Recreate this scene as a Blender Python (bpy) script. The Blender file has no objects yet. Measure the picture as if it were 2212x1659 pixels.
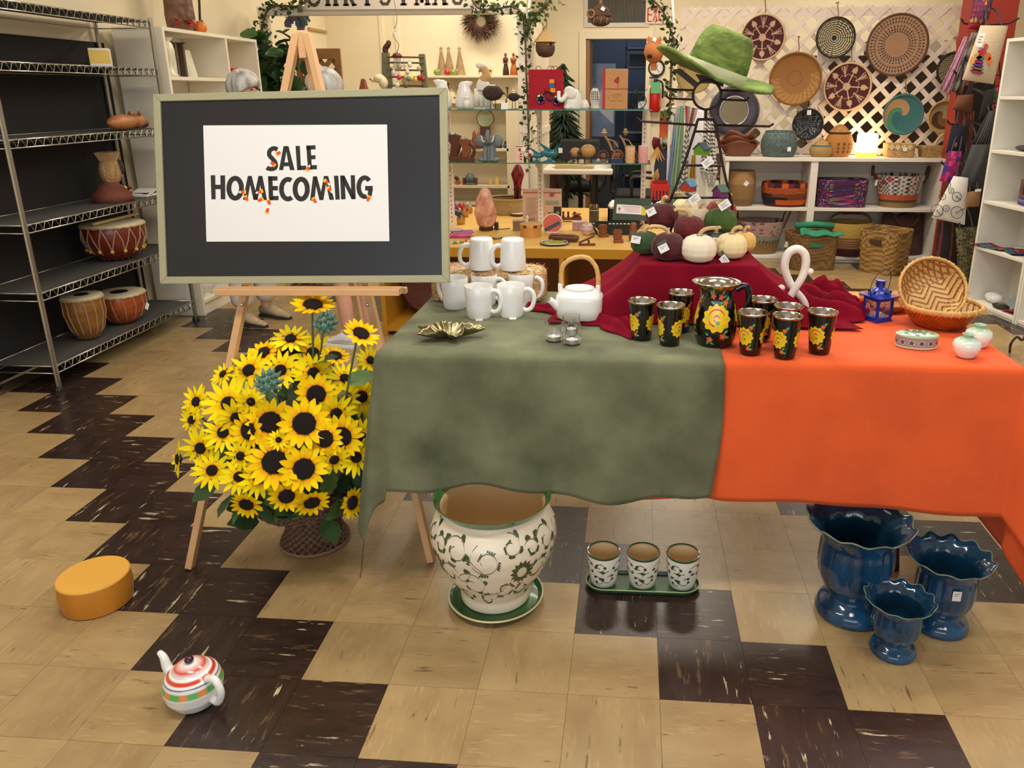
import bpy, math, random
import numpy as np
from mathutils import Vector as V, Matrix as MX, Euler
R=random.Random(7); PI=math.pi; rad=math.radians
sin,cos=math.sin,math.cos
SC=bpy.context.scene; COL=SC.collection
# ---------------------------------------------------------------- camera, world, lights, exposure
CH=1.433; TILT=rad(17.6); YAW=rad(4.25); FP=1666.2; PX0,PY0=1240.0,729.0
cam=bpy.data.cameras.new('camera'); co=bpy.data.objects.new('camera',cam); COL.objects.link(co); SC.camera=co
co.location=(0,0,CH); co.rotation_euler=(PI/2-TILT,0,YAW)
cam.sensor_fit='HORIZONTAL'; cam.sensor_width=36; cam.lens=FP/2212*36
cam.shift_x=-(PX0-1106)/2212; cam.shift_y=-(829.5-PY0)/2212; cam.clip_start=.05
SC.view_settings.view_transform='Standard'; SC.view_settings.look='None'; SC.view_settings.exposure=-0.10; SC.view_settings.gamma=1
SC.view_settings.use_curve_mapping=False
W=bpy.data.worlds.new('world'); SC.world=W; W.use_nodes=True
W.node_tree.nodes['Background'].inputs[0].default_value=(.80,.86,1,1); W.node_tree.nodes['Background'].inputs[1].default_value=.55
def area(name,loc,sx,sy,power,col,rot=(0,0,0)):
    l=bpy.data.lights.new(name,'AREA'); l.shape='RECTANGLE'; l.size=sx; l.size_y=sy; l.energy=power; l.color=col
    o=bpy.data.objects.new(name,l); COL.objects.link(o); o.location=loc; o.rotation_euler=rot; return o
WARM=(1,.90,.74); NEUT=(1,.95,.87); COOL=(.82,.90,1)
for i,(x,y,p,c) in enumerate([(-.9,1.2,30,NEUT),(1.1,1.2,30,NEUT),(-1.7,3.4,21,NEUT),(.2,3.0,34,NEUT),(2.0,3.4,22,NEUT),
        (-1.4,6.0,24,WARM),(.3,5.8,28,WARM),(2.0,5.6,34,WARM),(-1.8,7.6,23,WARM),(.3,7.7,36,WARM),(2.4,8.3,20,WARM)]):
    area('ceiling_lamp',(x,y,2.86),1.15,.28,p,c)
area('shop_window_light',(-.2,-2.35,1.5),3.4,1.7,62,COOL,(PI/2,0,0))
# ---------------------------------------------------------------- back-projection of photo pixels to points in the room
FW=V((-sin(YAW)*cos(TILT),cos(YAW)*cos(TILT),-sin(TILT))); RT=V((cos(YAW),sin(YAW),0)); UP=RT.cross(FW); C0=V((0,0,CH))
def ray(x,y): return FW*FP+RT*(x-PX0)-UP*(y-PY0)
def Z(x,y,z): d=ray(x,y); return C0+d*((z-CH)/d.z)
def Y(x,y,Yv): d=ray(x,y); return C0+d*(Yv/d.y)
def X(x,y,Xv): d=ray(x,y); return C0+d*(Xv/d.x)
def S(p): return (V(p)-C0).dot(FW)/FP            # metres per pixel at a point
# ---------------------------------------------------------------- materials
def lin(h):
    if not isinstance(h,str): return tuple(h[:3])
    h=h.lstrip('#'); return tuple((lambda c:c/12.92 if c<=.04045 else ((c+.055)/1.055)**2.4)(int(h[i:i+2],16)/255) for i in (0,2,4))
_M={}
def M(c,r=.55,m=0,n=None,b=None,trans=0,emit=0,spec=.5,coat=0,sheen=0,alpha=1,ior=1.5,vc=False,c2=None):
    k=(c,r,m,n,b,trans,emit,spec,coat,sheen,alpha,ior,vc,c2)
    if k in _M: return _M[k]
    t=bpy.data.materials.new('mat'); t.use_nodes=True; N=t.node_tree.nodes; L=t.node_tree.links; p=N['Principled BSDF']; I=p.inputs
    I['Roughness'].default_value=r; I['Metallic'].default_value=m; I['Transmission Weight'].default_value=trans; I['IOR'].default_value=ior
    I['Specular IOR Level'].default_value=spec; I['Coat Weight'].default_value=coat; I['Coat Roughness'].default_value=.08; I['Sheen Weight'].default_value=sheen; I['Alpha'].default_value=alpha
    base=None
    if vc:
        a=N.new('ShaderNodeVertexColor'); a.layer_name='Col'; base=a.outputs[0]
    else:
        l=lin(c); I['Base Color'].default_value=(*l,1)
    tc=N.new('ShaderNodeTexCoord') if (n or b) else None
    def noise(sc,st=None,det=4):
        x=N.new('ShaderNodeTexNoise'); x.inputs['Scale'].default_value=sc; x.inputs['Detail'].default_value=det
        if st:
            mp=N.new('ShaderNodeMapping'); mp.inputs['Scale'].default_value=st; L.new(tc.outputs['Object'],mp.inputs[0]); L.new(mp.outputs[0],x.inputs[0])
        else: L.new(tc.outputs['Object'],x.inputs[0])
        return x.outputs[0]
    if n:
        f=noise(n[0],n[2] if len(n)>2 else None); rp=N.new('ShaderNodeMapRange'); rp.inputs[1].default_value=.3; rp.inputs[2].default_value=.7
        L.new(f,rp.inputs[0]); mx=N.new('ShaderNodeMix'); mx.data_type='RGBA'; L.new(rp.outputs[0],mx.inputs[0])
        if vc:
            g=N.new('ShaderNodeMix'); g.data_type='RGBA'; g.blend_type='MULTIPLY'; g.inputs[0].default_value=1; L.new(base,g.inputs[6]); q=1-n[1]*1.6; g.inputs[7].default_value=(q,q,q,1)
            L.new(g.outputs[2],mx.inputs[6]); L.new(base,mx.inputs[7])
        else:
            a=n[1]; mx.inputs[6].default_value=(*[max(0,v*(1-a)) for v in l],1); mx.inputs[7].default_value=(*([min(1,v*(1+a)) for v in l] if not c2 else lin(c2)),1)
        base=mx.outputs[2]
    if base: L.new(base,I['Base Color'])
    if b:
        bn=N.new('ShaderNodeBump'); bn.inputs['Strength'].default_value=b[1]; bn.inputs['Distance'].default_value=.01
        L.new(noise(b[0],b[2] if len(b)>2 else None,6),bn.inputs['Height']); L.new(bn.outputs[0],I['Normal'])
    if emit: I['Emission Color'].default_value=(*l,1); I['Emission Strength'].default_value=emit
    _M[k]=t; return t
def PV(r=.6,m=0,b=None,coat=0,n=None,spec=.5,sheen=0): return M('v',r,m,n,b,coat=coat,spec=spec,vc=True,sheen=sheen)
# ---------------------------------------------------------------- geometry
class G:
    def __init__(s): s.v=[]; s.f=[]; s.c=None
    def add(s,v,f,c=None):
        o=len(s.v); s.v+=[tuple(p) for p in v]; s.f+=[tuple(i+o for i in q) for q in f]
        if c is not None:
            if s.c is None: s.c=[]
            s.c+=[lin(c)]*len(v)
        return s
    def box(s,x0,x1,y0,y1,z0,z1,c=None):
        return s.add([(x,y,z) for z in (z0,z1) for y in (y0,y1) for x in (x0,x1)],[(0,2,3,1),(4,5,7,6),(0,1,5,4),(2,6,7,3),(0,4,6,2),(1,3,7,5)],c)
    def cbox(s,cx,cy,z0,w,d,h,c=None): return s.box(cx-w/2,cx+w/2,cy-d/2,cy+d/2,z0,z0+h,c)
    def lathe(s,prof,n=28,c=(0,0),fr=None,capb=True,capt=False,col=None,sx=1,sy=1):
        v=[];f=[];m=len(prof)
        for i,(r,z) in enumerate(prof):
            for j in range(n):
                a=2*PI*j/n; q=r*(fr(a,z,i) if fr else 1); v.append((c[0]+q*cos(a)*sx,c[1]+q*sin(a)*sy,z))
        for i in range(m-1):
            for j in range(n):
                k=(j+1)%n; f.append((i*n+j,i*n+k,(i+1)*n+k,(i+1)*n+j))
        if capb and prof[0][0]>1e-5: f.append(tuple(range(n-1,-1,-1)))
        if capt and prof[-1][0]>1e-5: f.append(tuple((m-1)*n+j for j in range(n)))
        return s.add(v,f,col)
    def tube(s,pts,r,n=8,closed=False,col=None,flat=1):
        P=[V(p) for p in pts]; m=len(P); rr=list(np.interp(np.linspace(0,1,m),np.linspace(0,1,len(r)),r)) if hasattr(r,'__len__') else [r]*m; v=[];f=[]
        nr=None
        for i in range(m):
            if closed: t=(P[(i+1)%m]-P[i-1])
            else: t=P[min(i+1,m-1)]-P[max(i-1,0)]
            t=t.normalized() if t.length>1e-9 else V((0,0,1))
            if nr is None: nr=t.orthogonal().normalized() if abs(t.z)>.9 else t.cross(V((0,0,1))).normalized()
            nr=(nr-t*nr.dot(t)); nr=nr.normalized() if nr.length>1e-6 else t.orthogonal().normalized()
            bn=t.cross(nr)
            for j in range(n):
                a=2*PI*j/n; v.append(P[i]+(nr*cos(a)+bn*sin(a)*flat)*rr[i])
        q=m if closed else m-1
        for i in range(q):
            for j in range(n):
                k=(j+1)%n; a=i*n; b=((i+1)%m)*n; f.append((a+j,a+k,b+k,b+j))
        if not closed: f.append(tuple(range(n-1,-1,-1))); f.append(tuple((m-1)*n+j for j in range(n)))
        return s.add(v,f,col)
    def ell(s,c,r,n=14,m=9,col=None,rot=None):
        if not hasattr(r,'__len__'): r=(r,r,r)
        v=[(0,0,-1)];f=[]
        for i in range(1,m):
            t=-PI/2+PI*i/m
            for j in range(n): a=2*PI*j/n; v.append((cos(t)*cos(a),cos(t)*sin(a),sin(t)))
        v.append((0,0,1)); e=len(v)-1
        for j in range(n):
            k=(j+1)%n; f.append((0,1+k,1+j)); f.append((e,e-n+j,e-n+k))
            for i in range(m-2): a=1+i*n; f.append((a+j,a+k,a+n+k,a+n+j))
        v=[V((p[0]*r[0],p[1]*r[1],p[2]*r[2])) for p in v]
        if rot: q=Euler(rot).to_matrix(); v=[q@p for p in v]
        return s.add([p+V(c) for p in v],f,col)
    def prism(s,poly,d0,d1,ax='y',col=None):
        n=len(poly); mp={'y':lambda a,b,d:(a,d,b),'x':lambda a,b,d:(d,a,b),'z':lambda a,b,d:(a,b,d)}[ax]
        return s.add([mp(a,b,d0) for a,b in poly]+[mp(a,b,d1) for a,b in poly],[tuple(range(n-1,-1,-1)),tuple(range(n,2*n))]+[(i,(i+1)%n,n+(i+1)%n,n+i) for i in range(n)],col)
    def sheet(s,fn,nu,nv,col=None):
        v=[fn(i/nu,j/nv) for j in range(nv+1) for i in range(nu+1)]
        return s.add(v,[(j*(nu+1)+i,j*(nu+1)+i+1,(j+1)*(nu+1)+i+1,(j+1)*(nu+1)+i) for j in range(nv) for i in range(nu)],col)
    def tf(s,m): s.v=[tuple(m@V(p)) for p in s.v]; return s
    def mv(s,x,y,z): s.v=[(a+x,b+y,c+z) for a,b,c in s.v]; return s
    def rot(s,e): return s.tf(Euler(e).to_matrix().to_4x4())
    def sc(s,k): s.v=[(a*k,b*k,c*k) for a,b,c in s.v]; return s
def bent(pts,seg=6):                                   # Catmull-Rom through points
    P=[V(p) for p in pts]; o=[]
    for i in range(len(P)-1):
        a,b,c,d=P[max(i-1,0)],P[i],P[i+1],P[min(i+2,len(P)-1)]
        for k in range(seg):
            t=k/seg; o.append(.5*((2*b)+(c-a)*t+(2*a-5*b+4*c-d)*t*t+(3*b-a-3*c+d)*t**3))
    return o+[P[-1]]
def mesh(name,g,mat,paint=None,smooth=35):
    me=bpy.data.meshes.new(name); me.from_pydata(g.v,[],g.f)
    if smooth:
        me.polygons.foreach_set('use_smooth',[True]*len(me.polygons))
        if smooth<179: me.set_sharp_from_angle(angle=rad(smooth))
    if mat: me.materials.append(mat)
    if paint or g.c:
        at=me.color_attributes.new('Col','FLOAT_COLOR','POINT')
        if paint:
            cc={}
            def gl(h):
                if h not in cc: cc[h]=lin(h)
                return cc[h]
            cols=[gl(paint(*p)) for p in g.v]
        else: cols=g.c
        at.data.foreach_set('color',np.concatenate([np.array(cols,dtype=np.float32),np.ones((len(cols),1),np.float32)],1).ravel())
    me.update(); return me
def ob(name,g,mat,parent=None,loc=(0,0,0),rot=(0,0,0),paint=None,smooth=35,label=None,bev=0,solid=0):
    me=g if isinstance(g,bpy.types.Mesh) else mesh(name,g,mat,paint,smooth)
    o=bpy.data.objects.new(name,me); COL.objects.link(o); o.location=loc; o.rotation_euler=rot
    if parent: o.parent=parent
    if label: o['label']=label
    if solid: q=o.modifiers.new('s','SOLIDIFY'); q.thickness=solid; q.offset=0
    if bev: q=o.modifiers.new('b','BEVEL'); q.width=bev; q.segments=2; q.limit_method='ANGLE'; q.angle_limit=rad(40)
    return o
def tag(o,label,cat,group=None):
    o['label']=label; o['category']=cat
    if group: o['group']=group
    return o
def T(name,label,cat,loc=(0,0,0),rot=0,group=None):
    o=bpy.data.objects.new(name,None); COL.objects.link(o); o.empty_display_size=.02; o.location=loc
    o.rotation_euler=rot if hasattr(rot,'__len__') else (0,0,rot); return tag(o,label,cat,group)
def one(name,label,cat,g,mat,loc=(0,0,0),rot=(0,0,0),group=None,**k): return tag(ob(name,g,mat,None,loc,rot if hasattr(rot,'__len__') else (0,0,rot),**k),label,cat,group)
def st(name,g,mat,**k): o=ob(name,g,mat,**k); o['kind']='structure'; return o
def cp(o,parent=None):
    c=o.copy(); COL.objects.link(c)
    if parent: c.parent=parent
    for ch in o.children: cp(ch,c)
    return c
def dup(o,label,loc,rot=None,scale=None):
    c=cp(o); c.location=loc; c['label']=label
    if rot is not None: c.rotation_euler=rot if hasattr(rot,'__len__') else (0,0,rot)
    if scale: c.scale=(scale,)*3
    return c
# flat print: ribbons and blobs in a surface's own (u,v), lifted a hair off it, coloured shape by shape
class Dec:
    def __init__(s,surf,rings=1): s.g=G(); s.s=surf; s.rings=rings
    def poly(s,pts,col,lift=0):
        cx=sum(p[0] for p in pts)/len(pts); cy=sum(p[1] for p in pts)/len(pts); n=len(pts)
        m=s.rings; v=[s.s(cx,cy,lift)]+[s.s(cx+(p[0]-cx)*k/m,cy+(p[1]-cy)*k/m,lift) for k in range(1,m+1) for p in pts]
        s.g.add(v,[(0,1+i,1+(i+1)%n) for i in range(n)]+[(1+k*n+i,1+(k+1)*n+i,1+(k+1)*n+(i+1)%n,1+k*n+(i+1)%n) for k in range(m-1) for i in range(n)],col)
    def blob(s,x,y,a,b,col,rot=0,n=12,lobes=0,amp=.2,lift=0,asp=1):
        P=[]
        for i in range(n):
            t=2*PI*i/n; k=1+(amp*cos(lobes*t) if lobes else 0); px,py=a*k*cos(t),b*k*sin(t); P.append((x+(px*cos(rot)-py*sin(rot))*asp,y+px*sin(rot)+py*cos(rot)))
        s.poly(P,col,lift)
    def leaf(s,x,y,L,w,rot,col,lift=0,asp=1,n=5):
        P=[]
        for sg in (1,-1):
            for i in range(n):
                t=i/n if sg==1 else 1-i/n; px=L*t; py=sg*w*sin(PI*t**.8); P.append((x+(px*cos(rot)-py*sin(rot))*asp,y+px*sin(rot)+py*cos(rot)))
        s.poly(P,col,lift)
    def rib(s,pts,w,col,lift=0,closed=False,taper=False):
        n=len(pts); v=[]
        for i in range(n):
            a=pts[(i-1)%n] if closed or i>0 else pts[0]; b=pts[(i+1)%n] if closed or i<n-1 else pts[-1]
            dx,dy=b[0]-a[0],b[1]-a[1]; l=math.hypot(dx,dy) or 1; ww=w*(1-.8*i/n) if taper else w
            nx,ny=-dy/l*ww/2,dx/l*ww/2; x,y=pts[i][0],pts[i][1]; v+=[s.s(x+nx,y+ny,lift),s.s(x-nx,y-ny,lift)]
        s.g.add(v,[(2*i,2*i+1,(2*i+3)%(2*n),(2*i+2)%(2*n)) for i in range(n if closed else n-1)],col)
    def done(s,name,mat,parent,**k):
        return ob(name,s.g,mat,parent,smooth=180,**k)
def arc(cx,cy,r,a0,a1,n=12,ry=None): return [(cx+r*cos(rad(a0+(a1-a0)*i/n)),cy+(ry or r)*sin(rad(a0+(a1-a0)*i/n))) for i in range(n+1)]
def planeXZ(ox,oy,oz,off=.0012): return lambda u,v,l=0:(ox+u,oy-off-l,oz+v)
def onlathe(prof,off=.0006):                            # (angle,height) -> point on a lathe surface
    zs=[p[1] for p in prof]; rs=[p[0] for p in prof]
    def f(u,v,l=0):
        r=float(np.interp(v,zs,rs))+off+l; return (r*cos(u),r*sin(u),v)
    return f
def tagcard(parent,loc,w,h,rot=(0,0,0),lines=3,name='price_tag',c='#f4f2ee'):
    t=ob(name,G().box(-w/2,w/2,-.0005,.0005,-h/2,h/2),M(c,.6),parent,loc,rot,label='small white price tag')
    if lines:
        d=Dec(planeXZ(0,-.0005,0,.0004))
        for i in range(lines): d.rib([(-w*.3,h*.22-i*h*.2),(w*.28-(i%2)*w*.2,h*.22-i*h*.2)],h*.07,'#8a8886')
        d.done('print',PV(.7),t)
    return t
# ---------------------------------------------------------------- setting: floor of nine-inch vinyl tiles, walls, ceiling
TL=.2286; G0=Z(626.4,1232.6,0)
def tilemat(dark,back):
    t=bpy.data.materials.new('vinyl_tile'); t.use_nodes=True; N=t.node_tree.nodes; L=t.node_tree.links; p=N['Principled BSDF']
    tc=N.new('ShaderNodeTexCoord'); oi=N.new('ShaderNodeObjectInfo'); mw=N.new('ShaderNodeMath'); mw.operation='MULTIPLY'; mw.inputs[1].default_value=173; L.new(oi.outputs['Random'],mw.inputs[0])
    def nz(sc,stretch,lo,hi,det=3,w=0):
        mp=N.new('ShaderNodeMapping'); mp.inputs['Scale'].default_value=stretch; L.new(tc.outputs['Object'],mp.inputs[0])
        x=N.new('ShaderNodeTexNoise'); x.noise_dimensions='4D'; x.inputs['Scale'].default_value=sc; x.inputs['Detail'].default_value=det; x.inputs['Roughness'].default_value=.6
        a=N.new('ShaderNodeMath'); a.operation='ADD'; a.inputs[1].default_value=w; L.new(mw.outputs[0],a.inputs[0]); L.new(a.outputs[0],x.inputs['W']); L.new(mp.outputs[0],x.inputs['Vector'])
        r=N.new('ShaderNodeMapRange'); r.inputs[1].default_value=lo; r.inputs[2].default_value=hi; L.new(x.outputs[0],r.inputs[0]); return r.outputs[0]
    def mix(a,b,f,k=1):
        m=N.new('ShaderNodeMix'); m.data_type='RGBA'
        if k!=1:
            q=N.new('ShaderNodeMath'); q.operation='MULTIPLY'; q.inputs[1].default_value=k; L.new(f,q.inputs[0]); f=q.outputs[0]
        L.new(f,m.inputs[0])
        for s,i in ((a,6),(b,7)):
            if isinstance(s,str): m.inputs[i].default_value=(*lin(s),1)
            else: L.new(s,m.inputs[i])
        return m.outputs[2]
    if dark:
        c=mix('#2b1e1a','#3a2a24',nz(9,(1,3,1),.35,.65))
        c=mix(c,'#8a6a4c',nz(10,(1,6,1),.59,.68,5,5),.5); c=mix(c,'#cfc09a',nz(8.5,(1,7,1),.625,.67,6,9),.9)
    else:
        c=mix('#9c8158','#ad9367',nz(5,(1,2,1),.35,.65)); c=mix(c,'#bb9f74',nz(14,(1,7,1),.56,.68,4,3),.6)
        c=mix(c,'#5c4029',nz(10,(1,8,1),.625,.68,6,8),.75)
    v=N.new('ShaderNodeMapRange'); v.inputs[3].default_value=.9; v.inputs[4].default_value=1.06; L.new(oi.outputs['Random'],v.inputs[0])
    if not back:
        g=N.new('ShaderNodeVectorMath'); g.operation='SCALE'; L.new(c,g.inputs[0]); L.new(v.outputs[0],g.inputs['Scale']); c=g.outputs[0]
    L.new(c,p.inputs['Base Color']); p.inputs['Roughness'].default_value=.27; p.inputs['Specular IOR Level'].default_value=.42
    return t
fl=st('floor',G().box(-4.2,4.6,-2.6,11.5,-.06,-.004),M('#5b4836',.6))
tg=G(); h=TL/2-.0004; tg.box(-h,h,-h,h,-.004,0)
tm={d:mesh('floor_tile',tg,tilemat(d,False),smooth=0) for d in (0,1)}
def isdark(i,j): return (i+j)%6 in (3,4)
cells=[]
for i in range(-22,26):
    for j in range(-9,38):
        cx,cy=G0.x+(i+.5)*TL,G0.y+(j+.5)*TL; p=V((cx,cy,0))-C0; d=p.dot(FW)
        if d<.5: continue
        u=PX0+FP*p.dot(RT)/d; w=PY0-FP*p.dot(UP)/d
        vis=-60<u<2280 and w<1720 and not(900<u<2150 and 640<w<1010)
        if cy<9.2 and -3.1<cx<4.4 and cy>-2.4: cells.append((0 if vis else 1,d,i,j,cx,cy))
cells.sort(); rest={0:G(),1:G()}
for k,(nv,d,i,j,cx,cy) in enumerate(cells):
    dk=int(isdark(i,j)); rz=((i+j)%2)*PI/2
    if k<300: ob('floor_tile',tm[dk],None,fl,(cx,cy,0),(0,0,rz))
    else: rest[dk].box(cx-h,cx+h,cy-h,cy+h,-.004,0)
for d in (0,1): ob('far_floor_tiles',rest[d],tilemat(d,True),fl,smooth=0)['kind']='stuff'
trimm=M('#efe3c6',.55); wallm=M('#efe2c2',.8,n=(3,.03)); trimm=M('#efe3c6',.55)
st('wall_left',G().box(-3.34,-3.22,-2.6,8.5,0,2.9),wallm)
NE=Y(1141,200,8.4).x; st('wall_nook',G().box(-3.34,NE,8.4,8.5,0,2.9),wallm)
DW=9.3; dl=Y(1265,300,DW).x; dr=Y(1391,300,DW).x; dt=2.01
g=G().box(NE-.1,dl,DW,DW+.12,0,2.9).box(dr,4.3,DW,DW+.12,0,2.9).box(dl,dr,DW,DW+.12,dt,2.9).box(NE-.1,NE,8.5,DW,0,2.9)
st('wall_back',g,wallm)
st('wall_front',G().box(-3.34,-2.0,-2.72,-2.6,0,2.9).box(1.6,4.42,-2.72,-2.6,0,2.9).box(-2.0,1.6,-2.72,-2.6,0,.6).box(-2.0,1.6,-2.72,-2.6,2.4,2.9),wallm)
st('window_1',G().box(-2.0,-1.95,-2.70,-2.62,.6,2.4).box(1.55,1.6,-2.70,-2.62,.6,2.4).box(-.22,-.18,-2.70,-2.62,.6,2.4).box(-1.95,1.55,-2.70,-2.62,.6,.65).box(-1.95,1.55,-2.70,-2.62,2.35,2.4),trimm)
st('wall_right',G().box(4.3,4.42,-2.6,DW+.12,0,2.9),wallm)
g=G()
for a,b in ((dl-.075,dl),(dr,dr+.075)): g.box(a,b,DW-.025,DW,0,dt+.075)
g.box(dl,dr,DW-.025,DW,dt,dt+.075); st('trim_1',g,trimm,bev=.004)
st('door_1',G().box(dl,dl+.045,DW,DW+.6,0,dt-.01),M('#9a6a38',.5,n=(8,.2,(1,1,.1))))
st('ceiling',G().box(-3.4,4.5,-2.6,11.5,2.9,2.98),M('#e8e4da',.9))
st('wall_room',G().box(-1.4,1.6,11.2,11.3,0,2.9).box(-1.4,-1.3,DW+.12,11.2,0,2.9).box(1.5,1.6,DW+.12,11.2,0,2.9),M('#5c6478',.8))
g=G()
for a,b in ((NE,dl-.08),(dr+.08,4.3)): g.box(a,b,DW-.012,DW,0,.09)
st('baseboard_back',g,M('#3a3430',.6))
# ---------------------------------------------------------------- display table with its cloths
TZ=.74; TX0,TX1,TY0,TY1=-.692,1.036,2.0,2.735; SPL=Z(1563,780,TZ).x
steel=M('#2c2a2a',.4,.3); suede=M('#606447',.95,n=(5.5,.30),b=(260,.12),sheen=.08,c2='#7d8061'); orng=M('#e45a24',.95,n=(7,.08),b=(300,.15),sheen=.06); redc=M('#7c0a22',.95,n=(9,.14),b=(240,.2),spec=.15)
t=T('folding_table','long folding table with dark steel legs under the green and orange cloths','table',((TX0+TX1)/2,(TY0+TY1)/2,0))
hx,hy=(TX1-TX0)/2-.012,(TY1-TY0)/2-.012
ob('table_top',G().box(-hx,hx,-hy,hy,TZ-.035,TZ-.004),M('#d8d2c4',.6),t,bev=.006)
for sx in (-1,1):
    for sy in (-1,1):
        a=(sx*(hx-.17),.26 if sy>0 else -.20,0); ob('leg',G().tube([(a[0],a[1],.002),(a[0]-sx*.09,a[1],TZ-.036)],.014,8),steel,t)
    ob('leg_brace',G().tube([(sx*(hx-.175),-.20,.12),(sx*(hx-.175),.26,.12)],.009,6),steel,t)
def drape(x,y,s,t,hangw=.05,ph=0,kc=.30,sgn=-1,hs=None):
    # s<0 : over the side edge at x, t<0 : over the front edge at y; sgn -1 side is left, +1 right
    rp=lambda q:.006*sin(q*9+ph)+.004*sin(q*23+ph*2)
    hs=hs or hangw
    def prof(d): r=.012; return (r*sin(min(d/r,PI/2)),-(d-r*(PI/2-1)) if d>r*PI/2 else -r*(1-cos(d/r)))
    if s>=0 and t>=0: return (x-sgn*s,y+t,TZ+.0025)
    if s>=0: o,z=prof(-t); return (x-sgn*s,y-o-hangw*(-t)-rp(s)*min(1,-t*5),TZ+.0025+z)
    if t>=0: o,z=prof(-s); return (x+sgn*(o+hs*(-s)+rp(t)*min(1,-s*5)),y+t,TZ+.0025+z)
    d=math.hypot(s,t); f=math.atan2(-s,-t); o,z=prof(d); k=hangw+(hs-hangw)*sin(f)**10+kc*sin(2*f)**2*(.55+.45*cos(4*f-PI))
    q=o+d*k; return (x+sgn*q*sin(f),y-q*cos(f),TZ+.0025+z*math.sqrt(max(.2,1-k*k*.8)))
def gcloth(u,v):
    s=-.57+u*(SPL-TX0+.57); t=-.415+v*(.415+.70)
    if v<.42: t+= .018*(sin(u*14)+.5*sin(u*37))*(1-v/.42)**2
    p=drape(TX0,TY0,s,t,.045,.4,.10,-1,.17)
    if u>.9 and t<0: p=(p[0]+(-.012*(-t)/.4+.010*sin(-t*9)),p[1],p[2])
    return (p[0],p[1]-.008 if t<0 else p[1],p[2]+(.003 if t>=0 else 0))
one('green_tablecloth','sage green suede cloth over the left half of the table','tablecloth',G().sheet(gcloth,110,90),suede,smooth=180,solid=.002)
def ocloth(u,v):
    s=-.55+u*(TX1-SPL+.55+.22); t=-.425+v*(.425+.715)
    t+=.012*sin(u*9+1)*max(0,1-v/.4)
    p=drape(TX1,TY0,s,t,.045,2.1,.15,1); b=max(0,min(1,(SPL+.01-p[0])/.03)); return (p[0],p[1]+(.012*b if t<0 else 0),p[2]-.001*b)
one('orange_tablecloth','bright orange felt cloth over the right half of the table','tablecloth',G().sheet(ocloth,100,80),orng,smooth=180,solid=.002)
# riser under the red cloth
RZ=.965; rfl=Y(1384,571,2.34); RZ=rfl.z; RX0=rfl.x; RX1=Y(1640,571,2.34).x; RY0,RY1=2.345,2.70
cxr,cyr=(RX0+RX1)/2,(RY0+RY1)/2; wr,dr_=(RX1-RX0)/2,(RY1-RY0)/2
def rcl(u,v):
    a=2*PI*u; ca,sa=cos(a),sin(a); k=1/max(abs(ca),abs(sa)); bx,by=ca*k,sa*k            # square ring
    if v<.3: q=v/.3; return (cxr+bx*wr*q,cyr+by*dr_*q,RZ)
    q=(v-.3)/.7; h=RZ-TZ-.008; fold=(sin(a*7+.6)+.6*sin(a*13+2))*.5; cnr=(1-abs(abs(ca)-abs(sa)))**3
    fl=q*q*.10+q*.03; z=RZ-h*min(1,q*1.08)**1.05
    ox=(fl+.018*fold*q)*(1.9 if ca>.5 else 1.7 if ca<-.5 else 1)+cnr*.06*q; oy=fl*.35+.012*fold*q+cnr*.02*q
    x=cxr+bx*(wr)+(ox if bx>0 else -ox)*min(1,abs(bx)**3); y=cyr+by*dr_+(oy if by>0 else -oy*.9)*abs(by)**3
    return (x,min(y,TY1+.03),max(z,TZ+.0095+.004*(1+fold*.5)))
rg=G().sheet(rcl,160,36)
def spill(pts,w,hh,ph):
    P=bent(pts,8)
    def f(u,v):
        i=min(int(u*(len(P)-1)),len(P)-2); p=P[i].lerp(P[i+1],u*(len(P)-1)-i); d=(P[i+1]-P[i]).normalized(); n=V((-d.y,d.x,0))
        ww=w*(.55+.45*sin(PI*min(1,u*1.1+.1)))*(1+.15*sin(u*17+ph)); q=(v-.5)*2
        hz=(hh*(1-q*q)+hh*.55*(1-q*q)*sin(q*9+u*8+ph)+.012*(1-abs(q))*sin(u*21+ph))*(.35+.65*sin(PI*min(1,u+.12)))
        p=p+n*ww*q; return (p.x,p.y,TZ+.0105+max(0,hz))
    return f
zz=lambda x,y:Z(x,y,TZ)
rg.sheet(spill([zz(1370,690),zz(1310,700),zz(1250,692),zz(1195,675),zz(1140,672)],.062,.032,.3),60,22)
rg.sheet(spill([zz(1385,735),zz(1340,715),zz(1300,690),zz(1260,668)],.05,.022,1.7),40,18)
rg.sheet(spill([zz(1650,690),zz(1720,672),zz(1790,690),zz(1850,688),zz(1872,690)],.075,.055,2.2),60,24)
rg.sheet(spill([zz(1720,660),zz(1770,658),zz(1810,660),zz(1850,668)],.05,.06,.9),50,18)
one('red_cloth','crimson cloth covering the riser and spilling over the table','cloth',rg,redc,smooth=180,solid=.0015)
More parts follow.
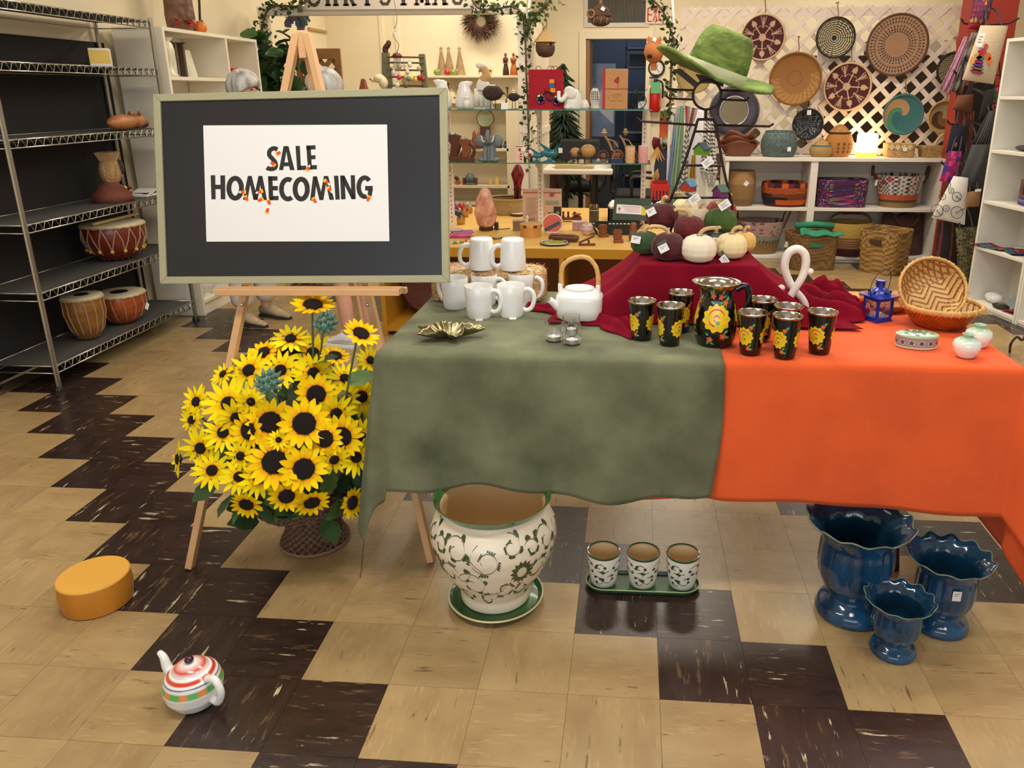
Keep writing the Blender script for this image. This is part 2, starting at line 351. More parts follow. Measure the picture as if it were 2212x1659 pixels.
# ---------------------------------------------------------------- easel, chalkboard, sale sheet
BK=.25; B0=V((0,2.18,.88)); BN=V((0,-1,BK)).normalized()
def BP(x,y,off=0):
    d=ray(x,y); q=B0+BN*off; return C0+d*((q-C0).dot(BN)/d.dot(BN))
oak=M('#e0b07c',.5,n=(14,.12,(1,1,.12))); bolt=M('#c9c6be',.25,1)
bl,br_,tl=BP(345,613),BP(970,610),BP(337,203); BW=(br_-bl).length; ex=(br_-bl).normalized(); ez=BN.cross(ex)*-1
ez=ez if ez.z>0 else -ez; BHt=(tl-bl).dot(ez); RM=MX((ex,-BN,ez)).transposed()
brot=RM.to_euler()
t=T('chalkboard','dark slate chalkboard in a sage green frame standing on the easel ledge','chalkboard',bl,tuple(brot))
fw=.0215*1.0; frm=M('#a9a684',.5,n=(20,.04)); th=.018
for nm,p in (('frame_rail',[(0,0),(BW,0),(BW-fw,fw),(fw,fw)]),('frame_rail',[(0,BHt),(fw,BHt-fw),(BW-fw,BHt-fw),(BW,BHt)]),('frame_stile',[(0,0),(fw,fw),(fw,BHt-fw),(0,BHt)]),('frame_stile',[(BW,0),(BW,BHt),(BW-fw,BHt-fw),(BW-fw,fw)])):
    c=(sum(a for a,b in p)/4,sum(b for a,b in p)/4); ob(nm,G().prism([(c[0]+(a-c[0])*.9995,c[1]+(b-c[1])*.9995) for a,b in p],0,th),frm,t,bev=.0015)
ob('slate',G().box(fw-.003,BW-fw+.003,.006,.014,fw-.003,BHt-fw+.003),M('#28292d',.34,n=(3,.10),spec=.5),t)
sl=T('sale_sheet','white paper sale sheet with bold black lettering mounted on the chalkboard','sign',BP(640,395,-.0052),tuple(brot))
so=sl.location.copy()
def toS(x,y,off=-.0048):
    p=BP(x,y,off)-so; return V((p.dot(ex),p.dot(-BN),p.dot(ez)))
q=[toS(*p) for p in ((446,522),(841,521),(836,269),(439,271))]
ob('paper',G().prism([(p.x,p.z) for p in q],-.0006,.0006),M('#f3f2f0',.8),sl)
cs=2212/420
def sf(u,v,l=0): p=toS(430+u/cs,260+v/cs); return (p.x,-.0010-l,p.z)
d=Dec(sf); K='#2f2c2a'
def ring(cx,cy,rx,ry,w,a0=0,a1=360): d.rib(arc(cx,cy,rx,a0,a1,36,ry),w,K)
d.rib(bent([(893,333,0),(850,318,0),(806,345,0),(800,395,0),(835,437,0),(868,480,0),(872,530,0),(838,552,0),(795,550,0),(771,537,0)],5),50,K)
for p in ([(962,293),(1000,293),(990,378),(958,566),(910,566)],[(982,293),(1018,293),(1088,566),(1035,566),(1010,450)],[(968,478),(1018,478),(1026,522),(960,522)],
 [(1098,292),(1147,290),(1161,565),(1117,567)],[(1150,517),(1220,515),(1220,563),(1120,567)],
 [(1220,287),(1270,286),(1285,558),(1240,561)],[(1220,287),(1325,283),(1327,330),(1222,335)],[(1270,400),(1325,395),(1327,440),(1272,445)],[(1240,512),(1340,508),(1343,556),(1240,561)],
 [(133,625),(185,624),(190,898),(142,898)],[(243,627),(297,626),(300,898),(248,898)],[(180,733),(248,733),(248,783),(182,783)],
 [(556,633),(600,633),(552,905),(500,905)],[(560,633),(600,633),(668,905),(620,905)],[(676,633),(715,633),(668,905),(620,905)],[(680,633),(722,633),(775,908),(725,908)],
 [(785,636),(835,636),(845,908),(795,910)],[(785,636),(893,636),(893,685),(787,686)],[(830,747),(897,747),(897,797),(832,797)],[(840,860),(905,860),(905,908),(795,910)],
 [(1297,637),(1342,637),(1315,910),(1263,912)],[(1305,637),(1342,637),(1414,907),(1370,907)],[(1420,634),(1460,634),(1415,907),(1372,907)],[(1425,634),(1470,633),(1537,903),(1485,905)],
 [(1535,630),(1585,629),(1602,900),(1553,902)],[(1605,628),(1655,627),(1668,897),(1617,899)],[(1605,628),(1655,627),(1783,896),(1735,897)],[(1725,625),(1773,624),(1783,896),(1735,897)],
 [(1890,747),(1977,745),(1977,798),(1890,798)],[(1925,790),(1977,790),(1962,870),(1915,880)]): d.poly(p,K)
ring(412,772,72,113,56); ring(1163,782,70,113,56); ring(1012,783,74,112,54,55,300); ring(1885,760,68,108,52,70,318)
d.done('lettering',PV(.8),sl)
for bx,by,tx,ty,kk in ((875,392,927,360,0),(868,518,818,475,0),(1225,580,1262,508,1),(536,813,452,818,1),(728,800,645,828,1),(525,855,552,915,0),(730,885,672,920,0),(780,897,808,958,0),(766,1060,788,1000,0),(1422,675,1492,738,1),(1462,755,1518,826,1),(1293,880,1332,938,0),(1942,858,1915,920,0)):
    d=Dec(sf); dx,dy=tx-bx,ty-by; L=math.hypot(dx,dy); dx/=L; dy/=L; nx,ny=-dy,dx
    P=lambda f,w:[(bx+dx*L*f+nx*w,by+dy*L*f+ny*w),(bx+dx*L*f-nx*w,by+dy*L*f-ny*w)]
    def seg(f0,w0,f1,w1,c): a=P(f0,w0); b=P(f1,w1); d.poly([a[0],a[1],b[1],b[0]],c,.0003)
    seg(0,22,.26,21,'#ffc814'); seg(.26,21,.7 if kk else 1,14,'#f2541c')
    if kk: seg(.7,14,1,6,'#ffffff')
    d.done('candy_corn_print',PV(.8),sl)
# easel
e0=BP(650,600,-.03); t=T('easel','light wooden tripod easel holding up the chalkboard','easel',(e0.x,2.0,0)); eo=V(t.location)
def E_(x,y,off=-.034): return BP(x,y,off)-eo
def bar(a,b,w,dp,nm='leg',par=None):
    a,b=V(a),V(b); d=(b-a); L=d.length; d.normalize(); s=d.cross(V((0,1,0))).normalized(); f=d.cross(s); m=MX((s,f,d)).transposed()
    o=ob(nm,G().box(-w/2,w/2,-dp/2,dp/2,0,L),oak,par or t,a,m.to_euler(),bev=.002); return o
def flo(p): q=V(p); return q
la,lb=E_(641,74),Z(410,1228,0)-eo; lb.z=.002
bar(lb,la,.022,.026); ra=E_(664,74); rb=Z(932,1214,0)-eo; rb.z=.002; bar(rb,ra,.022,.026)
k=E_(652,72); back=Z(838,1010,0)-eo; back.z=.004; bar(back,k+V((0,.025,-.02)),.02,.028)
ob('top_block',G().box(-.012,.012,-.012,.02,-.07,.004),oak,t,k,bev=.002)
a=E_(474,621,-.002)+V((0,-.012,-.008)); b=E_(868,621,-.002)+V((0,-.012,-.008)); bar(a,b,.020,.042,'ledge'); a2=E_(480,626,-.045); b2=E_(879,627,-.045); bar(a2,b2,.018,.02,'crossbar')
for x,y in ((672,622),(524,657),(795,657)): ob('bolt',G().ell((0,0,0),(.0065,.004,.0065),10,6),bolt,t,E_(x,y,-.018)+V((0,-.008 if y>640 else -.02,0)))
# ---------------------------------------------------------------- basket of artificial sunflowers
bk=Z(682,1166,0); bc='#6e5140'
bp=[(.104,0),(.110,.008),(.106,.02),(.098,.035),(.088,.06),(.083,.085),(.09,.105),(.125,.128),(.165,.15),(.192,.185),(.205,.225),(.208,.255),(.20,.257),(.17,.20),(.12,.15),(.05,.13),(0,.13)]
P=[]
for i in range(len(bp)-1):
    for k in range(5 if i<11 else 1): f=k/5; P.append((bp[i][0]*(1-f)+bp[i+1][0]*f,bp[i][1]*(1-f)+bp[i+1][1]*f))
P.append(bp[-1])
weave=lambda n,amp=.02:(lambda a,z,i:1+amp*sin(a*n+PI*(i%2)))
bt=T('flower_basket','brown wicker pedestal basket under the sunflowers','basket',(bk.x,bk.y,0))
ob('basket_body',G().lathe(P,144,fr=weave(24,.045)),PV(.8,b=(120,.8)),bt,smooth=60,paint=lambda x,y,z:'#84634a' if (int(z*95)+int((math.atan2(y,x)+4)*24/PI))%2 else '#543a2a')
ob('foot_braid',G().tube([(.108*cos(2*PI*i/60),.108*sin(2*PI*i/60),.006+.003*(i%2)) for i in range(60)],.006,6,True),M('#8c6d55',.8),bt)
yel=[M(c,.6,n=(30,.06)) for c in ('#fbe01c','#f6cf12','#f5e63a','#f6b21a')]
def petalmesh(L,w,c0,c1,curl):
    g=G(); n=7; rows=[]
    for i in range(n+1):
        t=i/n; ww=w*(sin(PI*min(1,.12+t*.86))**.75)*(1 if t<.95 else .6); x=L*t; z=curl*L*(t*t-.35*t)
        rows.append((x,ww,z,t))
    cl=[]
    for x,ww,z,t in rows:
        for k,f in ((-1,0),(0,-.12),(1,0)): g.v.append((x,ww*k,z+f*w)); f_=max(0,1-t*2.6); a,b=lin(c0),lin(c1); cl.append(tuple(a[q]*(1-f_)+b[q]*f_ for q in range(3)))
    g.f=[(i*3+k,i*3+k+1,i*3+k+4,i*3+k+3) for i in range(n) for k in (0,1)]; g.c=cl; return g
pm=PV(.7,spec=.12)
PET={'D':[mesh('petal',petalmesh(.6,.135,'#ffdc10','#f5a008',.20),pm,smooth=180),mesh('petal',petalmesh(.6,.14,'#ffce0c','#f28c0a',.06),pm,smooth=180)],
     'B':[mesh('petal',petalmesh(.76,.115,'#ffea16','#fbb010',.14),pm,smooth=180),mesh('petal',petalmesh(.76,.12,'#ffe012','#f8a40c',-.05),pm,smooth=180)]}
dg=lambda r,hh:G().lathe([(r*.95,-.05),(r,0),(r*.98,hh*.5),(r*.8,hh*.9),(r*.45,hh),(.001,hh*.92)],18)
discM=M('#2c1a12',.95,n=(70,.4),b=(220,1)); DISC={'D':mesh('seed_disc',dg(.43,.10),discM,smooth=180),'B':mesh('seed_disc',dg(.27,.14),discM,smooth=180),'Zi':mesh('seed_disc',dg(.42,.12),M('#cfc68a',.95,n=(150,.6),b=(200,1)),smooth=180)}
calm=M('#4c6a4c',.7,n=(30,.2)); CAL=mesh('calyx',G().lathe([(.02,-.2),(.14,-.16),(.32,-.08),(.46,-.02)],16,fr=lambda a,z,i:1+(.25*sin(8*a) if i==3 else 0)),calm,smooth=180)
lfm=[M('#47662f',.65,n=(20,.25)),M('#35502f',.65,n=(20,.25)),M('#5d7a3c',.6,n=(20,.3))]
def leafm(L,w,m): return mesh('leaf',G().sheet(lambda u,v:(L*v,(u-.5)*2*w*sin(PI*min(1,.08+v*.9))**.8*(1+.12*sin(v*22)),-.25*L*v*v+.10*w*abs(u-.5)*4),4,8),m,smooth=180)
LEAF=[leafm(.085,.032,lfm[i%3]) for i in range(3)]
stemM=M('#5f7446',.6)
fc=V((Y(598,915,2.06).x,2.13,.335))                       # heart of the bunch
SF=[ # px,py,R px,type,dx,dy (which way the face is turned: right+, up+), label
(630,768,47,'D',0,.75,'big sunflower at the top of the bunch tipped up, dark oval disc'),(628,732,36,'B',-.1,.95,'topmost round yellow flower, seen behind the big tipped one'),(676,764,44,'B',.5,.55,'lemon yellow flower behind the right of the top sunflower'),
(538,800,41,'B',-.55,.35,'yellow flower with a striped bee at its centre'),(606,800,38,'B',-.1,.35,'yellow flower just under the top sunflower, above the green bud'),(677,806,38,'B',.15,.2,'yellow flower under the top sunflower to its right'),
(683,852,38,'D',.1,.05,'golden sunflower facing straight out in the upper right of the bunch'),(744,860,31,'Zi',.35,.1,'yellow flower with a pale ringed centre'),(781,857,40,'B',.65,.05,'yellow flower by the green cloth, right of the pale-centred one'),
(745,818,34,'B',.5,.75,'ragged yellow flower tipped upward at the upper right'),(494,872,47,'B',-.3,.15,'large lemon flower facing out at the upper left'),(424,868,33,'B',-.8,.15,'yellow flower turned left at the left edge, upper'),
(541,868,28,'B',.5,.1,'small yellow flower half hidden right of the large lemon one'),(510,902,37,'B',.25,-.3,'yellow flower tucked under the large lemon one'),(583,912,43,'D',-.1,.05,'wide-disc sunflower left of the middle pair'),
(657,915,46,'D',.05,.1,'wide-disc sunflower right of the middle pair'),(726,893,38,'B',.25,-.35,'yellow flower bent downward at the right, under the pale-centred one'),(482,934,37,'B',-.35,.05,'yellow flower with a petal bent over its disc, left side'),
(536,930,37,'D',-.75,-.1,'sunflower turned left between the left and middle flowers'),(737,944,41,'D',.2,.1,'golden sunflower low on the right beside the cloth'),(701,948,36,'D',-.3,-.1,'sunflower half hidden behind the golden one low on the right'),
(782,945,34,'B',.9,0,'yellow flower seen from the side against the cloth'),(769,988,36,'B',.45,-.05,'yellow flower lowest against the cloth on the right'),(593,998,49,'D',-.05,.05,'largest sunflower at the lower middle of the bunch'),
(656,1013,43,'D',.1,-.05,'sunflower overlapping the largest one on its right'),(433,968,38,'B',-.6,-.2,'yellow flower turned down-left at the left edge'),(385,992,34,'B',-1.6,-.1,'yellow flower sticking out farthest left, seen edge on'),
(458,1016,36,'B',-.3,0,'round yellow flower at the lower left'),(516,1030,34,'B',-.1,0,'yellow flower low in the bunch, second from the lower left'),(560,1034,37,'B',.2,-.15,'yellow flower tucked under the largest sunflower'),
(520,985,30,'B',-.5,-.2,'shaded yellow flower between the left and largest flowers'),(414,907,28,'B',-.8,-.1,'small yellow flower at the left edge, middle height'),(722,993,32,'B',.3,-.6,'yellow flower bent down beneath the golden one'),
(619,1072,38,'D',0,-.55,'sunflower drooping over the basket rim, centre'),(532,1090,35,'D',-.4,-.75,'orange-tinged sunflower drooping at the lower left of the basket'),(674,1086,38,'D',.25,-1.0,'sunflower drooping over the basket rim, right'),
(761,1086,34,'D',1.5,-.3,'sunflower hanging edge on at the lower right by the cloth'),(676,658,39,'D',.05,1.6,'tall sunflower facing the ceiling above all the others'),(780,720,34,'D',.6,1.3,'tall sunflower leaning up in front of the white sneaker'),
(482,808,26,'B',-.9,.6,'small pale yellow flower at the back left, by the easel leg'),(800,778,28,'B',.6,.5,'yellow flower peeping over the table corner'),(724,768,27,'D',.3,1.4,'sunflower seen from beneath at the back right'),
(790,808,26,'B',.9,.3,'yellow flower close under the table corner'),(602,950,20,'B',.1,.2,'tiny orange-centred flower in the middle of the bunch'),(568,762,30,'D',-.6,.8,'orange-gold sunflower at the back left of the top one')]
for n_,(px,py,rp,ty,dx,dy,lab) in enumerate(SF):
    r_=ray(px,py).normalized(); ra_=V((.30,.27,.31)); o=C0-fc; A=sum((r_[i]/ra_[i])**2 for i in range(3)); Bq=sum(o[i]*r_[i]/ra_[i]**2 for i in range(3)); Cq=sum((o[i]/ra_[i])**2 for i in range(3))-1
    D=Bq*Bq-A*Cq; tt=(-Bq-math.sqrt(D))/A if D>0 else (fc-C0).dot(r_)
    p=C0+r_*tt
    if py<730 and px>650: p=Y(px,py,2.14 if px<740 else 2.06)
    if px>740 and p.x>TX0-.06: p=X(px,py,TX0-.075-.02*(n_%3)) if px<790 else Y(px,py,1.96)
    s=rp*S(p)*(1.24 if py<1050 else 1.05); view=(C0-p).normalized(); rt=RT; nrm=(view*1+RT*dx+UP*dy).normalized()
    q=nrm.to_track_quat('Z','Y').to_euler(); t=T('sunflower',lab,'sunflower',p,tuple(q),'artificial sunflowers in the wicker basket')
    k='D' if ty=='D' else 'B'; np_=17 if k=='D' else 15; spin=R.random()*6
    for j in range(np_):
        rr=.4 if k=='D' else .24; a=spin+2*PI*j/np_+R.uniform(-.06,.06); jit=R.uniform(.9,1.06)
        ob('petal',PET[k][j%2],None,t,(s*rr*cos(a),s*rr*sin(a),(.02 if j%2 else -.02)*s),(R.uniform(-.2,.2),R.uniform(-.2,.12),a)).scale=(s*jit,s*jit,s)
    ob('seed_disc',DISC['Zi' if ty=='Zi' else k],None,t).scale=(s,s,s)
    if ty=='Zi': ob('inner_disc',G().ell((0,0,.11*s),(.2*s,.2*s,.06*s),12,6),M('#5c2430',.9),t)
    ob('calyx',CAL,None,t).scale=(s,s,s)
    inv=t.rotation_euler.to_matrix().inverted(); tgt=V((bk.x+(p.x-bk.x)*.3,bk.y+(p.y-bk.y)*.3,.22))-p; lt=inv@tgt; L0=V((0,0,-s*.15))
    ob('stem',G().tube(bent([L0,L0+V((0,0,-s*.7)),L0.lerp(lt,.55)+V((0,0,-s*.2)),lt],5),.0032,6),stemM,t)
    for j in range(2):
        f=(.3,.5)[j]; pp=L0.lerp(lt,f); ob('leaf',LEAF[(n_+j)%3],None,t,pp,(R.uniform(-.6,.6),R.uniform(-.9,.3),R.uniform(0,6.28)))
    if 'bee' in lab:
        b=ob('bee',G().ell((0,0,0),(.008,.005,.005),10,8),PV(.5),t,(-s*.28,-s*.05,s*.2),paint=lambda x,y,z:'#1a1712' if int((x+.02)*500)%2 else '#f0c830')
for px,py,rp,lab in ((702,700,30,'spiky blue-green bud standing up behind the bunch'),(580,828,33,'spiky blue-green bud in the upper middle of the bunch')):
    p=Y(px,py,2.1 if py<750 else 1.93); s=rp*S(p); t=T('flower_bud',lab,'bud',p,(.3,.5,0))
    g=G()
    for j in range(34):
        a=j*2.4; f=1-2*(j+.5)/34; r_=math.sqrt(1-f*f); c=V((r_*cos(a),r_*sin(a),f))*s*.55; g.tube([c,c*1.4+V((0,0,.1*s)),c*1.75+V((0,0,.3*s))],[s*.15,s*.12,s*.01],5)
    g.ell((0,0,0),s*.6,12,8); ob('bracts',g,M('#6f9384',.75,n=(30,.2)),t,smooth=180); ob('stem',G().tube([(0,0,-s*.5),(.01,.02,-.12),(.0,.03,-.3 if py<750 else -.2)],.003,6),stemM,t)
g=G()
for j in range(70):
    a=R.uniform(0,6.28); f=R.uniform(-.75,.85); r_=math.sqrt(1-f*f); k=R.uniform(.5,.86)
    c=fc+V((r_*cos(a)*.28*k,r_*sin(a)*.25*k,f*.26*k)); m=Euler((R.uniform(-1,1),R.uniform(-1,1),a)).to_matrix()
    L=R.uniform(.06,.1); h=len(g.v); g.sheet(lambda u,v:c+m@V((L*v,(u-.5)*.07*sin(PI*min(1,.1+v*.88))*(1+.15*sin(v*20)),-.02*v*v)),3,6)
ob('foliage',g,M('#3c5a2e',.65,n=(14,.35)),bt,(-bk.x,-bk.y,0),smooth=180)['kind']='stuff'
# ---------------------------------------------------------------- things standing on the table
white=M('#f1f0ec',.22,coat=.3); tz=TZ+.005
def mugmesh(inv=False):
    r=.0405; h=.106
    pr=[(.032,.0),(.037,.002),(.0388,.008),(.0415,.03),(.0440,.07),(.0455,h-.001),(.0448,h),(.0435,h-.002),(.041,.04),(.037,.012),(0,.010)]
    return pr,h
mp,mh=mugmesh()
mugb=mesh('mug_body',G().lathe(mp,36),white,smooth=60); mugh=mesh('handle',G().tube(bent([(.041,0,.088),(.057,0,.092),(.072,0,.080),(.075,0,.055),(.065,0,.030),(.050,0,.022),(.039,0,.026)],5),.0058,10,flat=1.25),white,smooth=180)
def mug(lab,loc,rz,flip=False):
    t=T('white_mug',lab,'mug',loc,(PI if flip else 0,0,rz),'plain white mugs')
    ob('mug_body',mugb,None,t); ob('handle',mugh,None,t); return t
for lab,x,y,rz,dz in (('upright white mug, front row left, its handle to the right',1036,693,-.15,0),('upright white mug, front row right, nearest the teapot',1105,690,-.05,0),('upright white mug at the left end, partly behind the chalkboard corner',984,672,2.6,0),('upright white mug in the back row between two others',1048,664,-.2,0),('upright white mug in the back row on the right, below the straw bale end',1127,661,-.15,0)):
    m=mug(lab,Z(x,y-7,tz),rz)
    if x!=1048: tagcard(m,(.012,-.038,.004),.022,.011,(-1.2,0,.3),0)
ST=.845
sb=Z(1080,640,TZ); sw=.205; t=T('straw_bale','small straw bale wrapped in clear plastic, riser for two mugs','straw bale',(Z(1067,650,tz).x,2.60,tz))
pm_=Y(1040,582,2.56); ST=pm_.z-tz; wl=Y(935,600,2.58).x-t.location.x; wr2=Y(1178,600,2.58).x-t.location.x
def bale(u,v):
    a=2*PI*u; b=-PI/2+PI*v; e=.28; sg=lambda q,p:(1 if q>=0 else -1)*abs(q)**p
    x=(wl+wr2)/2+(wr2-wl)/2*sg(cos(b),e)*sg(cos(a),e); y=.075*sg(cos(b),e)*sg(sin(a),e); z=ST/2+ST/2*sg(sin(b),e)
    k=1+.02*sin(x*120)*sin(z*150+y*90); return (x*1,y*k,max(0,z+ (.003*sin(x*70+y*110) if z>ST*.9 else 0)))
ob('bale',G().sheet(bale,70,40),M('#c9a06a',.4,n=(90,.55,(1,1,2.5)),b=(110,1.2),coat=.25),t,smooth=180)
g=G()
for j in range(420):
    u=R.random(); v=R.uniform(.08,.92); p=V(bale(u,v)); d=V((R.uniform(-1,1),R.uniform(-.3,.3),R.uniform(-.7,.7)))*R.uniform(.008,.02); n_=V((0,(-1 if p.y<0 else 1)*.0012,.0012 if p.z>ST*.8 else 0)); w=V((0,0,.0011)); a=p-d+n_; b=p+d+n_
    g.add([a-w,b-w,b+w,a+w],[(0,1,2,3)],R.choice(['#e2c48c','#b98a52','#f0dcae','#9c7040']))
ob('straw',g,PV(.5),t,smooth=0)['kind']='stuff'
for lab,x,rz in (('upside-down white mug on the straw bale, left one',1040,2.9),('upside-down white mug on the straw bale, right one',1107,2.75)):
    p=Y(x,578,2.56); m=mug(lab,(p.x,2.575,tz+ST+mh+.001),-rz,True)
    if x==1107: tagcard(m,(.005,.042,mh+.0005),.026,.014,(1.5,0,0),0)
# teapot
p=Z(1252,684,TZ+.02); t=T('white_teapot','white square-sided teapot with an arched bamboo handle','teapot',(p.x,p.y,TZ+.02),-.1)
def se(prof,n=48,e=.62,ax=1.12):
    g=G(); sg=lambda q:(1 if q>=0 else -1)*abs(q)**e
    for i,(r,z) in enumerate(prof):
        for j in range(n): a=2*PI*j/n; g.v.append((r*sg(cos(a))*ax,r*sg(sin(a))*.92,z))
    for i in range(len(prof)-1):
        for j in range(n): k=(j+1)%n; g.f.append((i*n+j,i*n+k,(i+1)*n+k,(i+1)*n+j))
    g.f.append(tuple(range(n-1,-1,-1))); return g
ob('pot_body',se([(.058,0),(.063,.004),(.0655,.03),(.066,.062),(.064,.072),(.058,.080),(.045,.088),(.036,.090)],48,.7),white,t,smooth=50)
ob('lid',G().lathe([(.044,.087),(.046,.092),(.045,.096),(.040,.097),(.036,.093),(.0,.091)],36,sy=.9),white,t,smooth=40)
ob('spout',G().tube(bent([(-.045,-.022,.025),(-.066,-.034,.042),(-.086,-.048,.064)],5),[.019]*3+[.017,.015,.014,.0125,.0115,.0105,.010,.0095],12),white,t,smooth=180)
ob('spout_hole',G().ell((-.0868,-.0485,.0648),(.0065,.0065,.002),10,6,rot=(.5,-.7,0)),M('#8d8a86',.6),t)
for sx in (-1,1): ob('lug',G().box(-.007,.007,-.009,.009,0,.028),white,t,(sx*.058-(.004 if sx<0 else 0),.004,.078),bev=.004)
ob('handle',G().tube(bent([(-.058,.004,.095),(-.060,.004,.13),(-.050,.006,.165),(-.015,.007,.187),(.025,.006,.187),(.05,.005,.16),(.058,.004,.125),(.058,.004,.095)],6),[.0072+.0006*(i%3==0) for i in range(43)],8),M('#d8a860',.5,n=(40,.15)),t,smooth=180)
# leaf dish
p=Z(970,732,tz); t=T('leaf_dish','bronze leaf-shaped dish with ribbed points on the green cloth','dish',(p.x,p.y,tz),.2)
def ld(u,v):
    a=2*PI*u; pt=abs(cos(a*2.5))**1.6; r=v*(.055+.042*pt*(1.25 if abs(sin(a))<.5 else .8)); z=.006+.036*v**2.2*(1-.35*pt*v)+.003*sin(a*30)*v*(1-.3*v)
    return (r*cos(a),r*sin(a)*.8,max(.0005,z if v>.15 else .002))
ob('dish_body',G().sheet(ld,150,14),M('#8f8560',.28,.9,n=(30,.2)),t,smooth=180,solid=.003)
# glass tealight holders
glass=M('#ffffff',.02,trans=1,spec=.5,ior=1.45); frost=M('#eeeeee',.35,trans=.7,alpha=.55)
for lab,x,y in (('clear glass tealight holder, front left of the three',1197,742),('clear glass tealight holder, front right of the three',1236,749),('clear glass tealight holder standing behind the other two',1234,725)):
    p=Z(x,y-5,tz); t=T('tealight_holder',lab,'candle holder',(p.x,p.y,tz),0,'glass tealight holders')
    ob('glass',G().lathe([(.0225,0),(.024,.004),(.0265,.05),(.0265,.056),(.0252,.056),(.0235,.006),(0,.005)],28),glass,t,smooth=60)
    ob('frosted_waves',G().sheet(lambda u,v:((.0268)*cos(2*PI*u),(.0268)*sin(2*PI*u),.020+.010*v+.005*sin(2*PI*u*5)),40,3),frost,t,smooth=180)
    c=ob('tealight',G().lathe([(.0185,.006),(.019,.018),(.0182,.018),(.0180,.0165),(0,.0165)],24),M('#d8d6d2',.3,.8),t); ob('wax',G().lathe([(.0178,.0160),(.0165,.0172),(0,.0172)],24),M('#f6f3ec',.5),c)
# enamel tumblers and pitcher
blk=M('#0d0b0b',.18,coat=.4); chrome=M('#c6beb2',.16,1)
FY,FM,FO,FG,FL_='#f2c818','#c8385a','#d9603a','#3f9e58','#6fbf7f'
def smallf(d,x,y,s,asp):
    d.blob(x,y,.0065*s,.0065*s,FO,0,20,5,.22,.0002,asp); d.blob(x,y,.0018*s,.0018*s,'#f0a838',0,8,0,0,.0004,asp)
def lf(d,x,y,a,s,asp): d.leaf(x,y,.011*s,.0035*s,a,FG,.0001,asp); d.leaf(x,y,.008*s,.0014*s,a,FL_,.00025,asp)
def carn(d,x,y,s,asp,rot=0):
    d.blob(x,y,.0205*s,.0205*s,FY,rot,66,11,.09,.0003,asp); d.rib([(x+a*asp,y+b) for a,b in arc(0,.001*s,.0125*s,-50+math.degrees(rot),230+math.degrees(rot),22)],.0022*s,FM,.0005)
    d.rib([(x+a*asp,y+b) for a,b in arc(0,0,.0045*s,-40+math.degrees(rot),220+math.degrees(rot),10)],.0026*s,FM,.0005); d.blob(x+.004*s*asp*sin(rot),y-.007*s*cos(rot),.003*s,.003*s,FG,0,8,0,0,.0006,asp)
def motif(d,u,h0,s,asp):
    carn(d,u,h0,s*1.32,asp,.5); d.rib([(u+.002*asp*s,h0-.008*s),(u+.010*asp*s,h0-.024*s),(u+.014*asp*s,h0-.037*s)],.0012*s,FG,.0001); smallf(d,u+.014*asp*s,h0-.036*s,s,asp)
    smallf(d,u+.020*asp*s,h0+.030*s,s,asp); lf(d,u+.024*asp*s,h0+.034*s,.9,s*1.1,asp); lf(d,u+.012*asp*s,h0+.018*s,1.9,s,asp); lf(d,u+.013*asp*s,h0+.018*s,.2,s*.9,asp)
    lf(d,u+.018*asp*s,h0-.002*s,.3,s,asp); lf(d,u+.016*asp*s,h0-.030*s,.8,s,asp); lf(d,u+.018*asp*s,h0-.038*s,-.1,s,asp); lf(d,u-.004*asp*s,h0+.018*s,1.6,s,asp); lf(d,u-.017*asp*s,h0-.001*s,2.7,s,asp)
    lf(d,u+.004*asp*s,h0-.020*s,2.4,s*.8,asp)
tp=[(.024,0),(.0275,.003),(.029,.008),(.0315,.04),(.036,.09),(.039,.114)]
tb=mesh('cup_body',G().lathe(tp,40),blk,smooth=60); tr=mesh('steel_rim',G().lathe([(.0388,.1135),(.0412,.1165),(.0418,.1185),(.0408,.1195),(.0392,.1185),(.0345,.09),(.0295,.03),(.026,.006),(0,.005)],40,capb=False),chrome,smooth=70)
d=Dec(onlathe(tp,.0004),4)
for k in range(3): motif(d,2*PI*k/3,.056,.92,1/.034)
tdec=mesh('painted_flowers',d.g,PV(.3,coat=.3),smooth=180)
for lab,x,y,rz in (('black floral tumbler farthest left',1385,738,3.75),('black floral tumbler, second from the left, in front',1446,750,3.42),('black floral tumbler half behind the second one, against the red cloth',1468,722,4.9),('black floral tumbler just right of the pitcher, in front',1620,768,3.95),
  ('black floral tumbler nearest the pitcher handle, behind',1642,740,4.6),('black floral tumbler in the middle of the right group, behind',1696,752,4.3),('black floral tumbler nearest the viewer on the orange cloth',1694,776,3.85),('black floral tumbler farthest right',1769,766,4.05)):
    p=Z(x,y-5,tz); t=T('floral_tumbler',lab,'cup',(p.x,p.y,tz+(.006 if y<745 and x>1460 and x<1700 else 0)),rz,'black floral tumblers')
    ob('cup_body',tb,None,t); ob('steel_rim',tr,None,t); ob('painted_flowers',tdec,None,t)
pp=[(.046,0),(.050,.003),(.0565,.02),(.0605,.05),(.060,.075),(.054,.105),(.0475,.130),(.0455,.148),(.048,.166)]
p=Z(1543,742,tz); t=T('floral_pitcher','black enamel pitcher painted with yellow flowers, steel lip','pitcher',(p.x,p.y,tz))
ob('pitcher_body',G().lathe(pp,56),blk,t,smooth=60)
ob('steel_lip',G().lathe([(.0478,.166),(.056,.174),(.064,.181),(.0655,.1835),(.063,.184),(.052,.177),(.044,.160),(.050,.10),(.056,.06),(.044,.01),(0,.008)],56,capb=False,fr=lambda a,z,i:1+(.10*max(0,cos(a-2.9))**6 if z>.17 and i<7 else 0)),chrome,t,smooth=70)
ob('handle',G().tube(bent([(.050,0,.160),(.075,0,.172),(.088,0,.155),(.088,0,.125),(.078,0,.095),(.058,0,.080)],6),[.0075]*31,10,flat=1.3),blk,t,smooth=180)
d=Dec(onlathe(pp,.0004),5); asp=1/.058
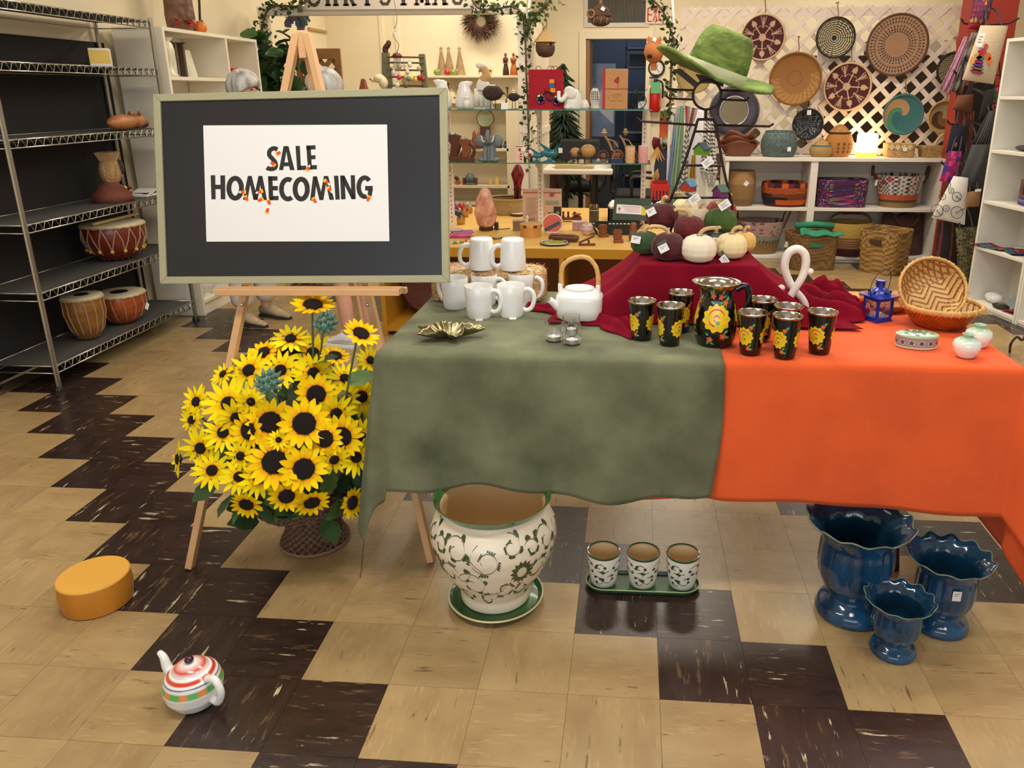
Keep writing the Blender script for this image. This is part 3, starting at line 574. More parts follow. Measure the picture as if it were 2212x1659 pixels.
for u in (-PI/2-.02,-PI/2+1.75,-PI/2-1.75): motif(d,u-.05,.090,1.42,asp); smallf(d,u-.30,.152,1.35,asp); smallf(d,u+.18,.150,1.35,asp); lf(d,u-.36,.157,2.2,1.2,asp); lf(d,u-.3,.160,1.5,1.2,asp); lf(d,u+.25,.158,1.1,1.2,asp); lf(d,u+.30,.150,.1,1.2,asp); lf(d,u-.22,.130,2.6,1.3,asp); lf(d,u+.1,.130,.5,1.3,asp); smallf(d,u-.34,.028,1.3,asp); lf(d,u-.40,.040,2.4,1.1,asp); lf(d,u-.3,.020,-.6,1.1,asp); lf(d,u-.4,.022,-2.2,1.1,asp)
d.done('painted_flowers',PV(.3,coat=.3),t)
# white knot sculpture
p=Z(1716,690,TZ+.01); p.y+=.035; K_=lambda x,y,dy=0:V((Y(x,y,p.y+dy).x-p.x,dy,Y(x,y,p.y+dy).z-TZ-.012))
t=T('knot_sculpture','white looped soapstone sculpture of two joined figures','sculpture',(p.x,p.y,TZ+.012)); soap=M('#ece6da',.4,n=(8,.04))
ob('loop',G().tube(bent([K_(1690,680,-.01),K_(1698,660,-.01),K_(1712,632,-.008),K_(1731,602,-.006),K_(1739,580,-.002),K_(1741,560,0),K_(1736,546,.003),K_(1722,538,.004),K_(1704,546,.005),K_(1695,570,.006),K_(1699,594,.008),K_(1714,624,.012),K_(1733,646,.012),K_(1741,666,.012),K_(1734,690,.012)],6),[.0105+.003*sin(PI*i/78) for i in range(79)],10),soap,t,smooth=180)
for a,b in ((1750,587),(1688,622)): ob('head',G().ell(K_(a,b,-.002),(.0115,.011,.011),14,9),soap,t,smooth=180)
# blue lantern
p=Z(1893,690,tz); t=T('blue_lantern','cobalt blue metal lantern with pierced dome and wire handle','lantern',(p.x,p.y,tz),.50); blu=M('#1a2f94',.3,coat=.3); w=.030
ob('base',G().box(-.034,.034,-.034,.034,0,.004).box(-.031,.031,-.031,.031,.004,.014),blu,t,bev=.001)
for sx in (-1,1):
    for sy in (-1,1): ob('corner_post',G().cbox(sx*.0285,sy*.0285,.014,.007,.007,.062),blu,t)
for k in range(4):
    a=k*PI/2; f=ob('window_frame',G().box(-.03,.03,-.0008,.0008,.066,.080).tube([(-.026,0,.016),(.026,0,.066)],.0008,4).tube([(.026,0,.016),(-.026,0,.066)],.0008,4),blu,t,(.031*sin(a),-.031*cos(a),0),(0,0,a)); ob('pane',G().box(-.026,.026,.0012,.0018,.015,.066),M('#ffffff',.02,trans=1,alpha=.35),f)
ob('roof_plate',G().box(-.043,.043,-.043,.043,.078,.081),blu,t)
dm=ob('dome',G().lathe([(.036,.081),(.033,.090),(.025,.100),(.016,.105),(.0135,.107),(.0135,.124),(.017,.126),(.017,.129),(.0,.130)],28),blu,t,smooth=40)
for k in range(6): a=k*PI/3+.3; ob('vent_hole',G().ell((.031*cos(a),.031*sin(a),.0925),(.005,.005,.005),8,6),M('#06081c',.8),dm); ob('vent_hole',G().ell((.0128*cos(a),.0128*sin(a),.116),(.0022,.0022,.003),8,6),M('#06081c',.8),dm)
ob('wire_handle',G().tube(bent([(-.036,.0,.082),(-.044,-.004,.115),(-.030,-.010,.150),(.0,-.014,.166),(.026,-.010,.150),(.034,-.004,.115),(.030,0,.085)],6),.0011,6),M('#14205c',.4,.5),t,smooth=180)
ob('tealight',G().lathe([(.014,.014),(.0145,.024),(0,.0235)],18),M('#f2efe8',.5),t)
# bamboo baskets
def bamboo(par,seed,cl='#c98a3e'):
    pr=[(.060,0),(.075,.006),(.092,.026),(.108,.050),(.114,.062)]
    zig=lambda x,y,z:(['#e2ba7a','#d8ac68','#8a5624'][int((y+.2+abs(((x/.042+.5)%2)-1)*.036)/.0075)%3] if y<.022 else ('#d2a464' if (int((x+.3)*170)%3 and int((y+x+.3)*130)%3) else '#94602c'))
    ob('inner_weave',G().lathe([(.002+.1065*i/55,.0025+float(np.interp(.002+.1065*i/55,[p[0]*.97 for p in pr],[p[1] for p in pr]))) for i in range(56)],150,capb=False),PV(.45,b=(120,.5)),par,paint=zig,smooth=180)
    g=G(); n=56
    for k in range(n):
        for sgn in (-1,1):
            a=2*PI*k/n; P=[(r*cos(a+sgn*.5*z/.062),r*sin(a+sgn*.5*z/.062),z-.0012*(sgn+1)) for r,z in pr]; h=len(g.v)
            for q,(x,y,z) in enumerate(P): tx,ty=-y,x; l=math.hypot(tx,ty); g.v+=[(x+tx/l*.0045,y+ty/l*.0045,z),(x-tx/l*.0045,y-ty/l*.0045,z)]
            g.f+=[(h+2*i,h+2*i+1,h+2*i+3,h+2*i+2) for i in range(4)]
    ob('outer_splints',g,M('#a8571c',.28,n=(30,.35),coat=.4),par,smooth=180)['kind']='stuff'
    ob('rim_hoop',G().tube([(.1165*cos(2*PI*i/64),.1165*sin(2*PI*i/64),.064) for i in range(64)],.0062,8,True,flat=1.5),M('#c99a56',.45,n=(30,.2)),par,smooth=180)
    g=G()
    for k in range(34):
        a=2*PI*(k+.3*sin(k))/34; g.tube([(.109*cos(a),.109*sin(a),.058),(.116*cos(a),.116*sin(a),.0745),(.1245*cos(a),.1245*sin(a),.064),(.117*cos(a),.117*sin(a),.054)],.0022,5,True)
    ob('rim_binding',g,M('#d9b070',.5),par,smooth=180)['kind']='stuff'
p=Z(2032,705,tz); t=T('bamboo_basket','round bamboo basket lying flat on the orange cloth','basket',(p.x,p.y+.02,tz),.4); bamboo(t,1)
q=Y(1998,655,p.y+.045); t=T('bamboo_basket','round bamboo basket tilted up inside the flat one, zigzag weave showing','basket',(p.x-.030,p.y+.065,tz+.088),(.98,-.40,.2)); t.scale=(.84,.84,.84); bamboo(t,2)
# trinket box, vases
p=Z(1978,748,tz); t=T('trinket_box','oval green and grey ceramic trinket box with leaf pattern','box',(p.x,p.y,tz),-.12)
ov=dict(sx=1,sy=.62); bxp=[(.052,0),(.0555,.002),(.0555,.006),(.0555,.031)]
ob('box_body',G().lathe(bxp,48,**ov),M('#8c8f92',.3),t,smooth=40); ob('foot_band',G().lathe([(.0545,0),(.0565,.001),(.0565,.005),(.0545,.006)],48,**ov),M('#c9bd9c',.4),t)
ld_=ob('lid',G().lathe([(.0565,.031),(.058,.033),(.0578,.037),(.054,.040),(.03,.0425),(0,.043)],48,**ov),M('#a9c4a4',.22,coat=.4),t,smooth=40)
f=onlathe(bxp,.0006); d=Dec(lambda u,v,l=0:(f(u,v,l)[0],f(u,v,l)[1]*.62,v))
for k in range(13): d.blob(2*PI*k/13,.018,.009,.009,'#c2b8a2',0,14,0,0,0,18); d.blob(2*PI*k/13,.018,.0065,.0065,'#4b4e52',k,15,5,.35,.0003,18)
d.done('leaf_pattern',PV(.35),t); d=Dec(lambda u,v,l=0:(u,v,.0436-(u*u+v*v*2)*1.0+l))
for k in range(16): a=k*2.4; r_=.006+.0025*k; d.blob(r_*cos(a),r_*sin(a)*.62,.0065,.0055,'#3c6a4a',a,15,5,.35)
d.done('leaf_pattern',PV(.3),ld_)
vp=[(.020,0),(.024,.003),(.033,.020),(.0365,.034),(.033,.046),(.022,.053),(.013,.056),(.0125,.060),(.0165,.065),(.0155,.0655),(.011,.060),(.010,.05),(0,.048)]
vm=mesh('vase_body',G().lathe(vp,36),PV(.15,coat=.4),paint=lambda x,y,z:'#f0efe9' if z<.043 else ('#d8e2d2' if z<.050 else '#a9c2a6'),smooth=60)
for lab,x,y in (('small white bud vase with a green neck, the front one of two',2085,774),('small white bud vase half hidden behind its twin',2110,752)):
    p=Z(x,y-4,tz); t=T('bud_vase',lab,'vase',(p.x,p.y,tz),0,'small white bud vases'); ob('vase_body',vm,None,t)
# wooden dishes at the back
for lab,x,y,sx,sy,c in (('shallow pale oval wooden dish at the back of the orange cloth',1838,650,.068,.042,'#d9a362'),('darker oval wooden dish behind the blue lantern',1905,648,.082,.05,'#b0702f'),('oval wooden dish under the edge of the bamboo basket',1920,672,.07,.04,'#a8652a')):
    p=Z(x,y,tz); one('wooden_dish',lab,'dish',G().lathe([(.55,0),(.8,.006),(.97,.018),(1,.023),(.96,.0245),(.75,.012),(0,.008)],40,sx=sx,sy=sy),M(c,.4,n=(9,.2,(1,6,1))),(p.x,min(p.y,2.69),tz),.1,smooth=50)
# velvet pumpkins on the riser
stm=M('#c8a878',.8,n=(30,.25)); rz_=RZ+.0045
def pumpkin(lab,x,y,rpx,col,dark,sdir,Yp=None,z0=None,tagp=None,pleat=.075):
    z0=rz_ if z0 is None else z0
    p=Z(x,y+rpx*.78,z0) if Yp is None else Y(x,y,Yp)
    if Yp is None: p.y+=rpx*S(p)*.55
    r=rpx*S(p); r*=1.08; h=r*1.42; t=T('velvet_pumpkin',lab,'pumpkin',(p.x,p.y,z0),R.uniform(-.3,.3),'velvet pumpkins heaped on the red cloth')
    pr=[(.02,.01),(.45,.0),(.75,.08),(.95,.30),(1,.52),(.93,.75),(.72,.93),(.42,1.02),(.18,1.0),(.05,.95)]
    q=[]
    for i in range(len(pr)-1):
        for k in range(3): f=k/3; q.append(((pr[i][0]*(1-f)+pr[i+1][0]*f)*r,(pr[i][1]*(1-f)+pr[i+1][1]*f)*h))
    q.append((pr[-1][0]*r,pr[-1][1]*h)); ph=R.random()*6
    ob('body',G().lathe(q,64,fr=lambda a,z,i:1-pleat*(.4+z/h)*(abs(sin(a*7+ph+.5*sin(a*3)))**.6)*(.35 if z<h*.35 else 1)+.02*sin(a*2+ph)),M(col,.8,sheen=.12,n=(16,dark)),t,smooth=180)
    s=sdir; ob('stem',G().tube(bent([(0,0,h*.90),(s*.05*r,0,h*1.10),(s*.35*r,-.06*r,h*1.26),(s*.85*r,-.12*r,h*1.30),(s*1.05*r,-.1*r,h*1.24)],4),[.15*r,.13*r,.12*r,.12*r,.12*r]+[.115*r]*8+[.13*r]*4,8),stm,t,smooth=180)
    ob('twine',G().tube([(.17*r*cos(2*PI*i/14),.17*r*sin(2*PI*i/14),h*.99+.002*sin(i*3)) for i in range(14)],.0022,5,True),M('#8f7a58',.8),t)
    if tagp: a,b,rt_=tagp; tagcard(t,(a*r,-r*1.02,b*h),.030,.024,(-.15,rt_,0),2); ob('tag_fold',G().box(-.016,.016,-.0004,.0004,0,.009),M('#55534f',.6),t,(a*r-.004,-r*1.0,b*h+.013),(-.15,rt_,0))
BU,GR,CR='#561214','#3f5a20','#ead9b8'
pumpkin('burgundy velvet pumpkin at the upper left of the heap, tag hanging off it',1430,470,33,BU,.4,.25,2.60,RZ+.072,(-.55,.75,-.5))
pumpkin('cream velvet pumpkin at the back of the heap, top',1480,452,27,'#ecdca6',.08,-.9,2.72,RZ+.085,(.3,1.0,.4))
pumpkin('pale cream velvet pumpkin squeezed in at the back, beside the top one',1512,466,22,CR,.08,.3,2.66,RZ+.075)
pumpkin('rust-red velvet pumpkin behind the bright green one',1557,466,32,'#8a2c20',.3,.5,2.70,RZ+.07)
pumpkin('bright green velvet pumpkin on the right of the heap, curled stem',1556,482,34,'#3c5a16',.4,-.3,2.58,RZ+.058,None,.07)
pumpkin('burgundy velvet pumpkin in the middle of the heap',1489,497,32,'#661516',.4,-.9,2.53,RZ+.045)
pumpkin('dark green velvet pumpkin at the front left corner with a white tag',1392,526,29,'#2f4a1e',.4,.8,None,None,(-.5,.75,.15),.08)
pumpkin('dark burgundy velvet pumpkin at the front with a white tag',1443,535,35,'#4c1016',.4,-1,None,None,(-.25,.55,-.5))
pumpkin('cream velvet pumpkin in the middle of the front row',1510,540,36,'#f0e2c8',.06,.9,None,None)
pumpkin('yellow-cream velvet pumpkin at the front right',1580,534,33,'#efdba6',.1,.5,None,None,(-.75,.05,.9))
pumpkin('golden velvet pumpkin just behind the front right one',1606,528,26,'#e3b765',.1,.3,2.56,None)
pumpkin('nearly black velvet pumpkin in the gap below the bright green one',1546,530,28,'#14180f',.3,.2,2.52,None,(.1,.7,.05))
# ---------------------------------------------------------------- things standing on the floor
# big planter
p=Z(1072,1292,0); S0=S(p); t=T('floral_planter','large cream planter with green scrollwork and a green flared rim','planter',(p.x,p.y,.018))
hb=[(.098,0),(.102,.004),(.103,.018),(.100,.034),(.114,.06),(.147,.11),(.172,.165),(.181,.21),(.178,.245),(.164,.275),(.149,.292),(.146,.302)]
ph_=[]
for i in range(len(hb)-1):
    for k in range(3): f=k/3; ph_.append((hb[i][0]*(1-f)+hb[i+1][0]*f,hb[i][1]*(1-f)+hb[i+1][1]*f))
ph_.append(hb[-1])
ob('pot_body',G().lathe(ph_,72),M('#efe2cb',.35,n=(6,.04),coat=.15),t,smooth=60)
ob('green_rim',G().lathe([(.1458,.3015),(.153,.311),(.164,.323),(.167,.327),(.1655,.329),(.159,.324),(.149,.308)],72,capb=False),M('#3e6b35',.22,n=(14,.3),coat=.4),t,smooth=60)
ob('inner_wall',G().lathe([(.149,.308),(.143,.296),(.150,.275),(.168,.22),(.140,.12),(.095,.05),(.088,.02),(0,.018)],72,capb=False),M('#e2c494',.6,n=(5,.06)),t,smooth=60)
f=onlathe(ph_,.0005); d=Dec(f); DG='#42502c'; A=1/.170; f0=f; f=lambda u,v,l=0:f0(u,v*1.14,l); d=Dec(f,2)
def scroll(u,h,r,a0,dirn,turns=1.25,k=1):
    P=[]; n=22; r*=1.34
    for i in range(n+1): q=i/n; a=rad(a0)+dirn*q*turns*2*PI; rr=r*(1-.72*q); P.append((u+rr*cos(a)*A,h+rr*sin(a)))
    d.rib(P,.0022,DG)
    for i in (3,7,11,15,19):
        x,y=P[i]; a=rad(a0)+dirn*(i/n)*turns*2*PI
        for m in range(4):
            b=a+dirn*(m*.16-.2); L=.023*(1-.035*i)*k; d.leaf(x+(m-1.5)*.005*cos(a+PI/2)*A,y+(m-1.5)*.005*sin(a+PI/2),L*(1-.12*m),.0026,b-dirn*.5,DG,.0002,A,4)
    return P
for k in range(4):
    u0=-PI/2+k*PI/2
    scroll(u0-.44,.212,.030,200,-1); scroll(u0+.06,.196,.034,120,1); scroll(u0-.20,.118,.034,160,-1); scroll(u0-.62,.140,.026,20,1,1,.8); scroll(u0+.02,.055,.020,60,1,.9,.7); scroll(u0+.46,.226,.022,100,-1,1.1,.8); scroll(u0+.36,.10,.024,200,1,1.1,.8); scroll(u0-.50,.068,.020,30,-1,1,.8); scroll(u0+.80,.21,.018,150,-1,1,.8); scroll(u0+.74,.085,.020,100,1,1,.8)
    d.rib(bent([(u0-.55,.155,0),(u0-.38,.125,0),(u0-.2,.155,0)],6),.002,DG); d.rib(bent([(u0+.0,.088,0),(u0+.2,.085,0),(u0+.42,.12,0),(u0+.52,.16,0)],6),.002,DG); d.rib(bent([(u0-.2,.20,0),(u0-.12,.185,0),(u0+.0,.165,0)],5),.002,DG)
    for m in range(14): a=m*2*PI/14; d.leaf(u0+.62+.012*cos(a)*A,.152+.014*sin(a),.022,.006,a,DG,.0002,A)
    for m in range(19): a=m*2.4; r_=.0035*math.sqrt(m); d.blob(u0+.62+r_*cos(a)*A,.152+r_*sin(a),.0016,.0016,'#cfc6a0',0,6,0,0,.0006,A)
d.done('green_scrollwork',PV(.35,coat=.2),t)
sp=[(.098,0),(.112,.001),(.133,.012),(.140,.020),(.139,.023),(.135,.0225),(.125,.012),(.108,.0165),(0,.0165)]
t2=T('planter_saucer','round green saucer with a cream edge under the large planter','saucer',(p.x,p.y,0)); ob('saucer_dish',G().lathe(sp,56),M('#2f5a2c',.3,n=(10,.25),coat=.3),t2,smooth=40); ob('cream_edge',G().tube([(.1385*cos(2*PI*i/56),.1385*sin(2*PI*i/56),.0215) for i in range(56)],.0028,6,True),M('#d9cba6',.4),t2)
# herb pots on a tray
cpr=[(.026,0),(.030,.003),(.0335,.02),(.0375,.05),(.0395,.075),(.039,.085)]
cb=mesh('pot_body',G().lathe(cpr,40),M('#ece6d6',.3,coat=.2),smooth=60); cri=mesh('green_rim',G().lathe([(.039,.0845),(.0405,.088),(.0398,.0905),(.037,.090),(.036,.086)],40,capb=False),M('#2f4e2c',.2,coat=.5),smooth=60); cin=mesh('inner_wall',G().lathe([(.0362,.088),(.034,.05),(.026,.008),(0,.007)],40,capb=False),M('#e4c898',.6),smooth=60)
d=Dec(onlathe(cpr,.0004)); A=1/.037
for k in range(3):
    u=2*PI*k/3
    for (du,h,r_,a0,s_) in ((0,.034,.016,90,1),(.75,.058,.016,200,-1),(1.35,.030,.014,20,-1),(1.5,.066,.011,250,1)):
        P=[]
        for i in range(17): q=i/16; a=rad(a0)+s_*q*7; P.append((u+du+r_*(1.3-q)*cos(a)*A,h+r_*(1.3-q)*sin(a)))
        d.rib(P,.0020,'#565d3c')
        for i in (1,5,9,13): d.leaf(P[i][0],P[i][1],.0095,.0036,i*1.3+a0,'#3c4a2c',.0002,A,4)
cd=mesh('vine_pattern',d.g,PV(.35),smooth=180)
ctr=Z(1393,1258,0); px_=[Z(1303,1262,.008),Z(1389,1268,.008),Z(1473,1268,.008)]; dy=(px_[2]-px_[0]); ang=math.atan2(dy.y,dy.x)
for k,(lab,q) in enumerate(zip(('small cream vine-patterned pot at the left end of the green tray','small cream vine-patterned pot in the middle of the green tray','small cream vine-patterned pot at the right end of the green tray'),px_)):
    c=px_[0].lerp(px_[2],k/2); t=T('herb_pot',lab,'pot',(c.x,c.y+.012,.0085),-1.2+k*.9*(k>1),'small vine-patterned pots'); t.scale=(1.26,1.26,1.24)
    for n_,m in (('pot_body',cb),('green_rim',cri),('inner_wall',cin),('vine_pattern',cd)): ob(n_,m,None,t)
c=px_[0].lerp(px_[2],.5); L=(px_[2]-px_[0]).length/2
def stad(r,e,n=14): return [(L*e+r*cos(-PI/2+PI*i/n),r*sin(-PI/2+PI*i/n)) for i in range(n+1)]+[(-L*e+r*cos(PI/2+PI*i/n),r*sin(PI/2+PI*i/n)) for i in range(n+1)]
g=G(); rings=[(.040,1,0),(.046,1,.001),(.0535,1,.014),(.054,1,.0165),(.051,1,.0165),(.046,1,.008)]
for r_,e,z in rings: g.v+=[(a,b,z) for a,b in stad(r_,e)]
n=30; g.f=[(i*n+j,i*n+(j+1)%n,(i+1)*n+(j+1)%n,(i+1)*n+j) for i in range(5) for j in range(n)]+[tuple(range(n-1,-1,-1)),tuple(5*n+j for j in range(n))]
tr_=T('green_tray','long oval green tray under three small pots','tray',(c.x,c.y+.012,0),ang); ob('tray_body',g,M('#2c5230',.42,n=(12,.2)),tr_,smooth=40); ob('tray_rim',G().tube([(a,b,.0168) for a,b in stad(.0525,1)],.0022,6,True),M('#86996c',.3),tr_)
# blue glazed urns
def urn(lab,x,y,wpx,tags,hs=1):
    p=Z(x,y,0); k=wpx*S(p)/.27; p=V((p.x,p.y+.066*k,0)); t=T('blue_urn',lab,'urn',p,0,'blue glazed urns'); t.scale=(k,k,k*hs)
    pr=[(.060,0),(.092,.002),(.095,.012),(.088,.030),(.066,.044),(.058,.052),(.064,.064),(.083,.085),(.096,.115),(.101,.15),(.099,.185),(.096,.21),(.103,.235),(.122,.252),(.138,.262)]
    q=[]
    for i in range(len(pr)-1):
        for m in range(3): f=m/3; q.append((pr[i][0]*(1-f)+pr[i+1][0]*f,pr[i][1]*(1-f)+pr[i+1][1]*f))
    q.append(pr[-1]); fl_=lambda a,z,i:1+(0 if z<.06 else -.035*abs(cos(a*6))**6 if z<.22 else .035*sin(a*12)*(z-.2)/.06)
    gm=M('#123457',.13,n=(9,.6,(1,1,.35)),coat=.5,c2='#245a84')
    g=G().lathe(q,96,fr=fl_); g.v=[(a,b,c+(.006*sin(12*math.atan2(b,a)) if c>.25 else 0)) for a,b,c in g.v]; ob('urn_body',g,gm,t,smooth=180)
    g=G().lathe([(.138,.262),(.134,.2615),(.118,.250),(.098,.233),(.091,.21),(.093,.15),(.075,.085),(.05,.065),(0,.06)],96,capb=False,fr=fl_); g.v=[(a,b,c+(.006*sin(12*math.atan2(b,a)) if c>.25 else 0)) for a,b,c in g.v]; ob('inner_wall',g,M('#143850',.12,n=(8,.5),coat=.5),t,smooth=180)
    ob('worn_rim',G().tube([((.138+.0048*sin(12*a))*cos(a),(.138+.0048*sin(12*a))*sin(a),.2625+.006*sin(12*a)) for a in [2*PI*i/144 for i in range(144)]],.0022,5,True),M('#6f7f6a',.3,n=(40,.5)),t,smooth=180)
    for a,r_,z,tl in tags: tagcard(t,(r_*cos(a),r_*sin(a),z),.022/k,.028/k,(tl,0,a+PI/2),2)
urn('large blue glazed urn with a scalloped flaring rim, tallest of three',1848,1352,214,[(.62,.118,.246,-.7)],1.10)
urn('medium blue glazed urn with a white label on its front',2043,1375,170,[(1.9,.122,.249,-.7),(-1.62,.104,.178,0)],1.06)
urn('small blue glazed urn standing in front of the other two',1938,1428,140,[(1.75,.122,.249,-.7)],1.0)
# half-seen teapot and wooden drum at the lower left
p=Z(424,1512,0); t=T('striped_teapot','small white teapot with red and blue rings and a purple knob','teapot',(p.x,p.y,0),2.75)
tpp=[(.035,0),(.05,.003),(.066,.03),(.070,.055),(.062,.08),(.046,.095),(.040,.098)]
def pc(x,y,z): return '#d8432f' if .086<z<.0925 else '#2b3f8c' if .078<z<.082 else ('#5fae5c' if int(math.atan2(y,x)*3)%2 else '#e98a52') if .055<z<.072 else '#f2f0ea'
g=G().lathe([(float(np.interp(i/40,[k/6 for k in range(7)],[a for a,b in tpp])),float(np.interp(i/40,[k/6 for k in range(7)],[b for a,b in tpp]))) for i in range(41)],48)
ob('pot_body',g,PV(.2,coat=.4),t,paint=pc,smooth=60); ob('lid',G().lathe([(.042,.097),(.041,.100),(.034,.107),(.015,.113),(0,.114)],36),PV(.2,coat=.4),t,paint=lambda x,y,z:'#d8432f' if .030<math.hypot(x,y)<.036 else '#f2f0ea',smooth=60)
ob('knob',G().ell((0,0,.121),(.011,.011,.010),14,9),M('#3a1834',.2,coat=.4),t,smooth=180); ob('spout',G().tube(bent([(.06,0,.04),(.09,0,.06),(.10,0,.09),(.115,0,.10)],4),[.016-.0008*i for i in range(13)],10),white,t,smooth=180); ob('handle',G().tube(bent([(-.055,0,.085),(-.085,0,.095),(-.10,0,.065),(-.085,0,.03),(-.06,0,.03)],5),.009,10),white,t,smooth=180)
p=Z(245,1300,0); t=T('wooden_stool','low round yellow wooden stool at the lower left','stool',(p.x-.045,p.y,0)); ob('drum_body',G().lathe([(.085,0),(.092,.004),(.098,.05),(.094,.085)],40),M('#c07c22',.5,n=(9,.15,(1,1,.2))),t,smooth=40); ob('seat',G().lathe([(.094,.085),(.0955,.09),(.093,.094),(0,.094)],40),M('#e8ad48',.4),t,smooth=40)
# ---------------------------------------------------------------- left side: wire rack, white bookcase, two shoppers
XF=-2.85; chr_=M('#b9b7ae',.25,.9); deckM=M('#4c4b47',.6,n=(20,.1)); lam=M('#e9e4dc',.5); lamc=M('#efe6d0',.5)
one('dark_backdrop','tall flat black backdrop behind the wire rack','panel',G().box(-3.215,-3.205,3.3,4.76,.02,1.72),M('#211d1d',.8))  # flat black sheet filling the dark area behind the rack
t=T('wire_rack','chrome wire shelving rack along the left wall','shelving rack',(-3.02,4.05,0)); ox,oy=-3.02,4.05
RYa,RYb=3.42,4.69; zs=[X(268,y,XF).z-.0 for y in (38,146,284,441,573,721)]; zs=[1.80,1.50,1.20,.90,.60,.27] if False else zs
for x in (XF,-3.19):
    for y in (RYa,RYb):
        pz=ob('post',G().tube([(x-ox,y-oy,.03),(x-ox,y-oy,zs[0]+.02)],.0125,10),chr_,t); ob('leveling_foot',G().lathe([(.022,0),(.022,.012),(.012,.03)],14,c=(x-ox,y-oy),capt=True),M('#1c1b1b',.4),pz)
for z in zs:
    sh=ob('shelf_deck',G().box(-3.185-ox,XF-.004-ox,RYa-oy,RYb-oy,z-.006,z-.001),deckM,t); g=G()
    for x in (XF,-3.19):
        for dz in (0,-.038): g.tube([(x-ox,RYa-oy,z+dz),(x-ox,RYb-oy,z+dz)],.0035,6)
        if x==XF:
            n=23; P=[]
            for i in range(n):
                y=RYa+(RYb-RYa)*i/n-oy; w=(RYb-RYa)/n; P+=[(x-ox,y+.05*w,z-.038),(x-ox,y+.35*w,z-.003),(x-ox,y+.7*w,z-.003)]
            g.tube(P,.0028,5)
    for y in (RYa,RYb):
        for dz in (0,-.038): g.tube([(XF-ox,y-oy,z+dz),(-3.19-ox,y-oy,z+dz)],.0035,6)
    ob('wire_truss',g,chr_,sh,smooth=180)
# bookcase
BY0,BY1,BDV=4.80,6.03,5.567; bzt=1.815
t=T('white_bookcase','white bookcase with open bays behind the chalkboard on the left','bookcase',(-3.02,5.4,0)); o=(3.02,-5.4,0); th=.022
def bx(nm,x0,x1,y0,y1,z0,z1,m=lamc,par=None,b=.0015): return ob(nm,G().box(x0+3.02,x1+3.02,y0-5.4,y1-5.4,z0,z1),m,par or t,bev=b)
bx('side_panel',-3.17,XF,BY0,BY0+th,0,bzt-th); bx('side_panel',-3.17,XF,BY1-th,BY1,0,bzt-th); bx('divider',-3.165,XF-.001,BDV-th/2,BDV+th/2,.1,bzt-th); bx('top_panel',-3.17,XF,BY0,BY1,bzt-th,bzt); bx('back_panel',-3.175,-3.168,BY0+th,BY1-th,0,bzt-th,lam); bx('plinth',-2.88,-2.862,BY0+th,BY1-th,0,.08)
for a,b,zz_ in ((BY0+th,BDV-th/2,(.10,.52,.90,1.20,1.53)),(BDV+th/2,BY1-th,(.10,.50,.86,1.18,1.50))):
    for z in zz_: bx('shelf',-3.167,XF-.002,a,b,z-th,z)
def onx(px,py,z,x): p=X(px,py,x); return V((x,p.y,z))
zt=bzt+.001
q=onx(392,58,zt,-3.0); t=T('ceramic_vase','tall rustic brown vase on top of the white bookcase','vase',q)
ob('vase_body',G().lathe([(.07,0),(.085,.02),(.09,.10),(.085,.2),(.07,.32),(.05,.40),(.055,.44)],32,fr=lambda a,z,i:1+.02*sin(a*12)),M('#7a5844',.6,n=(18,.6),b=(40,1)),t,smooth=180)
one('dark_branch','thin dark stick leaning beside the brown vase','branch',G().tube([(0,0,0),(.0,.04,.2),(-.02,.10,.45)],.008,6),M('#3a241c',.7),(-2.93,q.y+.10,zt))
t=T('orange_gourd','small orange gourd lying in front of the brown vase','gourd',(-2.90,q.y+.05,zt)); ob('body',G().lathe([(.01,.004),(.03,0),(.043,.02),(.042,.045),(.03,.065),(.01,.072)],24,fr=lambda a,z,i:1-.06*abs(cos(a*5))),M('#e07a28',.4,n=(20,.2)),t,smooth=180); ob('stem',G().tube(bent([(0,0,.07),(0,.03,.08),(0,.055,.05),(0,.05,.01)],4),.005,6),M('#6b4428',.7),t)
g=G()
for k in range(26):
    a=R.uniform(0,6.28); c=V((R.uniform(-.05,.05),R.uniform(-.08,.06),R.uniform(.02,.075))); m=Euler((R.uniform(-1,1),R.uniform(-1,1),a)).to_matrix(); h=len(g.v); col=R.choice(['#b02a1c','#d84a24','#7a1c1c','#e08a28','#8c3020'])
    g.add([c+m@V(p) for p in ((0,0,0),(.02,-.015,.004),(.03,-.004,.006),(.045,0,.002),(.03,.006,.006),(.02,.016,.004))],[(0,1,2,3,4,5)],col)
one('autumn_leaves','bunch of red and orange artificial autumn leaves by the brown vase','leaves',g,PV(.6),(-2.92,q.y-.06,zt))['kind']='stuff'
z0=1.531
p=onx(368,158,z0,-3.0); one('white_goblet','tall white ceramic vase in the top left bay of the bookcase','vase',G().lathe([(.045,0),(.05,.006),(.022,.03),(.018,.07),(.035,.11),(.042,.15),(.035,.19),(.022,.21),(.04,.225),(.042,.23)],28,fr=lambda a,z,i:1+.03*sin(a*5)),M('#e8dfc4',.25,coat=.3),(-2.915,X(367,150,-2.915).y,z0),smooth=180)
for k,(lab,y) in enumerate((('marble bookend with a dark strip, left of the pair',5.06),('marble bookend with a dark strip, right of the pair',5.17))):
    t=T('marble_bookend',lab,'bookend',(-2.98,y,z0),0,'marble bookends'); s=1 if k else -1
    ob('wedge',G().prism([(0,0),(s*.13,0),(s*.07,.17),(0,.17)],-.04,.04,'x'),M('#d9d6c4',.35,n=(9,.15)),t,bev=.002); ob('wood_strip',G().box(-.045,.045,-s*.001,-s*.022,0,.205).box(-.045,.045,-s*.001-(.03 if not k else 0),s*.02,.205,.215),M('#5a4a3c',.5),t)
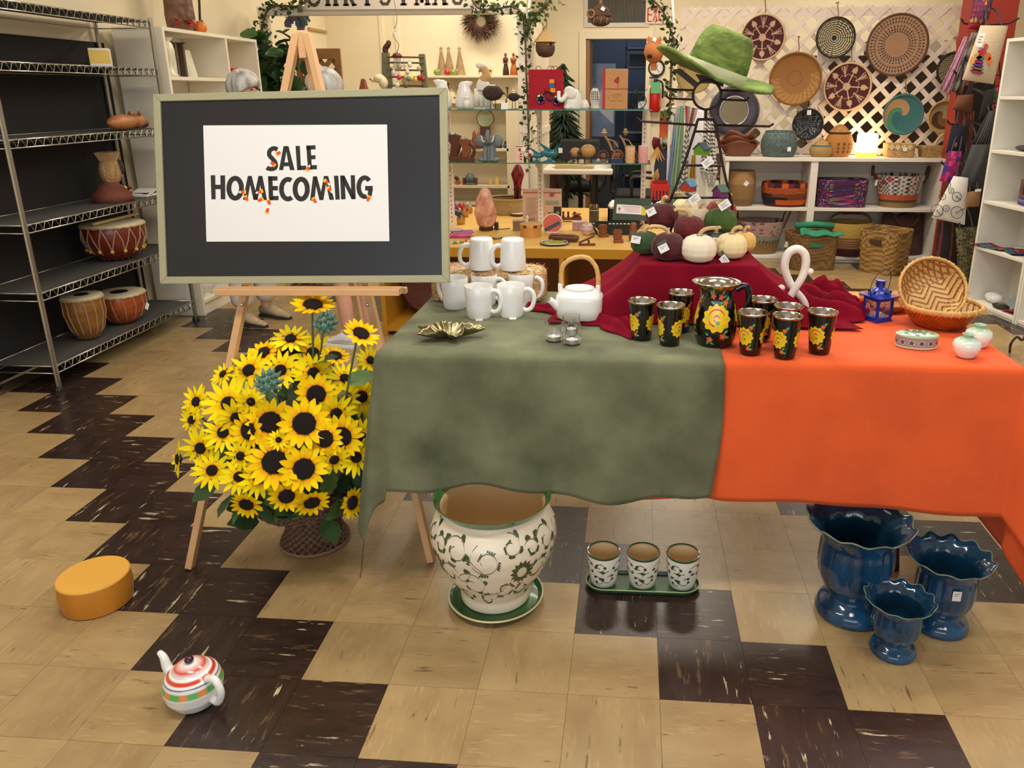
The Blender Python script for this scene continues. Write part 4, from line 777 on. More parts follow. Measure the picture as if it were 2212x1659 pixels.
one('red_candle','short red pillar candle in the small top right bay','candle',G().lathe([(.035,0),(.036,.1),(.034,.104),(0,.104)],24),M('#c8371f',.45,n=(30,.2)),(-2.93,X(502,133,-2.93).y,1.501),smooth=40)
g=G()
for k in range(30): a=k*2.4; g.sheet(lambda u,v:((.03+.05*v)*cos(a)+(u-.5)*.03*sin(a),(.03+.05*v)*sin(a)+(u-.5)*.03*cos(a),.02+.10*v*(1-.7*v)+k*.0035),2,3)
t=T('dark_ornament','dark green openwork ornament on the shelf under the goblet','ornament',(-2.95,5.0,1.201)); ob('base',G().lathe([(.04,0),(.03,.03)],16),M('#3c3a34',.6),t); ob('fronds',g,M('#3f4a36',.6),t)['kind']='stuff'
t=T('ceramic_fish','shiny white ceramic fish on the bottom shelf of the bookcase','figurine',(-2.93,4.98,.101),-.5); ob('body',G().ell((0,0,.07),(.05,.085,.055),16,10),white,t,smooth=180); ob('tail',G().prism([(-.02,.06),(.07,.02),(.05,.08),(.08,.13)],-.008,.008,'x'),white,t,(0,.07,0)); ob('foot',G().lathe([(.035,0),(.02,.03)],14),white,t)
# things on the rack
def onrack(px,py,k,x=-2.98): p=X(px,py,x); return V((x,p.y,zs[k]))
z3=zs[2]; t=T('carved_bear','brown carved wooden bear lying on the wire rack, third shelf','figurine',(-2.93,4.46,z3),0)
ob('body',G().ell((0,-.06,.045),(.05,.13,.045),16,10).ell((0,.075,.05),(.042,.05,.042),14,9),M('#a86a3c',.45,n=(12,.4)),t,smooth=180); ob('muzzle',G().ell((.005,.12,.03),(.03,.04,.022),12,8),M('#5a3422',.45),t,smooth=180)
for s in (-1,1): ob('ear',G().ell((s*.03,.06,.09),(.012,.008,.014),8,6),M('#8c5430',.5),t)
t=T('gift_box','small white box with printed lid on the second rack shelf','box',(-2.97,4.36,zs[1]),.5); ob('carton',G().box(-.05,.05,-.05,.05,0,.10),M('#e8e4da',.6),t,bev=.002); ob('yellow_card',G().box(-.049,.051,-.051,-.0505,.02,.09),M('#e8c060',.6),t)
z4=zs[3]; t=T('straw_puppet','seated straw-headed puppet with bead trim on the fourth rack shelf','puppet',(-2.99,4.28,z4))
ob('head',G().ell((0,.02,.17),(.055,.065,.09),16,10),M('#b08a5c',.9,n=(40,.35,(1,1,.2)),b=(80,1)),t,smooth=180); ob('body',G().lathe([(.11,0),(.10,.04),(.06,.09),(.03,.11)],20),M('#6b3626',.8,n=(20,.3)),t,smooth=180)
for k,c in enumerate(('#b8242c','#242a6a','#e0c040','#1c1a18','#b8242c')): ob('bead',G().ell((.05,.0+.025*k,.07),.013,8,6),M(c,.4),t)
ob('eye_patch',G().ell((.048,.055,.19),(.012,.022,.04),10,7),M('#3a2a22',.8),t,smooth=180); g=G()
for k in range(40): a=k*.157; g.tube([(.04*cos(a),.02+.05*sin(a),.23),(.055*cos(a),.02+.075*sin(a),.275)],.003,4)
ob('straw_hair',g,M('#c4a272',.8),t)['kind']='stuff'
t=T('paper_cards','stack of loose white cards beside the straw puppet','cards',(-2.97,4.55,z4)); ob('card',G().box(-.06,.06,-.07,.07,0,.012),M('#e6e2d8',.7),t); ob('card',G().box(-.06,.06,-.05,.07,.02,.024),M('#dcd8cc',.7),t,rot=(.18,0,.2)); ob('dark_card',G().box(-.05,.05,-.05,.05,.0125,.019),M('#34302c',.6),t)
def drum(lab,loc,r,h,c,laced):
    t=T('hand_drum',lab,'drum',loc); pr=[(.35*r,0),(.62*r,.08*h),(.85*r,.3*h),(r,.6*h),(r*1.0,.85*h),(.95*r,.97*h)]
    ob('shell',G().lathe(pr,40),M(c,.35,n=(9,.25,(1,1,3)),coat=.2),t,smooth=180); ob('drum_skin',G().lathe([(1.0*r,.95*h),(.99*r,.99*h),(.93*r,1.0*h),(0,1.0*h)],40),M('#d9cba6',.7,n=(8,.12)),t,smooth=40)
    if not laced: ob('black_spot',G().lathe([(.36*r,1.0*h),(.35*r,1.008*h),(0,1.008*h)],28),M('#181412',.6),t)
    ob('skin_hoop',G().tube([(1.0*r*cos(2*PI*i/48),1.0*r*sin(2*PI*i/48),.93*h+.004*(i%2)) for i in range(48)],.007,6,True),M('#c2a97c',.7),t)
    f=onlathe(pr,.003); g=G(); n=14
    for k in range(n):
        a=2*PI*k/n
        if laced: g.tube([f(a,.9*h),f(a+.15,.6*h),f(a+PI/n,.30*h)],.003,4); g.tube([f(a+2*PI/n,.9*h),f(a+1.5*PI/n,.6*h),f(a+PI/n,.30*h)],.003,4); g.tube([f(a+PI/n,.3*h),f(a+PI/n,.03*h)],.004,4)
        else: g.tube([f(a,.9*h),f(a+.05,.6*h),f(a+.1,.25*h),f(a+.1,.04*h)],.0025,4)
    ob('lacing',g,M('#b59c80',.7),t)['kind']='stuff'
    if laced:
        for k in range(n): ob('wooden_bead',G().ell(f(2*PI*(k+.5)/n,.3*h,.004),.011,8,6),M('#d09a3c',.4),t)
    return t
d1=drum('red-brown laced drum with yellow beads on the fifth rack shelf',(-3.0,4.25,zs[4]+.0),.165,.215,'#6e2418',True)
one('drumstick','pale wooden stick lying across the laced drum','drumstick',G().tube([(0,-.2,0),(0,.2,-.0)],.009,8),M('#d8b878',.5),(-2.99,4.28,zs[4]+.229))
d2=drum('orange-brown round drum with a white skin on the lowest rack shelf',(-3.0,4.20,zs[5]),.135,.185,'#a04a1e',False); tagcard(d2,(.125,.05,.085),.03,.04,(0,.7,PI/2),0)
drum('tall narrow drum at the near end of the lowest rack shelf',(-2.99,3.88,zs[5]),.10,.25,'#8a5a26',False)
# shoppers
def skin(name,vs,ed,mat,par,sub=2):
    me=bpy.data.meshes.new(name); me.from_pydata([v[:3] for v in vs],ed,[]); me.materials.append(mat); o=bpy.data.objects.new(name,me); COL.objects.link(o); o.parent=par
    k=o.modifiers.new('s','SKIN'); k.use_smooth_shade=True; k.branch_smoothing=.3
    for i,v in enumerate(vs): me.skin_vertices[0].data[i].radius=(v[3],v[4] if len(v)>4 else v[3])
    me.skin_vertices[0].data[0].use_root=True; q=o.modifiers.new('u','SUBSURF'); q.levels=sub; q.render_levels=sub; return o
skn=M('#d9a58c',.55,n=(8,.05)); hairM=M('#a5a29c',.6,n=(30,.45,(1,1,.18)),c2='#dcd9d2')
def person(lab,loc,rz,bow,trou,shirt,shoe,bare):
    t=T('person',lab,'person',loc,rz)      # local facing -y
    hp=V((0,-.03-.05*bow,1.36)); hd=V((0,-.05-.11*bow,1.44)); cr=V((0,-.045-.12*bow,1.50))
    vs=[(0,0,.80,.12,.10),(0,0,.95,.115,.09),(0,-.01,1.10,.125,.095),(0,-.01,1.22,.11,.085),(0,-.015,1.29,.05),(*hp,.052),(*hd,.072,.085),(*cr,.062,.075)]
    ed=[(0,1),(1,2),(2,3),(3,4),(4,5),(5,6),(6,7)]
    for s in (-1,1):
        b=len(vs); vs+=[(s*.09,0,.72,.085),(s*.095,-.005,.43,.052),(s*.10,.01,.25,.048),(s*.10,.02,.07,.034),(s*.105,-.05,.035,.032,.028),(s*.115,-.12,.025,.026,.018)]; ed+=[(0,b)]+[(b+i,b+i+1) for i in range(5)]
        b=len(vs); vs+=[(s*.17,-.01,1.23,.052),(s*.21,.0,1.0,.038),(s*.20,-.11,.82,.028),(s*.19,-.16,.76,.026,.016)]; ed+=[(3,b)]+[(b+i,b+i+1) for i in range(3)]
        for f in range(4): c=len(vs); x=s*(.175+.012*f); vs+=[(x,-.20,.735-.003*f,.0085),(x-s*.004,-.225,.712,.0075),(x-s*.006,-.235,.69,.006)]; ed+=[(b+3,c),(c,c+1),(c+1,c+2)]
        c=len(vs); vs+=[(s*.162,-.175,.735,.0095),(s*.155,-.20,.71,.0075)]; ed+=[(b+3,c),(c,c+1)]
    skin('body',vs,ed,skn,t)
    k=[(0,0,.82,.135,.115),(0,0,.93,.128,.105)]; e2=[(0,1)]
    for s in (-1,1): b=len(k); lo=.40 if bare else .10; k+=[(s*.09,0,.70,.105),(s*.098,-.003,.43,.078),(s*.10,.012,lo,.075)]; e2+=[(0,b),(b,b+1),(b+1,b+2)]
    skin('trousers',k,e2,trou,t)
    k=[(0,0,.86,.14,.11),(0,0,1.0,.135,.105),(0,-.01,1.12,.14,.11),(0,-.01,1.23,.125,.095),(0,-.015,1.285,.06)]; e2=[(0,1),(1,2),(2,3),(3,4)]
    for s in (-1,1): b=len(k); k+=[(s*.172,-.01,1.235,.064),(s*.205,.0,1.05,.055),(s*.21,-.03,.95,.05)]; e2+=[(3,b),(b,b+1),(b+1,b+2)]
    skin('shirt',k,e2,shirt,t)
    def cap(u,v):
        a=2*PI*u; b=-.42+v*(PI/2+.42); q=1.0+.02*sin(a*9+v*6)
        c=hd.lerp(cr,.6)+V((0,.012,-.008)); x=.088*cos(b)*cos(a)*q; y=.104*cos(b)*sin(a)*q; z=.098*sin(b)*q
        front=max(0,-sin(a)); 
        if b<.5: y+=front**2*.015*(.5-b); z+=front**2*.045*(.5-b)
        return c+V((x,y,z))
    ob('hair',G().sheet(cap,48,20),hairM,t,smooth=180,solid=.008)
    for s in (-1,1):
        ob('ear',G().ell(hd+V((s*.076,.010,.008)),(.010,.018,.030),10,8,rot=(.1,0,0)),skn,t,smooth=180); ob('eye',G().ell(hd+V((s*.03,-.083,.012)),(.011,.007,.006),8,6),M('#3a322e',.3),t)
        sh=ob('shoe',G().add(*shoeg(s)),shoe[0],t,smooth=180); ob('sole',G().prism([(s*.105+x,y) for x,y in ((-.035,.07),(.035,.07),(.04,-.05),(.042,-.12),(.02,-.175),(-.015,-.175),(-.038,-.12),(-.036,-.05))],0,.018,'z'),shoe[1],sh)
    ob('nose',G().ell(hd+V((0,-.092,-.006)),(.010,.016,.016),10,7),skn,t,smooth=180); ob('mouth',G().ell(hd+V((0,-.078,-.042)),(.02,.008,.005),10,6),M('#b06a60',.5),t)
    return t
def shoeg(s):
    g=G()
    def f(u,v):
        a=2*PI*u; y=.075-.255*v; w=.040*(sin(PI*min(1,.10+v*.86))**.45); hgt=(.085 if v<.30 else .085-.045*min(1,(v-.3)/.35))*(sin(PI*min(1,.14+v*.85))**.4)
        return (s*.105+w*cos(a),y,.012+hgt*.5+hgt*.5*sin(a))
    g.sheet(f,20,16); return g.v,g.f
p1=Z(585,690,0); person('grey-haired shopper in white trousers and beige suede shoes, head bowed',(p1.x-.07,4.72,0),PI/2-.35,.75,M('#dcd8d4',.8),M('#cfd4d8',.8),(M('#a8987a',.8,n=(30,.12)),M('#3a3430',.7)),False)
p2=Z(765,722,0); person('grey-haired shopper with bare ankles and white sneakers, back of head seen past the easel',(-1.64,4.335,0),-PI/2-.25,.25,M('#6a6f7c',.8),M('#d8dce4',.8),(M('#d8d8dc',.6),M('#f0f0f0',.6)),True)
# ---------------------------------------------------------------- low yellow bench with glass shelves
BZ=.56; FYb=4.456; bm=M('#e0b262',.35,n=(3,.06,(1,4,1))); bed=M('#b98420',.45); bin_=M('#8a5f34',.6)
bX0,bX1,bY1=-1.515,.37,6.15; t=T('display_bench','long low mustard-yellow display bench with an open front','display bench',(0,5.2,0)); o=-5.2
ob('bench_top',G().box(bX0,bX1,FYb+.003+o,bY1+o,BZ-.058,BZ),bm,t,bev=.003); ob('front_edge',G().box(bX0,bX1,FYb+o,FYb+.003+o,BZ-.058,BZ-.001),bed,t)
for a in (bX0,-.42,bX1-.03): ob('side_panel',G().box(a,a+.03,FYb+o,bY1+o,.0,BZ-.058),bed,t,bev=.002)
ob('bottom_shelf',G().box(bX0+.03,bX1-.03,FYb+o,bY1+o,.03,.06),bed,t); ob('back_panel',G().box(bX0+.03,bX1-.03,FYb+.45+o,FYb+.46+o,.06,BZ-.06),bin_,t)
t=T('carved_platter','dark reddish carved oval wooden platter inside the yellow bench','platter',(-1.28,4.72,.062),(-.18,0,0)); ob('platter',G().prism([(.19*cos(a),.20+.19*sin(a)) for a in [2*PI*i/30 for i in range(30)]],-.012,.012),M('#6b3524',.4,n=(8,.25)),t,bev=.004)
for a0 in (60,150,240,330): ob('carved_ring',G().tube([(.10*cos(rad(a0))+.07*cos(2*PI*i/20),-.014,.20+.10*sin(rad(a0))+.07*sin(2*PI*i/20)) for i in range(20)],.007,6,True),M('#7d4630',.4),t)
# slotted uprights and glass
upm=M('#e6d2c4',.45); GZ1,GZ2=1.335,1.012; UY=5.2
t=T('glass_shelving','slotted cream uprights carrying two glass shelves above the bench','shelving',(0,UY,0))
for px in (969,1166,1392):
    x=Y(px,300,UY).x; u=ob('upright',G().box(x-.016,x+.016,-.012,.012,BZ,GZ1),upm,t); g=G()
    for k in range(27): z=BZ+.03+k*.028; g.box(x-.0022,x+.0022,-.0128,-.0118,z,z+.012)
    ob('slots',g,M('#3a302a',.8),u,smooth=0)['kind']='stuff'
    for z in (GZ1,GZ2): ob('bracket',G().prism([(.0,z-.006),(-.25,z-.006),(-.25,z-.018),(-.03,z-.07),(0,z-.075)],x-.003,x+.003,'x'),M('#cfc2b4',.4,.3),u)
gm=M('#bfe0d4',.02,trans=1,ior=1.45); gl=[Y(958,237,4.93).x,Y(1409,237,4.93).x]
for z in (GZ1,GZ2): ob('glass_shelf',G().box(gl[0],gl[1],-.27,.02,z-.006,z),gm,t)
for z in (GZ1,GZ2): ob('glass_edge',G().box(gl[0],gl[1],-.2712,-.2702,z-.0062,z-.0002),M('#4f8f7c',.15,trans=.3),t)
top=lambda px,Yv=5.05:V((Y(px,230,Yv).x,Yv,GZ1+.0006)); mid=lambda px,Yv=5.05:V((Y(px,345,Yv).x,Yv,GZ2+.0006)); ben=lambda px,py:Z(px,py,BZ+.0006)
k5=S(V((0,5.05,1.2)))                       # metres per pixel about here
por=M('#eceae4',.25,coat=.3); wood=M('#5c2f1e',.4,n=(10,.3,(1,1,.2))); wood2=M('#7c4526',.4,n=(12,.3,(1,1,.2))); blkm=M('#17140f',.5,n=(30,.6))
# top shelf
for lab,px,s,hh in (('tall white ceramic bird with an open beak, left end of the top glass shelf',957,-1,.175),('second tall white ceramic bird, beak tipped right, top glass shelf',1004,1,.165)):
    t=T('ceramic_bird',lab,'figurine',top(px)); ob('body',G().lathe([(.05,0),(.058,.02),(.056,.06),(.042,.11),(.034,.14),(.03,hh-.01),(.012,hh)],28),por,t,smooth=180); ob('beak',G().tube([(0,0,hh-.03),(s*.03,0,hh-.016),(s*.055,0,hh-.004)],[.03,.022,.004],12),por,t,smooth=180)
t=T('ceramic_chick','small white ceramic fledgling figure on the top glass shelf','figurine',top(1008,4.97)); ob('body',G().ell((0,0,.03),(.022,.02,.03),12,8),por,t,smooth=180); ob('head',G().ell((0,0,.066),(.014,.013,.014),10,7).ell((0,0,.07),(.03,.006,.005),10,5),por,t,smooth=180); ob('crest',G().lathe([(.008,.075),(.003,.11),(0,.112)],8),por,t)
t=T('white_camel','white and tan shaggy camel figure standing on the top glass shelf','figurine',top(1045,5.10)); ob('body',G().ell((0,0,.13),(.045,.035,.06),14,10),M('#e8e2d4',.9,n=(30,.12),b=(60,1)),t,smooth=180)
for x in (-.045,-.012,.02,.045): l_=ob('leg',G().tube([(x,0,.0),(x,0,.06),(x*.7,0,.12)],[.014,.018,.026],10),M('#ece6d8',.9),t,smooth=180); ob('hoof',G().ell((x,-.004,.008),(.014,.016,.008),8,5),M('#2a2420',.6),l_)
ob('neck',G().tube(bent([(0,0,.17),(.025,0,.20),(.015,0,.235),(-.01,0,.255)],4),[.03]*5+[.024]*4+[.022]*4,10),M('#c9a06a',.9),t,smooth=180); ob('head',G().ell((-.012,-.005,.262),(.03,.022,.02),12,8),M('#ece6d8',.9),t,smooth=180); ob('base',G().box(-.075,.06,-.03,.03,0,.010),M('#dcdcd4',.4),t)
def wbird(lab,px,r,legh,s,Yv):
    t=T('wire_bird',lab,'figurine',top(px,Yv)); ob('body',G().ell((0,0,legh+r*.75),(r*1.15,r*.8,r*.85),18,12),M('#3b2f26',.8,n=(40,.5,(1,1,3)),b=(90,1.5)),t,smooth=180); ob('back_feathers',G().ell((-s*.0,0,legh+r*1.5),(r*.45,r*.4,r*.12),12,6),M('#d9d6d0',.6),t,smooth=180)
    ob('tail',G().tube([(s*r*1.0,0,legh+r*.8),(s*r*1.45,0,legh+r*.6)],[.012,.002],8),M('#3b2f26',.8),t); ob('beak',G().tube([(-s*r*1.05,0,legh+r*.95),(-s*r*1.75,0,legh+r*1.0)],[.006,.002],6),M('#8a8478',.4,.5),t)
    for x in (-.3,.3): ob('leg',G().tube([(x*r,0,.003),(x*r*.9,0,legh+r*.1)],.0022,6),M('#3a342e',.4,.6),t)
    ob('stand',G().box(-r*.8,r*.8,-.02,.02,0,.003),M('#3a342e',.4,.6),t)
wbird('large black twig bird on wire legs, top glass shelf',1065,.056,.055,1,4.98); wbird('small black twig bird with a white back, right of the larger one',1110,.031,.05,1,4.99)
one('blank_card','small blank white card standing on the top glass shelf','card',G().box(-.022,.022,-.001,.001,0,.04),M('#f6f5f0',.7),top(1090,4.96),(-.1,0,0))
q=top(1180,5.0); w=76*k5/2; h=80*k5; t=T('red_bag','red cloth bag with an appliqued bicycle on the top glass shelf','bag',q); red=M('#a81226',.85,n=(40,.1),b=(150,.4))
ob('bag_body',G().sheet(lambda u,v:((u-.5)*2*w*(1-.03*v),-.022*sin(PI*u)*(1-.5*v)-.004,h*v),14,12).sheet(lambda u,v:((.5-u)*2*w*(1-.03*v),.022*sin(PI*u)*(1-.5*v)+.006,h*v),14,12).box(-w,w,-.006,.006,0,.004),red,t,smooth=180)
for x,r_ in ((-.045,.018),(.03,.022),(.055,.024)): ob('cord_handle',G().tube(bent([(x-r_,0,h-.004),(x-r_*.7,0,h+.014),(x,0,h+.02),(x+r_*.7,0,h+.014),(x+r_,0,h-.004)],4),.0018,6),M('#8c1020',.7),t)
d=Dec(lambda u,v,l=0:(u*w,-.0285-l,v*h)); 
for x,y in ((-.28,.26),(.62,.23)):
    for m,c in enumerate(('#7a3a9a','#e0a02c','#f0f0ea','#2f7a4a','#c23a80','#6a2a8a')): a=m*PI/3; d.blob(x+.13*cos(a)*1,y+.07*sin(a),.12,.06,c,0,10)
    d.rib(arc(x,y,.25,0,360,24,.125),.018,'#17141a',.0004)
for P in ([(-.28,.26),(.0,.45),(.3,.42),(.62,.23)],[(0,.45),(.1,.22),(.55,.24)],[(.1,.22),(.3,.42)],[(0,.52),(-.05,.45)]): d.rib(P,.035,'#17141a',.0006)
for x,y,c in ((.35,.70,'#e89a20'),(.35,.60,'#2a6aa8'),(.40,.48,'#e89a20')): d.poly([(x-.14,y-.055),(x+.14,y-.055),(x+.13,y+.055),(x-.13,y+.055)],c,.0006)
d.done('bicycle_applique',PV(.8),t)
def elephant(lab,p,k,m,rz=0,trunkup=True):
    t=T('elephant_figure',lab,'figurine',p,rz); t.scale=(k,k,k); ob('body',G().lathe([(.055,0),(.06,.01),(.055,.05),(.045,.085),(.03,.11),(.01,.12)],24,sy=.75),m,t,smooth=180); ob('head',G().ell((-.022,-.012,.10),(.036,.03,.034),14,10),m,t,smooth=180)
    ob('trunk',G().tube(bent([(-.035,-.03,.09),(-.062,-.045,.055),(-.082,-.045,.062),(-.084,-.04,.105)],5),[.017-.0004*i for i in range(16)],10),m,t,smooth=180)
    for s in (-1,1): ob('ear',G().ell((-.010+s*.002,-.018-s*.026,.095),(.036,.008,.034),12,8,rot=(0,0,-.3*s)),m,t,smooth=180)
    for s in (-1,1): ob('foot',G().ell((-.03,s*.025-.012,.012),(.022,.018,.014),10,6),m,t,smooth=180)
elephant('glossy white ceramic elephant with raised trunk, top glass shelf',top(1238,5.0),1.02,por)
t=T('ceramic_figure','small white ceramic figure behind the white elephant','figurine',top(1262,5.08)); ob('body',G().lathe([(.03,0),(.033,.015),(.022,.045),(.015,.055)],18),por,t,smooth=180); ob('post',G().lathe([(.008,.02),(.008,.10)],10,c=(-.012,0),capt=True),M('#cfc4b0',.5),t)
t=T('owl_figure','pale carved soapstone owl on the top glass shelf','figurine',top(1285,5.06)); so_=M('#c9c6b8',.5,n=(30,.25)); ob('body',G().lathe([(.028,0),(.03,.012),(.022,.02),(.028,.05),(.030,.08),(.024,.11),(.014,.125)],20,sy=.8),so_,t,smooth=180)
ob('plumage',G().add(*(lambda g:(g.v,g.f))(__import__('functools').reduce(lambda g,ij:g.ell((-.018+.012*ij[0],-.0225,.06+.014*ij[1]),(.004,.003,.005),6,4),[(i,j) for i in range(4) for j in range(4)],G()))),M('#57544c',.7),t)['kind']='stuff'
q=top(1328,5.02); t=T('kraft_notebook','brown kraft notebook with red spine and a bicycle sketch, top glass shelf','notebook',q,(-.06,0,0)); w=54*k5/2; h=81*k5
ob('cover',G().box(-w+.018,w,-.008,.008,0,h),M('#c08a54',.7,n=(60,.08)),t,bev=.001); ob('red_spine',G().box(-w,-w+.018,-.009,.009,0,h),M('#b0303c',.7),t); ob('red_ribbon',G().box(-w-.001,w+.001,-.0105,.0105,h*.50,h*.515),M('#b0283a',.7),t); ob('page_block',G().box(-w+.02,w-.001,-.006,.006,h,h+.001),M('#e8dcc0',.8),t)
d=Dec(planeXZ(.0,-.008,0,.0006)); d.poly([(-.01,.165),(.012,.19),(.022,.195),(.026,.178),(.024,.16),(.016,.148)],'#a83040'); d.rib([(.016,.15),(.018,.13)],.004,'#a83040')
for x in (-.02,.032): d.rib(arc(x,.068,.0185,0,360,20),.0013,'#6b4a2e')
d.rib([(-.02,.068),(-.004,.09),(.022,.092),(.032,.068)],.0015,'#6b4a2e'); d.rib([(-.004,.09),(.004,.07),(.022,.092)],.0015,'#6b4a2e'); d.rib([(-.04,.046),(.05,.047)],.001,'#6b4a2e'); d.done('cover_print',PV(.8),t)
t=T('wire_tricycle','black wire penny-farthing model at the right end of the top glass shelf','model',top(1380,5.0),.15); bw=M('#141210',.4,.4); ob('big_wheel',G().tube([(.045*cos(a),0,.048+.045*sin(a)) for a in [2*PI*i/30 for i in range(30)]],.0028,6,True),bw,t)
ob('spokes',G().tube([(-.045,0,.048),(.045,0,.048)],.0016,5).tube([(-.022,0,.087),(.022,0,.009)],.0016,5).tube([(.022,0,.087),(-.022,0,.009)],.0016,5),bw,t); ob('frame',G().tube(bent([(0,0,.048),(-.015,.01,.11),(-.045,.02,.09),(-.055,.02,.02)],5),.0026,6),bw,t); ob('basket_tray',G().box(-.01,.045,-.012,.03,.112,.115).tube([(-.01,.01,.113),(.05,.01,.113),(.05,.01,.128)],.002,5),bw,t); ob('paper_tag',G().box(-.002,.04,.02,.021,.005,.05),M('#d8d8d4',.7),t)
# middle shelf
for lab,px,Yv,k in (('dark carved wooden antelope pair at the left of the lower glass shelf',983,5.08,1),('brown carved wooden abstract figure with silver cap, lower glass shelf',1006,4.99,.86)):
    t=T('carved_figure',lab,'figurine',mid(px,Yv)); t.scale=(k,k,k); ob('plinth',G().box(-.065,.065,-.03,.03,0,.03),wood,t,bev=.002); ob('shaft',G().prism([(-.03,.03),(.02,.03),(.045,.09),(.03,.13),(.05,.155),(.0,.17),(-.05,.15),(-.02,.10)],-.018,.018),wood2 if k<1 else wood,t,bev=.004); ob('curved_arm',G().tube(bent([(.02,0,.14),(.06,0,.11),(.065,0,.06),(.04,0,.03)],5),.012,8),wood,t,smooth=180); ob('cap',G().ell((-.01,0,.165),(.03,.02,.014),12,7),M('#a8a294',.3,.8),t,smooth=180)
gs_=M('#6f777c',.5,n=(18,.15)); t=T('grey_elephant','grey stone elephant sitting upright with raised trunk and white tusks, lower glass shelf','figurine',mid(1058,4.99)); ob('body',G().lathe([(.05,0),(.055,.012),(.046,.05),(.04,.09),(.03,.125),(.012,.14)],24,sy=.75),gs_,t,smooth=180); ob('head',G().ell((0,-.012,.13),(.036,.032,.036),14,10),gs_,t,smooth=180)
ob('trunk',G().tube(bent([(0,-.03,.125),(0,-.055,.135),(0,-.055,.17),(0,-.04,.195)],5),[.021-.0006*i for i in range(16)],10),gs_,t,smooth=180)
for s in (-1,1):
    ob('ear',G().ell((s*.055,-.004,.128),(.034,.010,.038),14,9,rot=(0,s*.3,0)),gs_,t,smooth=180); ob('tusk',G().tube(bent([(s*.018,-.04,.125),(s*.032,-.055,.135),(s*.040,-.055,.165)],4),[.006]*5+[.004]*4,7),por,t,smooth=180); ob('foot',G().ell((s*.045,-.03,.016),(.026,.032,.016),12,7),gs_,t,smooth=180); ob('foreleg',G().tube([(s*.022,-.03,.09),(s*.022,-.045,.01)],.014,8),gs_,t)
t=T('pink_card','pink printed display card at the edge of the lower glass shelf','card',mid(1121,4.945),(-.12,0,0)); ob('card',G().box(-.028,.028,-.001,.001,0,.105),M('#e6b8a4',.7),t); d=Dec(planeXZ(0,-.001,0,.0006)); d.rib([(-.02,.098),(.02,.098)],.004,'#7a3a34'); d.blob(.008,.078,.012,.010,'#3a3f60',0,12,5,.3); d.blob(.012,.052,.006,.005,'#3a3032'); d.rib([(.004,.036),(.02,.036)],.007,'#3a3a3c'); d.rib([(.006,.02),(.018,.02)],.008,'#44444a'); d.done('print',PV(.7),t)
tg_=M('#2f8a98',.08,trans=.55,coat=.3)
for lab,px,s,k in (('teal glass bird with raised wings, lower glass shelf',1186,1,1),('smaller teal glass bird to the left, wing raised',1160,-1,.75)):
    t=T('glass_bird',lab,'figurine',mid(px,4.98)); t.scale=(k,k,k); ob('body',G().ell((0,0,.055),(.06,.022,.024),16,10),tg_,t,smooth=180); ob('wing',G().prism([(-.01,.06),(.03,.07),(-.075,.13)],-.004,.004),tg_,t); ob('wing',G().prism([(.01,.06),(.035,.055),(.085,.125)],-.004,.004),tg_,t); ob('foot',G().lathe([(.045,0),(.04,.006),(.012,.014),(.012,.04)],18),tg_,t,smooth=180)
    if k==1: tagcard(t,(.075,-.02,.075),.024,.03)
t=T('painted_cow','small black and white painted cow with flowers, lower glass shelf','figurine',mid(1141,4.97)); ob('body',G().ell((0,0,.05),(.035,.022,.025),14,9),PV(.5),t,paint=lambda x,y,z:['#e6e2d8','#1b1815','#c84a2c','#e6e2d8'][int((x*70+z*40+y*50)%4)],smooth=180); ob('head',G().ell((-.03,-.01,.075),(.018,.016,.02),12,8),M('#e6e2d8',.5),t,smooth=180)
for x in (-.02,.02): ob('leg',G().tube([(x,0,0),(x,0,.04)],.008,8),M('#1b1815',.5),t)
gm2=M('#b98a52',.4,n=(14,.15))
for lab,px,r,Yv in (('smaller gourd sheep with dark face, lower glass shelf',1243,.030,5.03),('larger gourd sheep with dark head, lower glass shelf',1270,.042,4.99)):
    t=T('gourd_sheep',lab,'figurine',mid(px,Yv)); L=.030; ob('body',G().ell((0,0,L+r*.95),(r*1.15,r,r),18,12),gm2,t,smooth=180); hd_=ob('head',G().ell((-r*1.15,-.012,L+r*.75),(r*.42,r*.36,r*.42),12,8),M('#3c2218',.4),t,smooth=180); ob('ear',G().ell((-r*.9,-.014,L+r*.85),(r*.3,r*.1,r*.34),10,6),M('#4a2a1e',.4),hd_)
    for x in (-.5,.5):
        for y in (-.3,.3): ob('leg',G().tube([(x*r,y*r,0),(x*r,y*r,L+r*.4)],.0042,6),M('#3c2218',.4),t)
t=T('pebble','small translucent stone on the lower glass shelf beside the gourd sheep','stone',mid(1292,4.96)); ob('stone',G().ell((0,0,.013),(.015,.012,.013),10,7),M('#a89684',.3),t)
bam=M('#a8845c',.5); hatm=M('#c89a66',.6)
